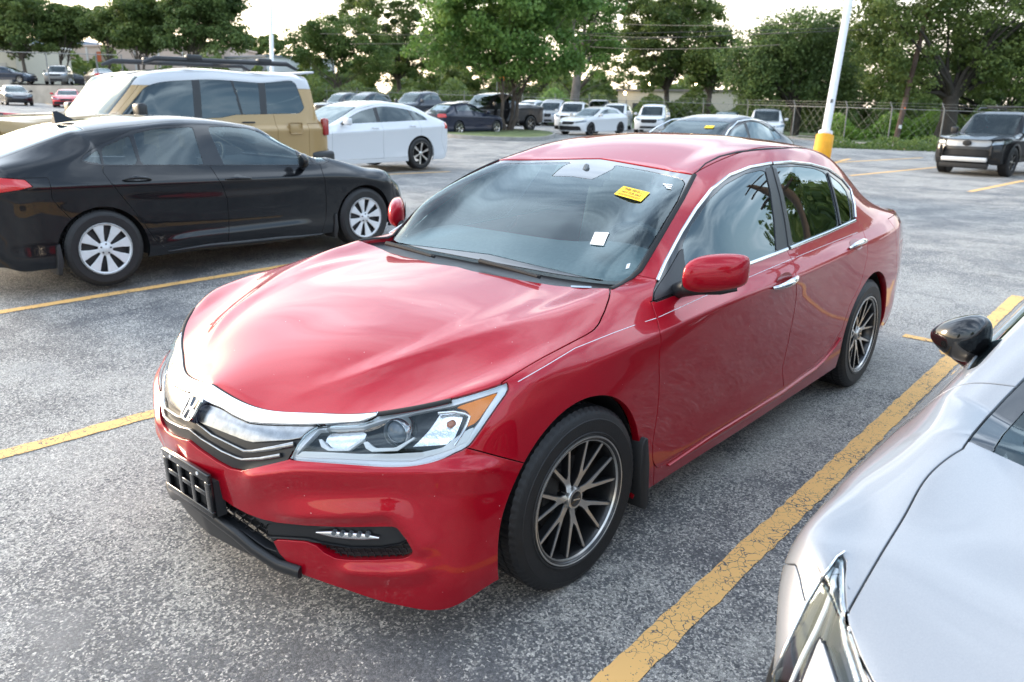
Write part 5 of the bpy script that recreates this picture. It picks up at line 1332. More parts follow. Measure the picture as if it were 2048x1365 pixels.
        if len(t) and hl_: obj('lamp_housing', panel_mesh('lamp_housing', sh.V, t, sh.N, s, gap=.004, flange=.0, offset=-.018), mat('lamp_far', (.45, .47, .50), .25, metal=.6, var=.4, vscale=18), hl_)
        # mirror
        my = W*.96; mx, mz = p['xcowl']-.34, (p['belt'][0][1]+.06)
        mb = MB(); mb.box((mx, s*(my+.10), mz+p.get('mup', 0)), (.11, .19, .14*p.get('mh', 1))); mo = mb.build('mirror', p.get('mirmat') or M, d, bevel=.035, seg=3)
        mb = MB(); mb.tube([(mx+.02, s*(my-.06), mz-.05), (mx, s*(my+.06), mz-.04)], .025, 8); mb.build('mirror_arm', trim, mo, smooth=True)
        if full:
            for dd, hx in ((d, d1+.12), (d2_, d2-.02 if p['style'] == 'sedan' else d2+.10)):
                zz = float(np.interp(-hx, -bx[:, 0], bx[:, 1]))-p.get('hdrop', .11); mb = MB()
                mb.tube([(hx, s*(W*.985), zz), (hx+.03, s*(W*.985+.035), zz), (hx+.16, s*(W*.985+.035), zz), (hx+.19, s*W*.985, zz)], [.008, .012, .012, .008], 8); mb.build('door_handle', p.get('hmat') or M, dd, smooth=True)
        for ax in (0, -p['wb']):
            make_wheel(car, (ax, s*(W-.018), p['R']-.004), 0 if s > 0 else math.pi, p['wheel'], p['R'], p['rr'], p['tw'], 0, p['h'] < .03)
            mb = MB(); n = 15; pr = [(ax + (p['arch']+.005)*math.cos(R_(-10+200*i/(n-1))), p['R']-.01+(p['arch']+.005)*math.sin(R_(-10+200*i/(n-1)))) for i in range(n)]
            mb.add([(x, s*(W-.03), z) for x, z in pr] + [(x, s*W*.55, z) for x, z in pr], [(i, i+1, n+i+1, n+i) for i in range(n-1)]); mb.add([(x, s*W*.552, z) for x, z in pr], [tuple(range(n))]); mb.build('wheel_well', matte, car, smooth=True)
    if interior_:
        seat = mat('seat_far', (.10, .105, .11), .9); xc = p['xcowl']
        zc = p['zcowl']
        mb = MB(); mb.box((xc-.42, 0, zc-.16), (.5, W*1.5, .26)); mb.build('dashboard', mat('dash_far', (.05, .05, .055), .7), car, bevel=.05)
        for y in (.37, -.37):
            mb = MB(); mb.box((xc-1.32, y, zc-.18), (.16, .5, .62), M=Matrix.Rotation(R_(-12), 3, 'Y')); mb.box((xc-1.40, y, zc+.22), (.10, .26, .16)); mb.build('front_seat', seat, car, bevel=.04)
        mb = MB(); mb.box((xc-2.25 if not p['deckflat'] else xc-1.9, 0, zc-.18), (.16, W*1.35, .6), M=Matrix.Rotation(R_(-16), 3, 'Y')); mb.build('rear_seat', seat, car, bevel=.04)
        mb = MB(); mb.box((-p['wb']*.55, 0, p['zsill']+.16), (p['wb']*1.1, W*1.5, .05)); mb.build('cabin_floor', matte, car)
    return car

# ------------------------------------------------------------------ two neighbours traced from the photograph
def egg(name, A, B, hz, hx, fwd, m, parent, ns=7, mm=18, flat=.5, ys=None, sub=2):
    """shell with rings from A to B; fwd = forward (bulging) direction, back side flattened"""
    A, B, fwd = np.array(A), np.array(B), np.array(fwd, float); fwd /= np.linalg.norm(fwd); ax = B-A; up = np.cross(ax, fwd); up /= np.linalg.norm(up); up = up if up[2] > 0 else -up
    n = len(hz); V = []; F = []
    for i in range(n):
        t = (i/(n-1)) if ys is None else ys[i]; c = A + ax*t
        for k in range(mm):
            q = 2*math.pi*k/mm; cx, cz = math.cos(q), math.sin(q)
            V.append(c + fwd*(np.sign(cx)*abs(cx)**.8*hx[i]*(flat if cx < 0 else 1)) + up*(np.sign(cz)*abs(cz)**.85*hz[i]))
    for i in range(n-1):
        for k in range(mm): F.append((i*mm+k, i*mm+(k+1) % mm, (i+1)*mm+(k+1) % mm, (i+1)*mm+k))
    F += [tuple(range(mm)), tuple((n-1)*mm+k for k in range(mm))]
    mb = MB(); mb.add(V, F); o = mb.build(name, m, parent, smooth=True, angle=70); s = o.modifiers.new('s', 'SUBSURF'); s.levels = sub; s.render_levels = sub; return o
def corolla():
    X0, Y0, Z0 = -3.355, -5.382, .093
    p = dict(BASE); p.update(dict(fo=.93, wb=2.70, ro=1.02, W=1.78, H=1.372, zsill=.20, z0=.17, zlead=.66, lead=.14, zhood=.855, xcowl=-.36, zcowl=.95, xwt=-1.10, zwt=1.285, xpk=-1.75, xrr=-2.62, zrr=1.30, xbg=-3.36, zbg=1.045, c4y=.72, c3y=.635, c4drop=.055, zring_f=.845, zring_r=.93, crease=.5, arch=.362, R=.318))
    lo, up, lc, uc = gcage(p); sh = Shell().build(lo, up, .022, lc, uc)
    sh.xf = lambda V: np.stack([X0-V[:, 0], Y0+V[:, 1], Z0+V[:, 2]], 1)
    ridge(sh, [(330, 486), (380, 474), (480, 462), (580, 450), (630, 444)], .014, 8, 22, part=0, fade=.2); ridge(sh, [(230, 398), (330, 398), (450, 394), (560, 386), (640, 372)], .008, 14, 30, part=0, fade=.2); sh.normals()
    sf = Surf(sh)
    car = empty('black_sedan', (X0, Y0, Z0), math.pi, 'glossy black compact sedan with silver wheel covers beside the red sedan', 'car')
    M = paint('black_paint'); trim = mat('satin_black_trim'); gl = mat('gloss_black'); tint = glass('side_tint', (.55, .64, .66), .42); matte = mat('matte_black')
    (HOOD, WS, COWL, DLO, G1, G2, G3, G4, G5, G6, ROOF, BACK, TRUNK, BUMP, FEND, D1, D2, SIDE, RB, TAIL, HL) = range(1, 22)
    rc = lambda: (np.where(sh.isup, sh.U[:, 0], -1.), np.where(sh.isup, sh.U[:, 1], 9.))
    W = p['W']/2
    r, c = rc(); sh.cut(np.where(sh.isup, r-3.0, 1.), 50, [0], sh.part == 1); r, c = rc(); sh.cut(c-4.1, HOOD, [50]); sh.L[sh.L == 50] = 0
    r, c = rc(); sh.cut(np.where(sh.isup, r-4.0, 1.), COWL, [0], sh.part == 1); r, c = rc(); sh.cut(3.7-c, 0, [COWL]); r, c = rc(); sh.cut(np.maximum(r-6.0, c-3.05), WS, [0], sh.part == 1)
    q = lambda L: [(a/2.923, b/2.923) for a, b in L]
    sh.cutp(q([(470, 938), (490, 905), (580, 850), (760, 765), (900, 738), (1130, 728), (1300, 726), (1450, 736), (1580, 775), (1720, 840), (1850, 905), (1930, 940), (1890, 958), (1760, 968), (1200, 968), (600, 970), (520, 960)]), DLO, [0], 1, xr=(-3.2, 0), ymin=.5)
    for lab, L in ((G1, [(482, 938), (572, 872), (598, 960)]), (G2, [(590, 868), (755, 792), (812, 963), (608, 963)]), (G3, [(780, 782), (900, 755), (1125, 742), (1192, 963), (828, 963)]),
                   (G4, [(1212, 742), (1330, 740), (1450, 750), (1590, 800), (1715, 850), (1757, 963), (1310, 963)]), (G5, [(1730, 852), (1835, 953), (1768, 962)]), (G6, [(1825, 895), (1915, 938), (1850, 950)])):
        sh.cutp(q(L), lab, [DLO], 1, xr=(-3.2, 0))
    r, c = rc(); sh.cut(np.where(r > 5.9, c-3.05, 1.), ROOF, [0], sh.part == 1); r, c = rc(); sh.cut(np.maximum.reduce([c-2.8, 9.06-r, r-10.8]), BACK, [ROOF]); r, c = rc(); sh.cut(np.where(sh.isup, 11.0-r, 1.), TRUNK, [ROOF])
    for ax in (0, -2.70):
        f = np.hypot(sh.V[:, 0]-ax, sh.V[:, 2]-.30)-.362; sh.cut(np.where(sh.V[:, 1] > .5, f, 1.), -1, None, sh.part == 0)
    sh.cutp([(762, 338), (795, 345), (830, 372), (812, 388), (800, 380), (783, 362)], HL, [0], None, xr=(.1, 2))
    sh.cut(.45-sh.V[:, 0]-np.clip(sh.V[:, 2]-.45, 0, .3)*.3, BUMP, [0], sh.part == 0)
    fg = [(640, 320), (640, 330), (650, 360), (653, 400), (652, 440), (645, 462), (642, 474)]
    dg = [(412, 325), (425, 340), (445, 372), (455, 400), (458, 440), (458, 470), (455, 492)]
    rg = [(205, 325), (206, 345), (225, 370), (262, 415), (290, 450), (310, 480), (330, 495)]
    sh.cutp(fg + [(700, 520), (900, 520), (900, 250), (700, 250)], FEND, [0], None, xr=(-.9, 2))
    sh.cutp(fg + [(600, 472)] + dg[::-1] + [(412, 300), (640, 300)], D1, [0], None, xr=(-2.2, -.2)); sh.cutp(dg + [(400, 490)] + rg[::-1] + [(205, 290), (412, 290)], D2, [0], None, xr=(-3.2, -1.3))
    sh.cutp([(50, 360), (66, 374), (40, 381), (0, 387), (-60, 395), (-60, 352), (0, 356)], TAIL, [0], None, xr=(-4.5, -2.6))
    sh.cut(sh.V[:, 0]+3.05-np.clip(.75-sh.V[:, 2], 0, .35)*.7, RB, [0], sh.part == 0)
    sh.L[sh.L == 0] = SIDE
    def P(nm, lab, m, side=0, parent=car, **k):
        t = sh.T[sh.L == lab]
        if len(t) == 0: print('corolla empty', nm); return None
        return obj(nm, panel_mesh(nm, sh.V, t, sh.N, side, **k), m, parent)
    P('hood', HOOD, M); P('roof', ROOF, M); P('trunk_lid', TRUNK, M); P('front_bumper', BUMP, M, flange=.03); P('rear_bumper', RB, M, flange=.03); [P('tail_light', TAIL, mat('tail_lamp', (.55, .012, .012), .15, coat=1.0), s) for s in (1, -1)]
    P('windshield', WS, glass('windshield_glass'), offset=-.002, flange=.003); P('cowl', COWL, trim, offset=-.015); P('rear_window', BACK, glass('dark_tint', (.16, .20, .22), .7), offset=-.002, flange=.003)
    for s in (-1, 1):
        P('fender', FEND, M, s, flange=.03); P('body_side', SIDE, M, s, flange=.03, gap=.001); d = P('front_door', D1, M, s); d2 = P('rear_door', D2, M, s)
        P('window_frame', DLO, gl, s, d, offset=-.001, gap=0, flange=.005)
        for lab, par in ((G1, d2), (G2, d2), (G3, d2), (G4, d), (G5, d), (G6, d)): P('window', lab, tint if lab != G5 else gl, s, par, offset=-.005, gap=0, flange=.003)
        h = P('headlight', HL, glass('lamp_lens'), s)
        t = sh.T[sh.L == HL]; obj('lamp_housing', panel_mesh('lamp_housing', sh.V, t, sh.N, s, gap=.003, flange=0, offset=-.02), mat('lamp_housing'), h)
        Pc, Nc = sf.line([(784, 352), (794, 362), (803, 376)], -.008, 4)
        if len(Pc) > 1: ribbon_obj('amber_reflector', Pc, Nc, .035, .008, mat('amber_reflector'), h, s)
        for (u0, v0, u1, v1), par in (((246, 361, 302, 360), d2), ((452, 359, 502, 358), d)):
            a, na = sf.hit(u0, v0); b, nb = sf.hit(u1, v1); n_ = (na+nb)/2; pts = [Vector((a + (b-a)*t + n_*(.034*math.sin(math.pi*t)**.5+.003))*[1, s, 1]) for t in np.linspace(0, 1, 11)]
            mb = MB(); mb.tube(pts, [.006+.009*math.sin(math.pi*(.05+.9*t))**.6 for t in np.linspace(0, 1, 11)], 10); mb.build('door_handle', M, par, smooth=True)
            c_, n_ = sf.hit((u0+u1)/2, (v0+v1)/2-4, .0012); tx = (b-a)/np.linalg.norm(b-a); bx_ = np.cross(n_, tx); mb = MB(); mb.add([(c_+tx*.045*math.cos(k)+bx_*.03*math.sin(k))*[1, s, 1] for k in np.linspace(0, 2*math.pi, 24, endpoint=False)], [tuple(range(24))]); mb.build('handle_cup', gl, par)
        # mirror
        A = sf.hit(590, 336)[0]*[1, s, 1]; A = A + np.array((-.02, s*.05, -.02)); c0 = np.array((-.82, s*.98, .96)); mo = egg('mirror', (-.80, s*.89, .945), (-.83, s*1.06, .965), [.03, .062, .075, .072, .05, .025], [.03, .06, .075, .07, .05, .02], (1, 0, 0), M, d)
        mb = MB(); mb.tube([(-.72, s*.84, .885), (-.78, s*.92, .90)], [.03, .026], 10); mb.build('mirror_arm', trim, mo, smooth=True)
        for ax in (0, -2.70):
            make_wheel(car, (ax, s*.872, .316), 0 if s > 0 else math.pi, 'cover8', .318, .214, .205)
            mb = MB(); n = 21; pr = [(ax + .368*math.cos(R_(-12+204*i/(n-1))), .30+.368*math.sin(R_(-12+204*i/(n-1)))) for i in range(n)]
            mb.add([(x, s*.86, z) for x, z in pr] + [(x, s*.50, z) for x, z in pr], [(i, i+1, n+i+1, n+i) for i in range(n-1)]); mb.add([(x, s*.502, z) for x, z in pr], [tuple(range(n))]); mb.build('wheel_well', matte, car, smooth=True)
        for xf in (-.375, -3.05):
            mb = MB(); k = xf; mb.prism([(k, .40), (k-.025, .38), (k-.04, .24), (k-.045, .15), (k-.015, .15), (k+.01, .25)], .70, .885, lambda u, v, h: Vector((u, s*h, v))); mb.build('mud_flap', mat('flap_black', (.014, .014, .015), .55), car, bevel=.006)
        Pc, Nc = sf.line([(335, 503), (400, 495), (500, 485), (600, 474), (645, 468)], .0, 10); 
        if len(Pc) > 2: ribbon_obj('side_skirt', Pc, Nc, .05, .014, M, car, s, True)
    # antenna fin
    mb = MB(); V = [(-2.50, 0, 1.33), (-2.50, .035, 1.33), (-2.50, -.035, 1.33), (-2.66, .04, 1.30), (-2.66, -.04, 1.30), (-2.655, 0, 1.40), (-2.62, 0, 1.405)]; mb.add(V, [(0, 1, 3, 5, 6), (0, 6, 5, 4, 2), (3, 4, 5)]); mb.build('antenna_fin', M, car)
    seat = mat('seat_far', (.10, .105, .11), .9)
    mb = MB(); mb.box((-.80, 0, .80), (.55, 1.35, .26)); mb.build('dashboard', mat('dash_far', (.05, .05, .055), .7), car, bevel=.06)
    for y in (.36, -.36):
        mb = MB(); mb.box((-1.72, y, .78), (.17, .5, .62), M=Matrix.Rotation(R_(-14), 3, 'Y')); mb.build('front_seat', seat, car, bevel=.05, seg=3)
        mb = MB(); mb.box((-1.83, y, 1.13), (.10, .26, .16)); mb.build('headrest', seat, car, bevel=.04)
    mb = MB(); mb.box((-2.6, 0, .78), (.17, 1.25, .55), M=Matrix.Rotation(R_(-18), 3, 'Y')); mb.build('rear_seat', seat, car, bevel=.05)
    mb = MB(); c0 = Vector((-1.02, .36, .92)); a = Vector((0, 1, 0)); b = Vector((.42, 0, .9)); mb.tube([c0 + (a*math.cos(t) + b*math.sin(t))*.18 for t in np.linspace(0, 6.283, 25)], .015, 6, False); mb.tube([c0+b*-.16, c0+b*.0, c0+Vector((.2, 0, -.1))], .04, 8); mb.build('steering_wheel', mat('wheel_leather', (.06, .062, .066), .5), car, smooth=True)
    mb = MB(); mb.box((-1.5, 0, .36), (2.6, 1.4, .04)); mb.build('cabin_floor', matte, car)
    # yellow-lime lot lines do not pass under: nothing else
    return car
def silver_car():
    XS, YS = .30, 2.715
    p = dict(BASE); p.update(dict(fo=.95, wb=2.825, ro=1.12, W=1.852, H=1.445, zsill=.19, z0=.18, zlead=.735, lead=.17, bow=1.24, zhood=.87, xcowl=-.20, zcowl=.925, xwt=-1.30, zwt=1.335, xpk=-1.95, xrr=-2.95, zrr=1.36, xbg=-3.55, zbg=1.09, zring_f=.845, zring_r=.96, R=.335, arch=.385, c4y=.70))
    lo, up, lc, uc = gcage(p); sh = Shell().build(lo, up, .017, lc, uc)
    sh.xf = lambda V: np.stack([XS+V[:, 0], YS-V[:, 1], V[:, 2]], 1)
    sf = Surf(sh)
    car = empty('silver_sedan', (XS, YS, 0), 0, 'bright silver sedan with boomerang headlight and black door mirror, parked across the yellow line', 'car')
    M = paint('silver_paint', (.30, .315, .34), metal=.3, rough=.42, flake=.06); trim = mat('satin_black_trim'); gl = mat('gloss_black'); tint = glass('tinted_glass'); matte = mat('matte_black'); chrome = mat('chrome')
    (HOOD, WS, COWL, DLO, ROOF, BACK, TRUNK, BUMP, FEND, D1, SIDE, RB, HL, FRIT) = range(1, 15)
    rc = lambda: (np.where(sh.isup, sh.U[:, 0], -1.), np.where(sh.isup, sh.U[:, 1], 9.))
    gap = [tuple(q) for q in smooth_poly([(1926.5, 897), (1898.4, 914), (1864.8, 942), (1842.4, 970), (1808.7, 1031.6), (1764, 1104.5), (1720, 1180), (1696.6, 1222)], 5)]
    r, c = rc(); f = np.where(sh.isup, r-3.0, 1.); sh.cut(f, 50, [0], sh.part == 1)
    sh.cutp([(1935, 880)] + gap + [(1691, 1239), (1736, 1365), (1800, 1500), (2600, 1500), (2600, 1100), (2200, 1000)], HOOD, [50, 0], 1, xr=(-.6, 1.2)); sh.L[(sh.L == 50) & (sh.V[sh.T].mean(1)[:, 1] < .5)] = HOOD; sh.L[sh.L == 50] = 0
    r, c = rc(); sh.cut(np.where(sh.isup, np.maximum(r-4.0, 3.0-r), 1.), COWL, [0], sh.part == 1); r, c = rc(); sh.cut(3.72-c, 0, [COWL]); r, c = rc(); sh.cut(np.maximum(r-6.0, c-3.05), WS, [0], sh.part == 1)
    sh.cutp([(1930, 891), (1945, 868), (1975, 833), (2010, 795), (2060, 745), (2300, 560), (2400, 1200), (2100, 990), (2048, 964), (1990, 931)], FRIT, [0, COWL, WS], 1, xr=(-1.4, .1))
    sh.cutp([(1985, 905), (2008, 868), (2048, 822), (2300, 640), (2400, 1100), (2048, 938)], 70, [FRIT], 1, xr=(-1.4, .1)); cy = sh.V[sh.T].mean(1)[:, 1]; sh.L[np.isin(sh.L, (WS, COWL)) & (cy < .45)] = 70; sh.L[sh.L == WS] = FRIT; sh.L[sh.L == 70] = WS; sh.L[sh.L == COWL] = 0
    bx = np.array(((-.5, .965), (-3.0, 1.03)))
    zb = np.interp(-sh.V[:, 0], -bx[:, 0], bx[:, 1]); r, c = rc(); sh.cut(np.where(sh.isup, np.maximum.reduce([(4.04-c)*.4, zb-sh.V[:, 2], -2.95+(sh.V[:, 2]-1.03)*.7-sh.V[:, 0], sh.V[:, 0]+.55]), 1.), DLO, [0], sh.part == 1)
    r, c = rc(); sh.cut(np.where(r > 5.9, c-3.05, 1.), ROOF, [0], sh.part == 1); r, c = rc(); sh.cut(np.maximum.reduce([c-2.8, 9.06-r, r-10.8]), BACK, [ROOF]); r, c = rc(); sh.cut(np.where(sh.isup, 11.0-r, 1.), TRUNK, [ROOF])
    for ax in (0, -2.825):
        f = np.hypot(sh.V[:, 0]-ax, sh.V[:, 2]-.325)-.385; sh.cut(np.where(sh.V[:, 1] > .5, f, 1.), -1, None, sh.part == 0)
    hl = [(1691, 1101), (1674, 1113), (1640.6, 1160.5), (1612.6, 1208), (1584.5, 1267), (1539.7, 1365), (1520, 1420), (1580, 1420), (1640.6, 1268), (1690, 1420), (1770, 1420), (1736, 1365), (1691, 1239), (1690, 1205), (1688, 1160.5), (1693, 1110)]
    sh.cutp(hl, HL, [0], None, xr=(-.3, 1.2))
    sh.cutp([(1590, 1130), (1598.5, 1155), (1604, 1183), (1611.4, 1208), (1660, 1215), (1900, 1500), (1200, 1700), (1200, 1100)], BUMP, [0], 0, xr=(-.1, 1.2))
    cc = sh.V[sh.T].mean(1); sh.L[(sh.L == 0) & (sh.part == 0) & ((cc[:, 0] > .36) | ((cc[:, 0] > .24) & (cc[:, 2] < .6)))] = BUMP
    sh.cut(np.where(sh.V[:, 0] > -.9, -.46-sh.V[:, 0], 1.), FEND, [0]); sh.cut(np.maximum(-1.75-sh.V[:, 0], .27-sh.V[:, 2]), D1, [0]); sh.cut(sh.V[:, 0]+3.4, RB, [0], sh.part == 0); sh.L[sh.L == 0] = SIDE
    def P(nm, lab, m, side=0, parent=car, **k):
        t = sh.T[sh.L == lab]
        if len(t) == 0: print('silver empty', nm); return None
        return obj(nm, panel_mesh(nm, sh.V, t, sh.N, side, **k), m, parent)
    P('hood', HOOD, M, gap=.002); P('roof', ROOF, M); P('trunk_lid', TRUNK, M); P('front_bumper', BUMP, M, flange=.03, gap=.001); P('rear_bumper', RB, M)
    P('windshield', WS, glass('windshield_glass'), offset=-.004, flange=.003, gap=0); [P('windshield_border', FRIT, mat('windshield_frit'), s, offset=-.004, gap=.002, flange=.004) for s in (1, -1)]; P('rear_window', BACK, tint, offset=-.002)
    for s in (-1, 1):
        P('fender', FEND, M, s, flange=.03); d = P('front_door', D1, M, s); P('body_side', SIDE, M, s, flange=.03); P('side_window', DLO, tint, s, offset=-.004, gap=0)
        h = P('headlight', HL, glass('lamp_lens'), s, gap=.004, flange=.01); t = sh.T[sh.L == HL]
        obj('lamp_housing', panel_mesh('lamp_housing', sh.V, t, sh.N, s, gap=.006, flange=0, offset=-.035), mat('lamp_dark2', (.045, .04, .05), .3, metal=.2), h)
        for L, w, hh, m, off in (([(1684, 1115), (1686, 1165), (1682, 1210), (1690, 1262), (1720, 1345), (1730, 1380)], .011, .004, chrome, -.012), ([(1676, 1128), (1655, 1170), (1640, 1210), (1622, 1250), (1590, 1310), (1560, 1375)], .010, .004, mat('light_guide'), -.015),
                                ([(1689, 1104), (1674, 1114), (1640.6, 1161), (1612.6, 1208), (1584.5, 1267), (1539.7, 1365)], .004, .002, chrome, .001), ([(1672, 1190), (1665, 1230), (1672, 1270), (1700, 1350)], .014, .004, mat('lamp_chrome'), -.024), ([(1660, 1180), (1648, 1225), (1636, 1262), (1600, 1345)], .018, .005, mat('lamp_housing'), -.018)):
            Pc, Nc = sf.line(L, off, 8)
            if len(Pc) > 1: ribbon_obj('lamp_strip', Pc, Nc, w, hh, m, h, s)
        # door mirror
        W2 = lambda P_: np.array((P_[0]-XS, s*abs(YS-P_[1]), P_[2]))
        A = W2(at(1868, 664, z=1.0)); B = W2(at(1978, 682, z=1.005))
        mo = egg('mirror', A, B, [.010, .034, .050, .060, .068, .066, .045], [.03, .055, .07, .082, .085, .07, .04], (1, s*.25, 0), gl, d, flat=.8)
        C_ = [W2(at(1872, 682, z=.945)), W2(at(1915, 712, z=.93)), W2(at(1945, 728, z=.93)), W2(at(1958, 748, z=.925)), W2(at(1968, 772, z=.92))]
        mb = MB(); mb.tube([Vector(q) for q in C_], [.008, .016, .022, .022, .028], 10); mb.build('mirror_arm', gl, mo, smooth=True)
        C_ = [W2(at(1960, 735, z=.965)), W2(at(1985, 745, z=.95)), W2(at(2010, 760, z=.94))]; mb = MB(); mb.tube([Vector(q) for q in C_], [.02, .034, .03], 10); mb.build('mirror_foot', trim, mo, smooth=True)
        for ax in (0, -2.825):
            make_wheel(car, (ax, s*.908, .331), 0 if s > 0 else math.pi, 'five', .335, .235, .215)
            mb = MB(); n = 15; pr = [(ax + .39*math.cos(R_(-12+204*i/(n-1))), .325+.39*math.sin(R_(-12+204*i/(n-1)))) for i in range(n)]
            mb.add([(x, s*.885, z) for x, z in pr] + [(x, s*.52, z) for x, z in pr], [(i, i+1, n+i+1, n+i) for i in range(n-1)]); mb.add([(x, s*.522, z) for x, z in pr], [tuple(range(n))]); mb.build('wheel_well', matte, car, smooth=True)
    for y0, y1 in ((-.62, -.02), (.05, .60)):
        mb = MB(); mb.tube([(-.30, y0, .938), (-.275, (y0+y1)/2, .94), (-.29, y1, .945)], [.008, .011, .007], 8); mb.build('wiper', matte, car, smooth=True)
    mb = MB(); mb.box((-.95, 0, .82), (.7, 1.4, .26)); mb.build('dashboard', mat('dash_black'), car, bevel=.06)
    mb = MB(); mb.box((-1.7, 0, .38), (2.8, 1.45, .04)); mb.build('cabin_floor', matte, car)
    for y in (.36, -.36): mb = MB(); mb.box((-1.85, y, .80), (.17, .5, .66), M=Matrix.Rotation(R_(-14), 3, 'Y')); mb.build('front_seat', mat('seat_far', (.10, .105, .11), .9), car, bevel=.05, seg=3)
    return car

# ------------------------------------------------------------------ ground: the lot rises gently towards -y and falls towards -x
def gz(x, y):
    x = np.asarray(x, float); y = np.asarray(y, float)
    sp = lambda t, k: np.where(t*k > 30, t, np.log1p(np.exp(np.minimum(t*k, 30)))/k)
    a = .0200*sp(-y-1.9, 1.6); b = .0135*sp(-x-6.0, .7)
    return a - b
def ground_at(u, v, dz=0.0):
    """point of the lot seen at photo pixel (u, v)"""
    d = ray(u, v); z = 0.0; P = None
    t = 0.0; f0 = None
    ts = np.concatenate([np.linspace(.5, 20, 400), np.linspace(20.1, 260, 1600)])
    Q = CPOS + ts[:, None]*d; f = Q[:, 2]-gz(Q[:, 0], Q[:, 1])-dz
    i = np.where(f < 0)[0]
    if len(i) == 0: return CPOS + d*260
    i = i[0]; t = ts[i-1] + (ts[i]-ts[i-1])*f[i-1]/(f[i-1]-f[i])
    return CPOS + d*t
def asphalt(name):
    m, b = _principled(name); n, l = m.node_tree.nodes, m.node_tree.links
    def N(t, **k):
        q = n.new(t)
        for a, v in k.items(): setattr(q, a, v)
        return q
    def noise(sc, det=6, ro=.55, dist=0.0):
        q = N('ShaderNodeTexNoise'); q.inputs['Scale'].default_value = sc; q.inputs['Detail'].default_value = det; q.inputs['Roughness'].default_value = ro; q.inputs['Distortion'].default_value = dist
        l.new(t.outputs['Object'], q.inputs['Vector']); return q
    def mrange(src, a, b_, c, d):
        q = N('ShaderNodeMapRange'); q.inputs['From Min'].default_value = a; q.inputs['From Max'].default_value = b_; q.inputs['To Min'].default_value = c; q.inputs['To Max'].default_value = d
        l.new(src, q.inputs['Value']); return q.outputs[0]
    def math_(op, a, b_=None, v=None):
        q = N('ShaderNodeMath', operation=op); l.new(a, q.inputs[0])
        if b_ is not None: l.new(b_, q.inputs[1])
        if v is not None: q.inputs[1].default_value = v
        return q.outputs[0]
    t = N('ShaderNodeTexCoord')
    # aggregate: stones of 5-9 mm packed in a dark binder; where the seal coat is worn off the pale stones show
    SCL = 142
    dis = noise(70, 3); dsc = N('ShaderNodeVectorMath', operation='SCALE'); dsc.inputs['Scale'].default_value = .016; l.new(dis.outputs['Color'], dsc.inputs[0])
    ad = N('ShaderNodeVectorMath', operation='ADD'); l.new(t.outputs['Object'], ad.inputs[0]); l.new(dsc.outputs[0], ad.inputs[1])
    fl = N('ShaderNodeVectorMath', operation='MULTIPLY'); fl.inputs[1].default_value = (1, 1, 0); l.new(ad.outputs[0], fl.inputs[0])
    vo = N('ShaderNodeTexVoronoi', feature='F1', voronoi_dimensions='2D'); ve = N('ShaderNodeTexVoronoi', feature='DISTANCE_TO_EDGE', voronoi_dimensions='2D')
    for q in (vo, ve): q.inputs['Scale'].default_value = SCL; q.inputs['Randomness'].default_value = 1; l.new(fl.outputs[0], q.inputs['Vector'])
    sc = N('ShaderNodeSeparateColor'); l.new(vo.outputs['Color'], sc.inputs[0])
    big = noise(.42, 5, .6, .6); mid = noise(1.7, 6, .62, .5); fine = noise(9, 5, .65)
    wear = math_('ADD', mrange(big.outputs['Fac'], .36, .64, -.34, .34), mrange(mid.outputs['Fac'], .34, .68, -.36, .36))
    wear = math_('ADD', wear, mrange(fine.outputs['Fac'], .3, .7, -.22, .22))                     # about -.9 sealed ... +.9 worn
    expo = mrange(math_('ADD', sc.outputs[0], math_('MULTIPLY', wear, v=1.05)), .22, .46, 0.0, 1.0)      # is this stone bare?
    ramp = N('ShaderNodeValToRGB'); e = ramp.color_ramp; e.elements[0].color = (.26, .25, .235, 1); e.elements[1].color = (.74, .70, .64, 1)
    x = e.elements.new(.35); x.color = (.40, .385, .36, 1); x = e.elements.new(.75); x.color = (.53, .505, .465, 1)
    l.new(sc.outputs[1], ramp.inputs[0])
    seal = N('ShaderNodeValToRGB'); e = seal.color_ramp; e.elements[0].color = (.105, .106, .112, 1); e.elements[1].color = (.215, .215, .220, 1); l.new(sc.outputs[2], seal.inputs[0])
    cs = N('ShaderNodeMix', data_type='RGBA'); l.new(expo, cs.inputs[0]); l.new(seal.outputs[0], cs.inputs[6]); l.new(ramp.outputs[0], cs.inputs[7])
    gapm = mrange(ve.outputs['Distance'], .02, .16, 0.0, 1.0); gsc = mrange(gapm, 0, 1, .46, 1.0)
    gm_ = N('ShaderNodeVectorMath', operation='SCALE'); l.new(cs.outputs[2], gm_.inputs[0]); l.new(gsc, gm_.inputs['Scale'])
    fac = math_('MULTIPLY', gapm, mrange(sc.outputs[1], 0, 1, .5, 1.0))
    # dusty film in the smoother worn streaks, old oil stains
    fn = noise(1.1, 5, .6, 1.4); film = mrange(fn.outputs['Fac'], .58, .72, 0.0, .38); fcol = N('ShaderNodeMix', data_type='RGBA'); l.new(film, fcol.inputs[0]); l.new(gm_.outputs[0], fcol.inputs[6]); fcol.inputs[7].default_value = (.30, .297, .292, 1)
    st = noise(.8, 4, .5, 1.2); stain = mrange(st.outputs['Fac'], .63, .74, 0, .5)
    sm = N('ShaderNodeMix', data_type='RGBA'); l.new(stain, sm.inputs[0]); l.new(fcol.outputs[2], sm.inputs[6]); sm.inputs[7].default_value = (.10, .098, .098, 1)
    l.new(sm.outputs[2], b.inputs['Base Color'])
    b.inputs['Roughness'].default_value = .82; b.inputs['Specular IOR Level'].default_value = .3
    rr_ = mrange(wear, -.6, .3, .52, .88); l.new(rr_, b.inputs['Roughness'])
    bp = N('ShaderNodeBump'); bp.inputs['Strength'].default_value = .6; bp.inputs['Distance'].default_value = .004
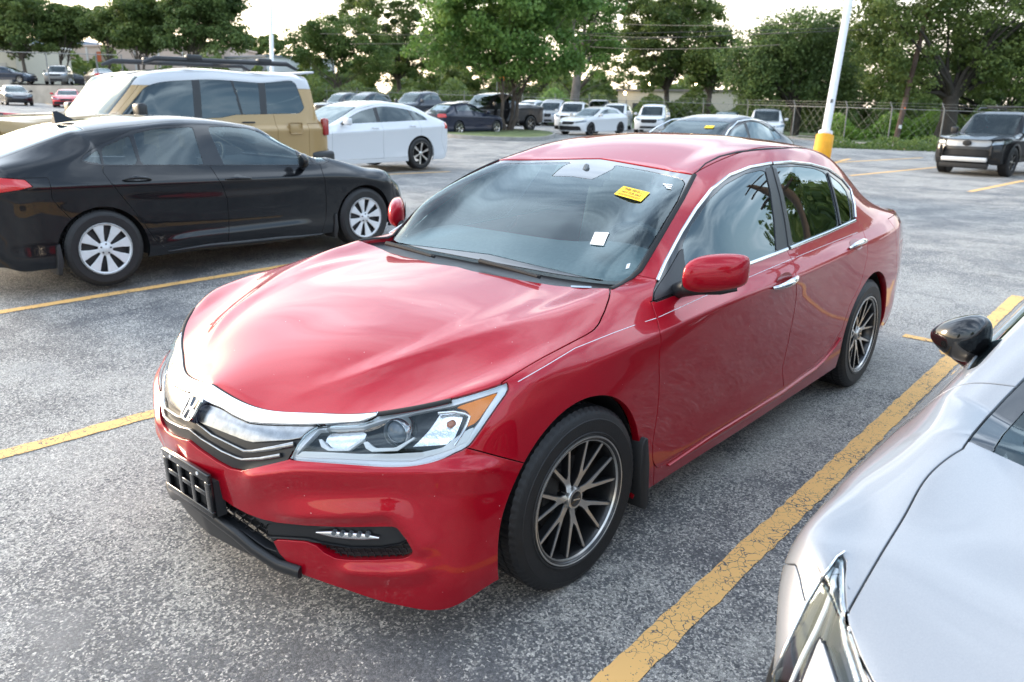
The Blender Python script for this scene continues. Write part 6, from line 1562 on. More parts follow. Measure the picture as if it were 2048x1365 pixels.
    l.new(fac, bp.inputs['Height']); l.new(bp.outputs[0], b.inputs['Normal'])
    MATS[name] = m; return m
def line_mat():
    m, b = _principled('yellow_line'); n, l = m.node_tree.nodes, m.node_tree.links
    t = n.new('ShaderNodeTexCoord')
    vo = n.new('ShaderNodeTexVoronoi'); vo.feature = 'DISTANCE_TO_EDGE'; vo.inputs['Scale'].default_value = 26
    nd = n.new('ShaderNodeTexNoise'); nd.inputs['Scale'].default_value = 14; nd.inputs['Detail'].default_value = 4; l.new(t.outputs['Object'], nd.inputs['Vector'])
    sc = n.new('ShaderNodeVectorMath'); sc.operation = 'SCALE'; sc.inputs['Scale'].default_value = .09; l.new(nd.outputs['Color'], sc.inputs[0])
    ad = n.new('ShaderNodeVectorMath'); ad.operation = 'ADD'; l.new(t.outputs['Object'], ad.inputs[0]); l.new(sc.outputs[0], ad.inputs[1]); l.new(ad.outputs[0], vo.inputs['Vector'])
    n2 = n.new('ShaderNodeTexNoise'); n2.inputs['Scale'].default_value = 5; n2.inputs['Detail'].default_value = 5; l.new(t.outputs['Object'], n2.inputs['Vector'])
    th = n.new('ShaderNodeMapRange'); th.inputs['From Min'].default_value = .42; th.inputs['From Max'].default_value = .72; th.inputs['To Min'].default_value = .0; th.inputs['To Max'].default_value = .055; l.new(n2.outputs['Fac'], th.inputs['Value'])
    lt = n.new('ShaderNodeMath'); lt.operation = 'LESS_THAN'; l.new(vo.outputs['Distance'], lt.inputs[0]); l.new(th.outputs[0], lt.inputs[1])
    n3 = n.new('ShaderNodeTexNoise'); n3.inputs['Scale'].default_value = 90; n3.inputs['Detail'].default_value = 3; l.new(t.outputs['Object'], n3.inputs['Vector'])
    g = n.new('ShaderNodeMath'); g.operation = 'GREATER_THAN'; g.inputs[1].default_value = .67; l.new(n3.outputs['Fac'], g.inputs[0])
    mx = n.new('ShaderNodeMath'); mx.operation = 'MAXIMUM'; l.new(lt.outputs[0], mx.inputs[0]); l.new(g.outputs[0], mx.inputs[1])
    mi = n.new('ShaderNodeMix'); mi.data_type = 'RGBA'; l.new(mx.outputs[0], mi.inputs[0]); mi.inputs[6].default_value = (.86, .50, .175, 1); mi.inputs[7].default_value = (.13, .12, .11, 1)
    l.new(mi.outputs[2], b.inputs['Base Color']); b.inputs['Roughness'].default_value = .8
    bp = n.new('ShaderNodeBump'); bp.inputs['Strength'].default_value = .3; bp.inputs['Distance'].default_value = .003; bp.invert = True; l.new(mx.outputs[0], bp.inputs['Height']); l.new(bp.outputs[0], b.inputs['Normal'])
    return m
def sheet(name, xs, ys, m, dz=0.0, kind='structure'):
    X, Y = np.meshgrid(xs, ys, indexing='ij'); V = np.stack([X, Y, gz(X, Y)+dz], -1).reshape(-1, 3); I = np.arange(len(V)).reshape(X.shape)
    F = np.stack([I[:-1, :-1].ravel(), I[1:, :-1].ravel(), I[1:, 1:].ravel(), I[:-1, 1:].ravel()], 1)
    o = obj(name, mesh_np(name, V, F), m); return tag(o, kind=kind)
def patch(name, quad, m, dz=.004, n=14, parent=None, jit=0.0):
    """a thin sheet on the lot between four (x, y) corners"""
    q = [np.array(p, float) for p in quad]; V = []; F = []; k = 4
    for i in range(n+1):
        for j in range(k+1):
            a, b = i/n, j/k; p = q[0]*(1-a)*(1-b)+q[1]*a*(1-b)+q[2]*a*b+q[3]*(1-a)*b
            if jit and j in (0, k): p = p + (q[3]-q[0])/np.linalg.norm(q[3]-q[0])*rng.normal(0, jit)
            V.append((p[0], p[1], float(gz(p[0], p[1]))+dz))
    for i in range(n):
        for j in range(k): F.append((i*(k+1)+j, (i+1)*(k+1)+j, (i+1)*(k+1)+j+1, i*(k+1)+j+1))
    return obj(name, mesh_np(name, V, np.array(F)), m, parent)
def stripe(a, b, w=.105):
    a = np.array(a[:2], float); b = np.array(b[:2], float); d = (b-a)/np.linalg.norm(b-a); nn = np.array((-d[1], d[0]))*w/2
    o = patch('parking_line', [a-nn, b-nn, b+nn, a+nn], M_line, .004, max(4, int(np.linalg.norm(b-a)/(.05 if abs(a[1]) < 6 and abs(a[0]) < 8 else 1.2))), jit=.0032 if abs(a[1]) < 6 and abs(a[0]) < 8 else .008); tag(o, kind='structure'); return o
M_asph = asphalt('asphalt'); M_line = line_mat()
_gx = np.unique(np.concatenate([-np.geomspace(20, 400, 26), np.linspace(-20, 8, 90), np.geomspace(8, 200, 16)])); _gy = np.unique(np.concatenate([-np.geomspace(16, 400, 26), np.linspace(-16, 8, 80), np.geomspace(8, 200, 16)]))
sheet('parking_lot', _gx, _gy, M_asph)
# parking lines (stalls of the red car's row and across the aisle)
stripe(ground_at(1228, 1365)[:2] + np.array((.9, .02)), (-6.3, 1.14), .105)
stripe(ground_at(1228, 1365)[:2]*0 + np.array((-4.15, .74)) + np.array((0, .04)), (-4.15, 2.6), .085)
stripe((1.9, -1.70), (-4.15, -1.63), .105); stripe((1.3, -4.38), (-4.15, -4.42), .105); stripe((1.0, -7.1), (-4.15, -7.1), .105); stripe((1.9, 4.0), (-4.15, 4.0), .105)
def gpx(u, v): return ground_at(u, v)[:2]
for a, b in (((590, 358), (900, 344)), ((1880, 705), (2048, 722)), ((1160, 0), (1160, 0))):
    if a != b: stripe(gpx(*a), gpx(*b), .10)
for a, b in (((1655, 330), (1700, 318)), ((1700, 352), (1895, 333)), ((1938, 384), (2048, 362)), ((1795, 301), (1850, 293)), ((1668, 326), (1845, 316)), ((80, 205), (130, 216))):
    stripe(gpx(*a), gpx(*b), .14)
def at_depth(u, D, z=None, v=215):
    d = ray(u, v); d = d/(d @ CFW); P = CPOS + d*D
    zz = float(gz(P[0], P[1])) if z is None else z
    return np.array((P[0], P[1], zz))
UPZ = 1.55     # the upper lot on the left lies this much higher

# ------------------------------------------------------------------ trees
def leaf_mat(name, col, col2):
    m = bpy.data.materials.new(name); m.use_nodes = True; n, l = m.node_tree.nodes, m.node_tree.links; n.clear()
    o = n.new('ShaderNodeOutputMaterial'); mix = n.new('ShaderNodeMixShader'); df = n.new('ShaderNodeBsdfPrincipled'); tr = n.new('ShaderNodeBsdfTranslucent')
    df.inputs['Roughness'].default_value = .55; df.inputs['Specular IOR Level'].default_value = .35
    at_ = n.new('ShaderNodeAttribute'); at_.attribute_name = 'tone'; mc = n.new('ShaderNodeMix'); mc.data_type = 'RGBA'
    l.new(at_.outputs['Fac'], mc.inputs[0]); mc.inputs[6].default_value = (*col, 1); mc.inputs[7].default_value = (*col2, 1)
    l.new(mc.outputs[2], df.inputs['Base Color'])
    hs = n.new('ShaderNodeHueSaturation'); hs.inputs['Value'].default_value = 1.3; hs.inputs['Hue'].default_value = .49; l.new(mc.outputs[2], hs.inputs['Color']); l.new(hs.outputs[0], tr.inputs['Color'])
    mix.inputs[0].default_value = .36; l.new(df.outputs[0], mix.inputs[1]); l.new(tr.outputs[0], mix.inputs[2]); l.new(mix.outputs[0], o.inputs['Surface']); return m
LEAF = {'oak': leaf_mat('leaf_oak', (.062, .104, .028), (.165, .220, .060)), 'bright': leaf_mat('leaf_bright', (.075, .155, .034), (.185, .295, .072)),
        'olive': leaf_mat('leaf_olive', (.055, .105, .025), (.155, .215, .055)), 'willow': leaf_mat('leaf_willow', (.066, .112, .036), (.155, .220, .070)), 'grass': leaf_mat('leaf_grass', (.085, .17, .028), (.23, .37, .07))}
BARK = mat('bark', (.075, .058, .045), .9, var=.35, vscale=4, bump=.6, bscale=12); BARKD = mat('bark_dark', (.040, .034, .028), .9, var=.35, vscale=4, bump=.6, bscale=12)
def leaf_mesh(name, C, size, droop=0.0, r=None, tone=None):
    """one small bent leaf card per centre"""
    r = r or rng; n = len(C)
    a = r.normal(size=(n, 3)); a[:, 2] = a[:, 2]*.6 - droop; a /= np.linalg.norm(a, axis=1, keepdims=True)
    b = np.cross(a, r.normal(size=(n, 3))); b /= np.maximum(np.linalg.norm(b, axis=1, keepdims=True), 1e-6)
    s = size*(.6+.8*r.random(n))[:, None]; w = s*.42
    nn = np.cross(a, b)
    P = np.stack([C-a*s*.5, C+b*w-a*s*.05+nn*s*.1, C+a*s*.5, C-b*w-a*s*.05+nn*s*.1], 1).reshape(-1, 3)
    F = np.arange(4*n).reshape(n, 4)
    me = mesh_np(name, P, F, smooth=False)
    t = (r.random(n) if tone is None else np.clip(tone + r.normal(0, .18, n), 0, 1))
    at_ = me.attributes.new('tone', 'FLOAT', 'FACE'); at_.data.foreach_set('value', t.astype(np.float32)); return me
def tree(name, label, base, crown, kind='oak', trunk=.22, nclump=90, nleaf=90, size=.20, multi=1, seed=0, droop=0.0, group='trees around the lot', bark=None, lean=(0, 0), holes=.0, clump=.75, fork=.38, cbot=None):
    """base = ground point; crown = list of ellipsoids (dx, dy, z, rx, ry, rz) relative to the base"""
    nclump = int(nclump*1.35); r = np.random.default_rng(seed+5); rp = random.Random(seed)
    t = empty(name, tuple(base), 0, label, 'tree', group)
    E = np.array(crown, float); vol = np.prod(E[:, 3:], axis=1); vol /= vol.sum()
    k = r.choice(len(E), nclump, p=vol); d = r.normal(size=(nclump, 3)); d /= np.linalg.norm(d, axis=1, keepdims=True)
    rad = (.35+.65*r.random(nclump)**.55)[:, None]
    Cc = E[k, :3] + d*rad*E[k, 3:]
    m = Cc[:, 2] > (cbot if cbot is not None else E[:, 2].min()-E[:, 5].max()*.95); Cc = Cc[m]
    # trunk and limbs: to a few crown clumps
    ctr = E[:, :3].mean(0); mb = MB(); top = Vector((lean[0]+ctr[0]*.3, lean[1]+ctr[1]*.3, max(1.2, ctr[2]*fork)))
    stems = []
    for i in range(multi):
        q = rp.uniform(0, 6.28); o = Vector((math.cos(q), math.sin(q), 0))*(.18*(multi > 1)); tp = top + Vector((math.cos(q), math.sin(q), 0))*(.5*(multi > 1)) + Vector((0, 0, rp.uniform(-.3, .3)))
        mid = (o+tp)/2 + Vector((rp.uniform(-.12, .12), rp.uniform(-.12, .12), 0)); rr = trunk/(multi**.5)
        mb.tube([o - Vector((0, 0, .25)), o + Vector((0, 0, .12)), mid, tp], [rr*1.5, rr*1.12, rr*.92, rr*.8], 10); stems.append((tp, rr*.8))
    mb.build('trunk', bark or BARK, t, smooth=True)
    mb = MB(); nl = min(len(Cc), 26)
    for j in range(nl):
        tp, rr = stems[j % len(stems)]; c = Vector(Cc[int(j*len(Cc)/nl)]); m1 = tp.lerp(c, .45) + Vector((rp.uniform(-.4, .4), rp.uniform(-.4, .4), rp.uniform(-.1, .5)))
        if j < 6: r0 = rr*.75
        else: r0 = rr*.38
        mb.tube([tp - Vector((0, 0, .1)), tp.lerp(m1, .5) + Vector((rp.uniform(-.15, .15), rp.uniform(-.15, .15), .1)), m1, c], [r0, r0*.7, r0*.45, r0*.12], 6, False)
    mb.build('limbs', bark or BARK, t, smooth=True)
    # leaves
    nleaf = int(nleaf*1.7); size *= 1.08
    n = len(Cc)*nleaf; kk = np.repeat(np.arange(len(Cc)), nleaf); cs = clump*(.6+.8*r.random(len(Cc)))
    g = r.normal(size=(n, 3)); g /= np.maximum(1, np.linalg.norm(g, axis=1, keepdims=True)/1.9)
    L = Cc[kk] + g*(cs[kk][:, None])*[1, 1, .62]*.55
    if droop: L[:, 2] -= droop*np.abs(r.normal(size=n))*.9
    tn = np.clip(.45 + .28*r.normal(size=len(Cc)), 0, 1)[kk]
    o = obj('crown', leaf_mesh('crown', L, size, droop, r, tn), LEAF[kind], t)
    return t
def crown_px(base, D, boxes, depthf=1.0):
    """ellipsoids for a crown from its outline boxes in the photograph (u0, v0, u1, v1), at depth D, given in the camera-facing plane"""
    out = []
    for (u0, v0, u1, v1) in boxes:
        c = at_depth_v((u0+u1)/2, (v0+v1)/2, D); rx = (u1-u0)/2*D/CF; rz = (v1-v0)/2*D/CF; ry = rx*depthf
        q = c-base; out.append((q[0], q[1], q[2], rx*.8+ry*.2, rx*.8+ry*.2, rz))
    return out
def at_depth_v(u, v, D):
    d = ray(u, v); d = d/(d @ CFW); return CPOS + d*D
def ptree(label, u, D, boxes, kind, seed, z=None, **k):
    b = at_depth(u, D, None if z is None else z); return tree(k.pop('name', 'shade_tree'), label, b, crown_px(b, D, boxes), kind, seed=seed, **k)
def leaf_field(name, label, pts_fn, n, size, kind, seed, droop=-.5, cat='shrub', kind_='stuff', group=None):
    r = np.random.default_rng(seed); C = pts_fn(r, n); o = obj(name, leaf_mesh(name, C, size, droop, r), LEAF[kind]); tag(o, label, cat, group, kind_); return o

def environment():
    zu = lambda u, D: at_depth(u, D)[2] + UPZ
    # left row of lot trees behind the upper lot
    ptree('dark green lot tree above the cream building', 66, 84, [(-60, -20, 110, 70), (-10, 30, 120, 112), (-70, 20, 40, 100)], 'oak', 1, z=zu(66, 84), trunk=.20, nclump=150, nleaf=85, size=.26)
    ptree('small lot tree with forked trunk beside the cream building', 135, 86, [(105, 15, 195, 65), (95, 40, 170, 88)], 'oak', 2, z=zu(135, 86), trunk=.17, nclump=100, nleaf=85, size=.26, multi=3)
    ptree('lot tree with three stems before the pinkish building', 218, 84, [(165, 20, 265, 70), (190, 45, 275, 90)], 'oak', 3, z=zu(218, 84), trunk=.17, nclump=110, nleaf=85, size=.26, multi=3)
    ptree('lot tree rising behind the tan car roof rack', 292, 82, [(225, -5, 335, 65), (225, 45, 330, 100)], 'oak', 4, z=zu(292, 82), trunk=.2, nclump=150, nleaf=85, size=.26, multi=2)
    ptree('broad lot tree with drooping twigs beside the far flagpole', 386, 80, [(320, -40, 480, 55), (300, 35, 420, 95), (400, 45, 495, 108)], 'willow', 5, z=zu(386, 80), trunk=.22, nclump=170, nleaf=85, size=.26, multi=3)
    ptree('hazy far tree between the grey shed and the pole', 520, 150, [(490, 68, 580, 125)], 'olive', 6, trunk=.2, nclump=50, nleaf=60, size=.4)
    ptree('rounded yellow-green tree with low crown behind the dark trucks', 672, 80, [(565, 55, 700, 140), (600, 28, 770, 110), (670, 80, 800, 160)], 'olive', 7, trunk=.2, nclump=120, nleaf=85, size=.2, multi=3)
    ptree('tall dark oak behind the rounded yellow-green tree', 800, 90, [(650, -70, 870, 60), (760, 30, 900, 170), (700, 60, 860, 180)], 'oak', 8, trunk=.3, nclump=150, nleaf=80, size=.25)
    ptree('bright green tree with three slim stems on the kerbed island', 1016, 39.5, [(850, -40, 1130, 80), (820, 50, 960, 140), (930, 60, 1120, 165), (1080, 60, 1180, 150), (1000, -60, 1200, 60)], 'bright', 9, trunk=.17, nclump=190, nleaf=85, size=.17, multi=3, fork=.34, clump=.62)
    ptree('tall grey-trunked tree at the fence behind the island tree', 1148, 66, [(1040, -80, 1250, 60), (1090, 20, 1230, 110), (1180, 50, 1245, 170)], 'bright', 10, trunk=.42, nclump=130, nleaf=80, size=.2, fork=.55, bark=mat('bark_grey', (.15, .13, .115), .9, var=.3, vscale=3, bump=.5, bscale=10))
    ptree('dark oak overhanging the beige house', 1338, 78, [(1230, -60, 1420, 70), (1250, 20, 1410, 150), (1270, 90, 1360, 185)], 'oak', 11, trunk=.3, nclump=140, nleaf=80, size=.25)
    ptree('slimmer dark oak beside the lit porch of the beige house', 1418, 74, [(1390, 60, 1480, 130), (1370, 90, 1470, 175), (1395, 35, 1455, 90)], 'oak', 12, trunk=.26, nclump=90, nleaf=80, size=.22)
    ptree('drooping feathery oak near the white light pole', 1590, 53, [(1450, 60, 1600, 170), (1520, 20, 1690, 120), (1560, 100, 1720, 215), (1460, 120, 1560, 200)], 'willow', 13, trunk=.34, nclump=190, nleaf=85, size=.17, droop=.5, multi=2, bark=BARKD)
    ptree('huge spreading live oak with dark limbs behind the utility pole', 1895, 47, [(1680, -60, 1900, 90), (1850, -80, 2100, 110), (1720, 60, 1880, 190), (1900, 80, 2120, 190), (1980, 20, 2200, 160)], 'oak', 14, trunk=.55, nclump=260, nleaf=95, size=.16, bark=BARKD, fork=.42, clump=.8)
    ptree('second dark oak filling the gap behind the live oak', 2060, 66, [(1640, 60, 1860, 230), (1850, 80, 2160, 240)], 'oak', 15, trunk=.3, nclump=170, nleaf=80, size=.24, bark=BARKD)
    ptree('far oak rising above the fence line beside the tall grey trunk', 1180, 104, [(1180, 40, 1300, 190), (850, 60, 1010, 190), (1000, 110, 1110, 200)], 'oak', 16, trunk=.3, nclump=120, nleaf=70, size=.3)
    ptree('far oak with thin top above the beige house roof', 1450, 108, [(1360, -30, 1450, 60), (1290, -40, 1380, 40), (1600, 60, 1700, 160)], 'oak', 17, trunk=.3, nclump=90, nleaf=70, size=.3)
    # trees and a line pole across the street behind the photographer (they show in the glass and doors)
    for i, (x, y, h_) in enumerate([(-22.5, 6.4, 7.6), (-31, 9.8, 9.5), (-40, 11, 9), (-12, 27, 7.5), (8, 26, 8), (22, 10, 8)]):
        tree('street_tree', ['dense street tree reflected in the rear door glass', 'tall street tree behind the reflected one', 'street tree at the end of the reflected row', 'street tree opposite the red front door', 'street tree opposite the red hood', 'street tree beside the lot entrance drive'][i], (x, y, float(gz(x, y))), [(0, 0, h_*.62, 2.9, 2.9, h_*.36), (1.2, -.8, h_*.5, 2.2, 2.2, h_*.25), (-1.5, .6, h_*.48, 2.1, 2.1, h_*.25)], 'oak', trunk=.22, nclump=60, nleaf=50, size=.26, seed=40+i, group='trees across the street')
    b = Vector((-18.5, 6.3, -.2)); e = empty('line_pole', b, 0, 'line pole with three cross-arms reflected in the rear door glass', 'utility pole'); wd = mat('pole_wood', (.085, .055, .042), .9, var=.3, vscale=2, bump=.4, bscale=20)
    mb = MB(); mb.tube([(0, 0, -.2), (0, 0, 8.2)], [.16, .12], 12); mb.build('pole', wd, e, smooth=True)
    for z_ in (6.0, 7.0, 7.8): mb = MB(); mb.box((0, 0, z_), (.11, 2.4, .11), R_(35)); mb.build('cross_arm', wd, e)
    # fence along the back, posts with barbed-wire arms
    gal = mat('galvanised', (.20, .205, .205), .5, metal=.5, var=.15); wire = mat('fence_wire', (.28, .29, .29), .5, metal=.5)
    fp = [(500, 84), (580, 79), (655, 74), (715, 71), (778, 69), (826, 67.5), (876, 66), (929, 64), (986, 62.5), (1045, 61), (1110, 59.5), (1178, 58), (1252, 56.5), (1328, 55), (1407, 53.5), (1496, 51.5), (1590, 48), (1695, 44), (1785, 41.5), (1890, 40), (2000, 38.5), (2120, 37)]
    pts = [at_depth(u, D) for u, D in fp]
    for i, p in enumerate(pts):
        f = empty('fence_post', tuple(p), 0, 'galvanised chain-link fence post with angled barbed-wire arm', 'fence post', 'posts of the back fence')
        mb = MB(); mb.tube([(0, 0, -.1), (0, 0, 1.95)], .035, 8); mb.build('post', gal, f, smooth=True)
        mb = MB(); mb.tube([(0, 0, 1.93), (-.2, -.2, 2.25)], .018, 6); mb.build('arm', gal, f)
    fn = empty('chain_link_fence', tuple(pts[5]), 0, 'long chain-link fence with top rail behind the far row of cars', 'fence')
    q = [Vector(p-pts[5]) for p in pts]
    mb = MB(); mb.tube([p + Vector((0, 0, 1.9)) for p in q], .018, 6); mb.build('top_rail', gal, fn, smooth=True)
    for h in (2.05, 2.2):
        mb = MB(); mb.tube([p + Vector((-.12*(h-1.9)/.3, -.12*(h-1.9)/.3, h)) for p in q], .005, 4); mb.build('barbed_wire', wire, fn)
    mm = bpy.data.materials.new('chain_mesh'); mm.use_nodes = True; n, l = mm.node_tree.nodes, mm.node_tree.links
    b = n['Principled BSDF']; b.inputs['Base Color'].default_value = (.22, .23, .23, 1); b.inputs['Metallic'].default_value = .4; b.inputs['Roughness'].default_value = .5
    V = []; F = []
    for i in range(len(q)-1):
        a, c = q[i], q[i+1]; d = (c-a); L = d.length; k = int(L/.5)
        for j in range(k):
            for sg in (1, -1):
                p0 = a + d*(j/k); p1 = a + d*min(1, (j/k)+1.85/L); z0, z1 = (.05, 1.88) if sg > 0 else (1.88, .05)
                o0 = len(V); w = Vector((0, 0, .006)); V += [p0+Vector((0, 0, z0))-w, p1+Vector((0, 0, z1))-w, p1+Vector((0, 0, z1))+w, p0+Vector((0, 0, z0))+w]; F.append((o0, o0+1, o0+2, o0+3))
    me = mesh_np('mesh', V, np.array(F), smooth=False); o = obj('wire_mesh', me, mm, fn); tag(o, kind='stuff')
    # verge behind the fence: grass bank, kerb line, undergrowth
    gm = mat('verge_grass', (.070, .110, .030), .95, var=.45, vscale=1.2)
    def band(name, uD0, uD1, m, dz, label=None):
        A = [at_depth(u, D) for u, D in uD0]; B = [at_depth(u, D) for u, D in uD1]; V = []; F = []
        for a, c in zip(A, B): V += [a+[0, 0, dz], c+[0, 0, dz]]
        for i in range(len(A)-1): F.append((2*i, 2*i+2, 2*i+3, 2*i+1))
        return tag(obj(name, mesh_np(name, V, np.array(F)), m), kind='structure')
    us = [480, 560, 655, 775, 880, 985, 1100, 1250, 1400, 1500, 1600, 1700, 1800, 1900, 2000, 2120, 2300]
    Df = np.interp(us, [x[0] for x in fp], [x[1] for x in fp])
    band('grass_verge', [(u, D-.9) for u, D in zip(us, Df)], [(u, D+75) for u, D in zip(us, Df)], gm, .03)
    cm = mat('kerb_concrete', (.30, .29, .275), .85, var=.2, vscale=3)
    # low kerb on the lot side of the verge (right half, where it shows)
    mb = MB()
    kp = [at_depth(u, D-1.0) for u, D in zip(us[9:], Df[9:])]
    for a, c in zip(kp[:-1], kp[1:]):
        d = Vector(c-a); mb.box((Vector(a)+Vector(c))/2 + Vector((0, 0, .05)), (d.length, .16, .14), math.atan2(d.y, d.x))
    tag(mb.build('verge_kerb', cm), kind='structure')
    # road behind the verge seen as a pale strip, right
    band('far_path', [(1600, 50.5), (1760, 48), (1900, 46)], [(1600, 52.2), (1760, 49.6), (1900, 47.5)], mat('path_concrete', (.45, .44, .42), .9), .06)
    def scat(u0, u1, D0, D1, z0, z1, zp=1.0):
        def fn_(r, n):
            u = r.uniform(u0, u1, n); D = r.uniform(D0, D1, n); d = CFW[None] + CR[None]*((u-IW/2)/CF)[:, None]; P = CPOS + d*D[:, None]
            z = gz(P[:, 0], P[:, 1]) + z0 + (z1-z0)*r.random(n)**zp*(.6+.4*np.sin(u*.05)*np.sin(u*.021+1)); return np.stack([P[:, 0], P[:, 1], z], 1)
        return fn_
    leaf_field('undergrowth', 'bright green undergrowth behind the fence near the utility pole', scat(1600, 1920, 52, 62, 0, 2.2), 17000, .22, 'grass', 21, -.7)
    leaf_field('hedge_strip', 'low scruffy weeds along the fence base by the pole', scat(1600, 2100, 39.5, 43, 0, .75, 1.6), 6000, .13, 'olive', 22, -.8)
    leaf_field('dark_thicket', 'dark thicket filling the space under the oaks', scat(1450, 2150, 66, 76, 0, 5.0), 26000, .30, 'oak', 23, -.3)
    leaf_field('back_thicket', 'dense bushes behind the chain-link fence and far row', scat(620, 1480, 80, 92, 0, 3.6), 26000, .34, 'oak', 24, -.3)
    leaf_field('hedge', 'hedge of mixed shrubs behind the fence under the tall grey trunk', scat(990, 1130, 66, 72, 0, 2.8), 5000, .24, 'bright', 25, -.3)
    leaf_field('far_wood', 'far mass of trees closing the view behind the houses', scat(-300, 2400, 120, 150, 0, 8.0, 1.0), 52000, .95, 'oak', 26, -.2)
    # kerbed island with grass
    ic = at_depth(1000, 36.5)
    out = [at_depth(895, 33.0), at_depth(960, 32.0), at_depth(1040, 32.3), at_depth(1092, 34.0), at_depth(1085, 41.5), at_depth(930, 42.0), at_depth(885, 36)]
    isl = empty('kerbed_island', tuple(ic), 0, 'kerbed island of worn grass around the bright green tree', 'island'); isl['kind'] = 'structure'
    pts2 = [tuple(p-ic) for p in smooth_poly(out, 5, True)]
    mb = MB(); k = len(pts2); inn = [(x*.96, y*.96, z) for x, y, z in pts2]
    V = [(x, y, z-.05) for x, y, z in pts2] + [(x, y, z+.15) for x, y, z in pts2] + [(x, y, z+.15) for x, y, z in inn]; mb.add(V, [(i, (i+1) % k, k+(i+1) % k, k+i) for i in range(k)] + [(k+i, k+(i+1) % k, 2*k+(i+1) % k, 2*k+i) for i in range(k)]); mb.build('kerb', cm, isl, smooth=True, angle=40)
    mb = MB(); mb.add([(x, y, z+.148) for x, y, z in inn], [tuple(range(k))]); mb.build('island_grass', mat('island_grass', (.12, .15, .05), .95, var=.5, vscale=3), isl)
    # upper lot on the left with its retaining wall
    cw = mat('retaining_concrete', (.42, .37, .31), .9, var=.18, vscale=1.5, bump=.2, bscale=20)
    w0, w1, w2 = at_depth(-220, 70), at_depth(30, 67.0), at_depth(470, 62.0)
    mb = MB()
    for a, c in ((w0, w1), (w1, w2)):
        d = Vector(c-a); mid = (Vector(a)+Vector(c))/2; mb.box(mid + Vector((0, 0, UPZ/2)), (d.length, .3, UPZ+.15), math.atan2(d.y, d.x))
    wall = mb.build('retaining_wall', cw); tag(wall, 'tan concrete retaining wall behind the small red sports car', 'wall')
    V = []; 
    for (u, D) in ((-220, 70), (30, 67), (470, 62), (560, 110), (700, 160), (-500, 160)):
        p = at_depth(u, D); V.append((p[0], p[1], p[2]+UPZ))
    tag(obj('upper_lot', mesh_np('upper_lot', V, [(0, 1, 2, 3, 4, 5)]), mat('upper_asphalt', (.20, .20, .20), .9, var=.15, vscale=.6)), kind='structure')
    V = []
    for (u, D) in ((150, 71), (470, 66), (520, 76), (130, 78)):
        p = at_depth(u, D); V.append((p[0], p[1], p[2]+UPZ+.03))
    tag(obj('upper_grass', mesh_np('upper_grass', V, [(0, 1, 2, 3)]), mat('upper_grass', (.11, .16, .04), .95, var=.4, vscale=1)), kind='structure')
    for i, (u, D) in enumerate([(6, 66.6), (107, 65.8), (205, 65), (255, 64.3)]):
        p = at_depth(u, D); f = empty('wall_fence_post', (p[0], p[1], p[2]+UPZ), 0, 'slim fence post standing on the tan retaining wall', 'fence post', 'posts on the retaining wall')
        mb = MB(); mb.tube([(0, 0, 0), (0, 0, 2.5)], .05, 8); mb.build('post', gal, f, smooth=True)
        if i < 3:
            p2 = at_depth(*[(107, 65.8), (205, 65), (255, 64.3)][i]); mb = MB(); mb.tube([(0, 0, 2.45), tuple(p2+[0, 0, UPZ+2.45]-np.array((p[0], p[1], p[2]+UPZ)))], .03, 6); mb.build('rail', gal, f)
    buildings()
    poles()
def bld(name, label, u0, u1, D0, D1, h, wall, roofm=None, base=0.0, bays=0, rise=.0, depth=12, win=None):
    """a simple block whose visible facade runs between two sight lines"""
    a, c = at_depth(u0, D0), at_depth(u1, D1); zb = min(a[2], c[2]) + base; d = Vector((c[0]-a[0], c[1]-a[1], 0)); L = d.length; ang = math.atan2(d.y, d.x)
    nrm = Vector((-d.y, d.x, 0)).normalized(); cam_d = Vector(CPOS)-Vector(a)
    if nrm.dot(cam_d) > 0: nrm = -nrm          # pointing away from the camera
    o = empty(name, (a[0], a[1], zb), 0, label, 'building')
    mid = d/2 + nrm*depth/2
    mb = MB(); mb.box(mid + Vector((0, 0, h/2)), (L, depth, h), ang); mb.build('wall', wall, o)
    mb = MB(); mb.box(mid + Vector((0, 0, h+.12)), (L+.5, depth+.5, .24), ang); mb.build('roof', roofm or wall, o)
    t = d.normalized(); fr = -nrm
    if bays:
        for i in range(1, bays):
            mb = MB(); mb.box(t*(L*i/bays) + fr*.06 + Vector((0, 0, h/2)), (.25, .12, h), ang); mb.build('pilaster', mat('pilaster_pale', (.62, .58, .55), .8), o)
    for (f0, f1, z0, z1, mt) in (win or []):
        mb = MB(); mb.box(t*(L*(f0+f1)/2) + fr*.02 + Vector((0, 0, (z0+z1)/2)), (L*(f1-f0), .10, z1-z0), ang); mb.build('window' if mt is None else 'door', mt or mat('far_window', (.05, .06, .07), .1, coat=.5), o)
    return o
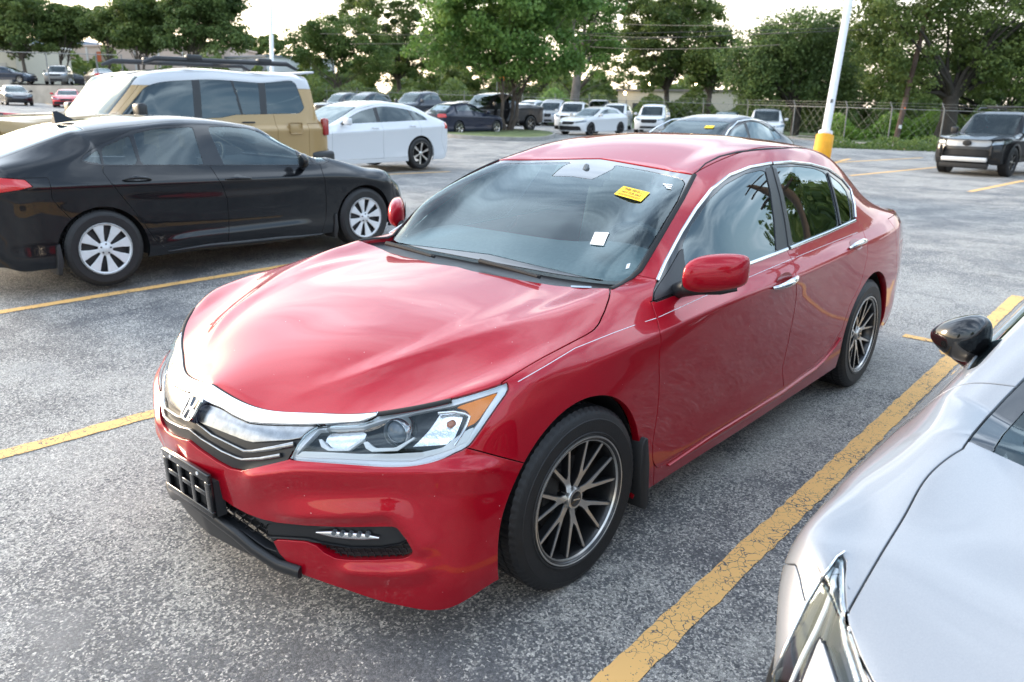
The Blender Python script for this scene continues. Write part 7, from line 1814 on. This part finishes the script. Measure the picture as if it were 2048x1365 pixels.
def buildings():
    zu = UPZ
    metal = mat('cream_siding', (.60, .55, .44), .7, var=.05); pink = mat('pinkish_siding', (.58, .45, .38), .8, var=.08, vscale=.6); grey = mat('grey_roof', (.20, .22, .25), .6); white = mat('white_siding', (.70, .70, .70), .7); blue = mat('blue_siding', (.42, .50, .62), .7)
    bld('cream_building', 'cream metal-sided building at the edge of the upper lot', -140, 46, 92, 92, 4.3, metal, mat('cream_trim', (.75, .72, .64), .6), zu, win=[(.7, .9, 0, 2.2, mat('cream_door', (.5, .46, .4), .6))])
    bld('warehouse', 'long pinkish warehouse with pale pilasters behind the lot trees', 142, 470, 118, 118, 6.0, pink, mat('pink_roof', (.55, .42, .36), .7), zu, bays=7, win=[(.08, .12, .5, 2.6, None), (.24, .28, 1.2, 2.4, None), (.42, .46, 1.2, 2.4, None), (.62, .66, 1.2, 2.4, None), (.15, .19, 0, 2.6, white), (.80, .88, 0, 3.2, white)])
    bld('blue_building', 'pale blue building behind the forked lot tree', 48, 146, 140, 140, 7.5, blue, blue, zu, win=[(.5, .7, .5, 2.5, None)])
    bld('grey_shed', 'white building with a dark grey roof beside the light pole', 438, 540, 120, 112, 5.4, white, grey, zu*.6, win=[(.55, .99, 1.5, 5.2, grey), (.1, .2, 0, 2.4, grey)])
    hs = mat('house_stucco', (.50, .46, .40), .85, var=.06); sh_ = mat('house_shingle', (.16, .15, .15), .9, var=.2)
    o = bld('beige_house', 'beige house behind the fence with two lit porch lamps', 1235, 1500, 98, 92, 3.6, hs, sh_, .0, win=[(.12, .18, 1, 2.2, None), (.40, .46, 0, 2.2, mat('house_door', (.14, .07, .05), .6)), (.62, .70, 1, 2.2, None)])
    for u, v, D in ((1298, 169, 96.0), (1391, 168, 94), (1250, 187, 97)):
        P = at_depth_v(u, v, D-1.2); L_ = empty('porch_lamp', tuple(P), 0, 'round porch lamp glowing warm on the beige house', 'lamp', 'lit lamps of the beige house')
        mb = MB(); mb.lathe([(.001, .2), (.12, .14), (.17, 0), (.12, -.14), (.001, -.2)], 12); g = mb.build('lamp_globe', mat('lamp_glow', (1, .8, .5), .5, emit=(1, .72, .38), estr=14), L_, smooth=True); g.rotation_euler = (math.pi/2, 0, 0)
        mb = MB(); mb.tube([(0, 0, .18), (-.5, -.5, .25)], .03, 6); mb.build('lamp_arm', mat('lamp_arm', (.05, .05, .05), .5), L_)
    # orange banner signs
    org = mat('orange_banner', (.85, .16, .02), .7)
    for u, v0, v1, D, w, lab in ((994, 140, 161, 66, .62, 'orange flag on a short pole behind the fence'), (195, 105, 124, 100, .55, 'rust orange upright sign in front of the warehouse')):
        P = at_depth_v(u, v1, D); H = (v1-v0)*D/CF; z0 = at_depth(u, D)[2]
        e = empty('banner_sign', (P[0], P[1], z0), 0, lab, 'sign')
        mb = MB(); mb.tube([(0, 0, 0), (0, 0, P[2]-z0+H)], .04, 8); mb.build('sign_pole', mat('galvanised'), e)
        mb = MB(); mb.box((CR[0]*w/2, CR[1]*w/2, P[2]-z0+H/2), (w, .05, H), math.atan2(CR[1], CR[0])); mb.build('sign_panel', org if u > 500 else mat('rust_sign', (.45, .10, .03), .7), e)
        if u > 500:
            mb = MB(); mb.box((CR[0]*w/2-CFW[0]*.04, CR[1]*w/2-CFW[1]*.04, P[2]-z0+H/2), (w*.4, .03, H*.4), math.atan2(CR[1], CR[0])); mb.build('sign_mark', mat('sign_white', (.75, .75, .75), .7), e)
    P = at_depth(548, 100); e = empty('banner_sign', tuple(P), 0, 'low orange banner strip beside the grey shed', 'sign'); mb = MB(); mb.box((0, 0, 3.3), (2.6, .05, .8), math.atan2(CR[1], CR[0])); mb.build('sign_panel', org, e)
    for dx in (-1.1, 1.1):
        mb = MB(); mb.tube([(CR[0]*dx, CR[1]*dx, 0), (CR[0]*dx, CR[1]*dx, 3.0)], .05, 6); mb.build('sign_pole', mat('galvanised'), e)
    P = at_depth_v(182, 105, 117.2); e = empty('wall_sign', tuple(P), 0, 'small green sign fixed high on the warehouse wall', 'sign'); mb = MB(); mb.box((0, 0, 0), (2.2, .06, 1.1), math.atan2(CR[1], CR[0])); mb.build('sign_panel', mat('green_sign', (.05, .45, .22), .6), e)
def poles():
    wp = mat('pole_white', (.74, .75, .78), .45, var=.05, vscale=2); yl = mat('base_yellow', (.80, .36, .012), .6, var=.12, vscale=5)
    # light pole with the yellow concrete base
    b = ground_at(1641, 322); D = float((b-CPOS) @ CFW); top = at_depth_v(1659, 262, D); r0 = 17.5*D/CF
    e = empty('light_pole', tuple(b), 0, 'tall white light pole on a round yellow concrete base', 'light pole')
    ax = Vector(at_depth_v(1704, 0, D+.0)-at_depth_v(1652, 290, D)).normalized(); hb = (at_depth_v(1652, 268, D)-b)[2]
    mb = MB(); mb.tube([Vector((0, 0, -.1)), ax*hb], [r0, r0*.98], 32); mb.build('pole_base', yl, e, bevel=.02, angle=50)
    mb = MB(); mb.tube([ax*hb, ax*(hb+.14)], r0*.78, 20); mb.build('base_plate', wp, e, bevel=.02)
    mb = MB(); mb.tube([ax*(hb+.12), ax*10.5], [r0*.46, r0*.36], 20); mb.build('pole', wp, e, smooth=True)
    mb = MB(); mb.tube([ax*10.4 + Vector((-.9, 0, 0)), ax*10.5 + Vector((.9, 0, 0))], .05, 8); mb.box(ax*10.5 + Vector((.9, 0, 0)), (.7, .35, .12)); mb.box(ax*10.5 + Vector((-.9, 0, 0)), (.7, .35, .12)); mb.build('lamp_heads', mat('lamp_grey', (.4, .4, .41), .5), e)
    mb = MB(); P = Vector(at_depth_v(1660, 205, D)-b) - Vector(CFW)*r0*.45; mb.box(P, (.09, .03, .13), math.atan2(CR[1], CR[0])); mb.build('hand_hole', mat('galvanised'), e)
    # far light pole on the left
    b = at_depth(544, 46); e = empty('light_pole', tuple(b), 0, 'slim white light pole behind the tan car with white roof', 'light pole'); D = 46
    t = Vector(at_depth_v(541, 0, D)-at_depth_v(543.5, 140, D)).normalized()
    mb = MB(); mb.tube([Vector((0, 0, 0)), t*5.0], .115, 14); mb.build('pole', wp, e, smooth=True)
    mb = MB(); mb.tube([t*4.9, t*10.5], [.085, .075], 12); mb.build('pole_top', wp, e, smooth=True)
    mb = MB(); mb.box(t*10.5, (.5, 1.4, .14)); mb.build('lamp_heads', mat('lamp_grey', (.4, .4, .41), .5), e, bevel=.02)
    # utility pole, leaning, with wires
    wd = mat('pole_wood', (.085, .055, .042), .9, var=.3, vscale=2, bump=.4, bscale=20)
    b = ground_at(1790, 287); D = float((b-CPOS) @ CFW); tp = at_depth_v(1836, 100, D+.2); ax = Vector(tp-b).normalized()
    e = empty('utility_pole', tuple(b), 0, 'dark leaning wooden utility pole in front of the live oak', 'utility pole')
    mb = MB(); mb.tube([ax*-.2, ax*4.5, ax*9.5], [.165, .15, .13], 14); mb.build('pole', wd, e, smooth=True)
    mb = MB(); mb.box(ax*9.0, (.12, 2.4, .12), R_(25)); mb.build('cross_arm', wd, e)
    mb = MB(); mb.box(ax*.95 - Vector(CFW)*.17, (.16, .02, .22), math.atan2(CR[1], CR[0])); mb.build('pole_tag', mat('sign_white', (.75, .75, .75), .7), e)
    mb = MB(); mb.box(ax*2.1 - Vector(CFW)*.17, (.08, .02, .10), math.atan2(CR[1], CR[0])); mb.build('pole_marker', mat('orange_banner', (.85, .16, .02), .7), e)
    wm = mat('cable', (.02, .022, .025), .6)
    for i, (u0, v0, u1, v1) in enumerate([(640, 68, 1700, 56), (700, 88, 1720, 60), (1180, 44, 1600, 47), (1180, 71, 1560, 66), (1180, 94, 1560, 90)]):
        a = at_depth_v(u0, v0, 60); c = at_depth_v(u1, v1, 36); mid = (a+c)/2-[0, 0, .35]
        o_ = empty('overhead_cable', tuple(a), 0, 'thin dark overhead cable crossing in front of the trees', 'cable', 'overhead cables')
        P = [Vector(a*(1-t)**2+2*mid*t*(1-t)+c*t*t-a) for t in np.linspace(0, 1, 14)]; mb = MB(); mb.tube(P, .016, 5); mb.build('cable', wm, o_)

# ------------------------------------------------------------------ vehicles around the red sedan
def gpos(u, v, off=(0, 0)):
    p = ground_at(u, v); x, y = p[0]+off[0], p[1]+off[1]; return (x, y, float(gz(x, y)))
def place(x, y): return (x, y, float(gz(x, y)))
SED = dict(tailz=(.80, .96))
SUVP = dict(style='suv', fo=.90, wb=2.69, ro=.95, W=1.86, H=1.68, zsill=.27, z0=.24, zlead=.86, lead=.09, bow=.75, rbow=.55, zhood=1.02, xcowl=-.42, zcowl=1.06, xwt=-1.15, zwt=1.56, xpk=-1.8, xrr=-3.25, zrr=1.60, xbg=-3.52, zbg=1.12,
            c4y=.76, c3y=.66, c4drop=.09, zring_f=.98, zring_r=1.06, belt=((-.5, 1.08), (-3.2, 1.16)), dlo=(-.55, -3.05), dlor=-.25, pil=(-1.62, -2.62), doors=(-.45, -1.65, -2.45), R=.35, rr=.235, tw=.22, arch=.405, hlz=(.74, .88), hly=(.50, .84), grz=(.62, .84), tailz=(.92, 1.12), tlen=.22, wheel='five')
TRUCK = dict(style='truck', fo=1.0, wb=3.70, ro=1.22, W=2.03, H=1.93, zsill=.42, z0=.38, zlead=1.12, lead=.06, bow=.6, rbow=.3, zhood=1.25, xcowl=-.45, zcowl=1.28, xwt=-1.18, zwt=1.80, xpk=-1.9, xrr=-2.62, zrr=1.88, xbg=-2.82, zbg=1.36, deckflat=True,
            c4y=.78, c3y=.66, c4drop=.1, zring_f=1.16, zring_r=1.28, belt=((-.5, 1.30), (-2.7, 1.34)), dlo=(-.6, -2.62), dlor=-.2, pil=(-1.75,), doors=(-.48, -1.72, -2.72), R=.40, rr=.25, tw=.25, arch=.47, hlz=(.92, 1.10), hly=(.62, .95), grz=(.70, 1.06), grw=.6, tailz=(.95, 1.25), taily=.86, tlen=.12, wheel='six', mh=1.6)
def other_cars():
    black = paint('black_paint', (.006, .007, .009), .2, .3, .1, dirt=.12); white = paint('white_paint', (.62, .63, .65), 0., .4, 0); tan = paint('tan_paint', (.38, .255, .115), .1, .4, .05)
    navy = (.010, .014, .035); grey = (.075, .08, .09); silver = (.42, .43, .45); dgrey = (.045, .05, .058); red2 = (.42, .012, .02)
    trim = mat('satin_black_trim'); matte = mat('matte_black')
    # --- black compact sedan beside the red one (nose to the right)
    corolla()
    # --- tan off-roader with white roof
    lc = gen_car('tan_off_roader', 'boxy tan off-roader with white roof and black roof rack behind the black sedan', tan, place(-1.23, -8.30), 0, roofcol=(.50, .51, .53), h=.036, roofline=1.64,
            **{**SUVP, **dict(fo=.95, wb=2.85, ro=1.02, W=1.95, H=1.865, zsill=.40, z0=.36, zlead=1.18, lead=.05, bow=.55, rbow=.30, zhood=1.27, xcowl=-.72, zcowl=1.30, xwt=-1.28, zwt=1.76, xpk=-1.9, xrr=-3.62, zrr=1.83, xbg=-3.72, zbg=1.28, c4y=.80, c3y=.70, c4drop=.10,
                      zring_f=1.17, zring_r=1.18, belt=((-.5, 1.22), (-1.9, 1.22), (-2.35, 1.30), (-3.6, 1.32)), dlo=(-.90, -3.42), dlor=.18, pil=(-1.80, -2.72), qdiv=-2.48, doors=(-.75, -1.80, -2.68), R=.39, rr=.235, tw=.25, arch=.455, tailz=(.98, 1.30), taily=.84, tlen=.07, rbmat=None, mirmat=trim, mh=1.5, mup=.05, wheel='six', metal=.1, hdrop=.10, hmat=trim, pilw=.05)})
    for s in (1, -1):
        mb = MB(); mb.tube([(-1.35, s*.60, 1.90), (-1.5, s*.60, 1.955), (-3.35, s*.60, 1.965), (-3.5, s*.60, 1.90)], [.02, .032, .032, .02], 10); mb.build('roof_rail', mat('rack_black', (.02, .021, .024), .45), lc, smooth=True)
    for x in (-2.0, -3.0):
        mb = MB(); mb.box((x, 0, 1.985), (.10, 1.24, .05)); mb.build('rack_bar', mat('rack_black'), lc, bevel=.015)
        for s in (1, -1): mb = MB(); mb.box((x, s*.60, 1.985), (.20, .10, .075)); mb.build('rack_foot', mat('rack_black'), lc, bevel=.02)
    for s in (1, -1):
        mb = MB(); n = 15; V = []; F = []
        for ax in (-2.85, 0):
            pr = [R_(-6 + 192*i/(n-1)) for i in range(n)]; o0 = len(mb.V)
            V = [(ax + (.452+.06*k)*math.cos(q), s*(.985-.01*k), .38 + (.452+.06*k)*math.sin(q)) for k in (0, 1) for q in pr] + [(ax + .512*math.cos(q), s*.955, .38+.512*math.sin(q)) for q in pr]
            mbb = MB(); mbb.add(V, [(k*n+i, k*n+i+1, (k+1)*n+i+1, (k+1)*n+i) for k in (0, 1) for i in range(n-1)]); mbb.build('wheel_arch_trim', trim, lc, smooth=True)
        mb = MB(); mb.prism([(-3.84, .80), (-3.42, .80), (-3.47, .60), (-3.84, .54)], .55, .955, lambda u, v, h: Vector((u, s*h, v))); mb.build('bumper_corner', trim, lc, bevel=.05, seg=3)
        mb = MB(); mb.box((-3.725, s*.88, 1.13), (.10, .10, .24)); mb.build('tail_lamp', mat('tail_lamp_dark', (.30, .008, .008), .15, coat=1.0), lc, bevel=.03, seg=3)
        mb = MB(); mb.box((-3.18, s*.983, 1.12), (.20, .006, .15)); mb.build('fuel_door', tan, lc, bevel=.02) if s > 0 else None
    mb = MB(); mb.box((-3.66, 0, 1.86), (.22, 1.28, .03), M=Matrix.Rotation(R_(6), 3, 'Y')); mb.build('rear_spoiler', paint('roof_49_50_52', (.50, .51, .53), 0.), lc, bevel=.012)
    wsticker(lc, (-1.05, -.40, 1.53), .16, .07, 'sale_sticker', R_(46))
    # --- white sedan, rear to the right
    p = ground_at(843, 343); W = 1.85
    mal = gen_car('white_sedan', 'clean white sedan with black two-tone wheels parked behind the tan off-roader', white, place(p[0]+2.83, p[1]-W/2+.03), 0, h=.036, **{**SED, **dict(fo=.95, wb=2.83, ro=1.15, W=W, H=1.455, xcowl=-.45, xwt=-1.38, xpk=-1.95, xrr=-2.85, zrr=1.385, xbg=-3.55, zbg=1.12, zcowl=.97, zhood=.92, zring_f=.88, zring_r=1.0,
                      belt=((-.5, .985), (-3.1, 1.06)), dlo=(-.6, -3.10), dlor=.9, pil=(-1.72,), qdiv=-2.72, doors=(-.45, -1.76, -2.66), R=.345, rr=.245, tw=.225, arch=.39, tailz=(.86, 1.0), taily=.62, tlen=.36, wheel='duo6', c4y=.69)})
    # --- dark sedan behind the roof of the red one
    dk = gen_car('dark_sedan', 'dark charcoal sedan with chrome window surround behind the red roof', (.030, .033, .040), place(-10.1, -5.0), 0, h=.045, **{**SED, **dict(fo=.95, wb=2.83, ro=1.15, W=1.86, H=1.45, xcowl=-.45, xwt=-1.40, xpk=-1.95, xrr=-2.9, xbg=-3.6, zbg=1.08, dlo=(-.6, -3.05), dlor=.7, pil=(-1.72,), qdiv=-2.75, doors=(-.45, -1.76, -2.66), R=.335, rr=.235, arch=.385, wheel='ten')})
    P = []
    for x, z, y in ((-.62, 1.0, .80), (-1.0, 1.20, .72), (-1.45, 1.345, .655), (-1.95, 1.372, .64), (-2.45, 1.345, .64), (-2.85, 1.25, .67), (-3.1, 1.06, .78)): P.append((x, y, z))
    for s in (1, -1): mb = MB(); mb.tube([Vector((x, s*(y+.018), z)) for x, y, z in P], .012, 8); mb.build('chrome_trim', mat('chrome'), dk, smooth=True)
    wsticker(dk, (-1.12, .30, 1.245), .17, .075, 'sale_sticker', R_(27))
    # --- far row
    far = 'far row of parked cars'
    g = lambda n, lab, col, u, v, rz, dx=0, dy=0, **k: gen_car(n, lab, col, gpos(u, v, (dx, dy)) if not isinstance(u, tuple) else tuple(at_depth(*u)), rz, far, h=.11, full=False, **k)
    g('navy_sedan', 'dark navy sedan with silver wheels beside the island tree', navy, 990, 270, R_(184), 0, -.8, **{**SED, **dict(wheel='five', W=1.78, H=1.46)})
    g('black_pickup', 'black crew-cab pickup with red tail lamp behind the navy sedan', (.010, .010, .012), 1062, 266, 0, 3.7, -1.0, **TRUCK)
    g('white_sedan', 'white sedan with black front intake nearest the red roof in the far row', white, 1182, 272, 0, 0, -.9, **{**SED, **dict(wheel='dark5', W=1.84, H=1.445, lgz=(.24, .46), lgw=.72)})
    g('grey_suv', 'silver grey box-shaped wagon parked behind the black pickup bed', silver, (1095, 55), 0, R_(25), 0, 0, **{**SUVP, **dict(H=1.78, wb=2.85, W=1.92, xrr=-3.45, xbg=-3.68, ro=1.05)})
    g('white_suv', 'small white crossover between the silver wagon and the white sedan', white, (1140, 49), 0, R_(28), 0, 0, **SUVP)
    g('white_suv', 'white crossover half hidden behind the white sedan roof', white, (1225, 50), 0, R_(26), 0, 0, **SUVP)
    g('white_suv', 'white crossover with roof rails beside the dark sedan windshield', white, (1302, 47), 0, R_(26), 0, 0, **{**SUVP, **dict(H=1.70)})
    g('teal_sedan', 'dark teal sedan whose roof shows behind the dark sedan', (.02, .05, .055), (1448, 44), 0, R_(20), 0, 0, **SED)
    g('silver_crossover', 'silver crossover with black roof standing near the light pole', (.55, .55, .55), (1535, 40), 0, R_(24), 0, 0, roofcol=(.02, .02, .022), roofline=1.6, **{**SUVP, **dict(wheel='dark5')})
    g('dark_suv', 'charcoal wagon behind the white sedan trunk', dgrey, (700, 54), 0, R_(8), 0, 0, **{**SUVP, **dict(H=1.80, W=1.95)})
    g('dark_suv', 'dark grey wagon half hidden behind the tan off-roader', grey, (655, 56), 0, R_(8), 0, 0, **{**SUVP, **dict(H=1.74)})
    g('blue_pickup', 'slate blue crew-cab pickup above the white sedan roof', (.035, .045, .065), (800, 46.5), 0, R_(6), 0, 0, **TRUCK)
    g('black_sedan', 'small black sedan between the slate pickup and the black pickup', (.012, .012, .014), (893, 56), 0, R_(6), 0, 0, **SED)
    g('green_suv', 'dark wagon roof showing behind the slate blue pickup', (.03, .035, .035), (805, 60), 0, R_(8), 0, 0, **SUVP)
    g('white_suv', 'white crossover tail showing behind the black pickup cab', white, (1040, 58), 0, R_(10), 0, 0, **SUVP)
    g('white_sedan', 'white sedan hood peeking out behind the small black sedan', white, (1015, 52), 0, R_(8), 0, 0, **SED)
    # street traffic behind the fence
    b = at_depth(1195, 63); gen_car('dark_pickup', 'dark pickup parked behind the fence by the tall grey trunk', (.02, .025, .03), tuple(b), R_(30), None, h=.12, full=False, **TRUCK)
    for u, D, lab in ((1020, 72, 'orange car glimpsed behind the hedge'),):
        b = at_depth(u, D); gen_car('orange_car', lab, (.55, .09, .02), tuple(b), R_(20), None, h=.12, full=False, **SED)
    # --- black off-roader at the right, nose to the camera
    tr = gen_car('black_off_roader', 'black off-roader with silver skid bar and roof rack facing the camera', (.010, .011, .013), place(-24.6, -3.15), R_(-8), h=.045, **{**SUVP, **dict(fo=.93, wb=2.85, ro=1.0, W=1.95, H=1.80, zsill=.38, z0=.36, zlead=1.02, lead=.05, bow=.55, rbow=.3, zhood=1.13, xcowl=-.45, zcowl=1.16, xwt=-1.10, zwt=1.70, xrr=-3.5, zrr=1.74, xbg=-3.68, zbg=1.22, zring_f=1.04, zring_r=1.12, belt=((-.5, 1.16), (-3.4, 1.24)), R=.41, rr=.235, tw=.26, arch=.465,
                      hlz=(.86, .98), hly=(.60, .90), grz=(.83, 1.0), grw=.60, lgz=(.58, .74), lgw=.62, grmat=mat('grille_silver', (.32, .33, .34), .4, metal=.6, bump=.8, bscale=40), wheel='six', mirmat=trim, mh=1.4)})
    mb = MB(); mb.box((.955, 0, .47), (.08, 1.22, .13)); mb.build('skid_bar', mat('skid_silver', (.62, .62, .62), .4, metal=.5), tr, bevel=.03)
    mb = MB(); mb.box((.93, 0, .30), (.1, 1.3, .14)); mb.build('lower_guard', matte, tr, bevel=.03)
    for s in (1, -1):
        mb = MB(); mb.prism([(.90, .86), (.90, .60), (.80, .50), (.80, .82)], .64, .70, lambda u, v, h: Vector((u+.06, s*h, v))); mb.build('bumper_fin', matte, tr, bevel=.01)
        mb = MB(); mb.tube([(-1.2, s*.62, 1.80), (-1.35, s*.62, 1.87), (-3.3, s*.62, 1.88), (-3.45, s*.62, 1.82)], .025, 8); mb.build('roof_rail', mat('rack_black'), tr, smooth=True)
        n = 15; pr = [R_(-6 + 192*i/(n-1)) for i in range(n)]
        for ax in (0, -2.85):
            V = [(ax + (.462+.06*k)*math.cos(q), s*(.99-.01*k), .40 + (.462+.06*k)*math.sin(q)) for k in (0, 1) for q in pr]; mb = MB(); mb.add(V, [(i, i+1, n+i+1, n+i) for i in range(n-1)]); mb.build('wheel_arch_trim', trim, tr, smooth=True)
    for x in (-1.9, -3.0): mb = MB(); mb.box((x, 0, 1.90), (.08, 1.26, .05)); mb.build('rack_bar', mat('rack_black'), tr, bevel=.015)
    mb = MB(); mb.lathe([(.001, .012), (.05, .010), (.075, 0), (.078, -.02)], 20); eo = mb.build('badge', matte, tr, smooth=True); eo.location = (.925, 0, .915); eo.rotation_euler = (0, 0, -math.pi/2); eo.scale = (1.5, 1, 1)
    gen_car('dark_wagon', 'dark wagon half seen behind the black off-roader', (.02, .021, .024), place(-26.5, -.2), R_(-8), h=.11, full=False, **SUVP)
    # --- left background
    gen_car('black_hatchback', 'small black sedan with chrome-edged grille below the retaining wall', (.012, .013, .016), tuple(at_depth(40, 57)), R_(80), h=.08, full=False, **{**SED, **dict(W=1.79, H=1.46, grz=(.50, .68), grw=.5, grmat=mat('grille_dark_chrome', (.10, .10, .11), .3, metal=.7))})
    gen_car('red_sports_car', 'low bright red sports coupe in front of the retaining wall', (.50, .010, .022), tuple(at_depth(136, 56)), R_(66), h=.08, full=False, **{**SED, **dict(W=1.86, H=1.29, zhood=.84, zcowl=.88, zlead=.62, zwt=1.20, xcowl=-.75, xwt=-1.5, xpk=-2.0, xrr=-2.6, zrr=1.22, xbg=-3.3, zbg=1.0, zring_f=.80, zring_r=.92, belt=((-.8, .90), (-2.7, .98)), pil=(-2.0,), lgz=(.22, .42), lgw=.8, hlz=(.52, .66))})
    gen_car('red_car', 'red car hood showing beyond the nose of the tan off-roader', red2, place(-4.0, -16.8), R_(180), h=.08, full=False, **{**SED, **dict(zhood=.98, zcowl=1.02, zlead=.78, zring_f=.93)})
    up = lambda u, D: tuple(at_depth(u, D) + [0, 0, UPZ])
    gr = 'cars on the upper lot'
    gen_car('white_suv', 'white wagon on the upper lot beside the cream building', white, up(30, 74), R_(176), gr, h=.12, full=False, **SUVP)
    gen_car('dark_sedan', 'dark sedan on the upper lot tucked behind the grey crossover', (.03, .04, .06), up(60, 71), R_(130), gr, h=.12, full=False, **SED)
    gen_car('grey_crossover', 'pewter crossover with a front plate above the retaining wall', (.16, .15, .14), up(122, 69.0), R_(62), gr, h=.09, full=False, **{**SUVP, **dict(grz=(.70, .84), grw=.45)})
    gen_car('dark_coupe', 'dark coupe seen from behind on the upper lot', (.03, .032, .036), up(200, 68), R_(-100), gr, h=.12, full=False, **{**SED, **dict(H=1.36)})
    gen_car('white_pickup', 'white pickup far off in front of the warehouse', white, up(345, 102), R_(178), gr, h=.14, full=False, **TRUCK)
    gen_car('dark_sedan', 'dark parked sedan in front of the pinkish warehouse', (.03, .03, .035), up(185, 104), R_(178), gr, h=.14, full=False, **SED)
    silver_car()
def wsticker(car, c, w, h, name, tilt):
    M = Matrix.Rotation(math.pi, 3, 'Z') @ Matrix.Rotation(-tilt, 3, 'Y'); mb = MB(); mb.box(c, (h*1.2, w, .004), M=Matrix.Rotation(tilt, 3, 'Y')); return mb.build(name, mat('sticker_yellow'), car)
environment()
red_car()
other_cars()
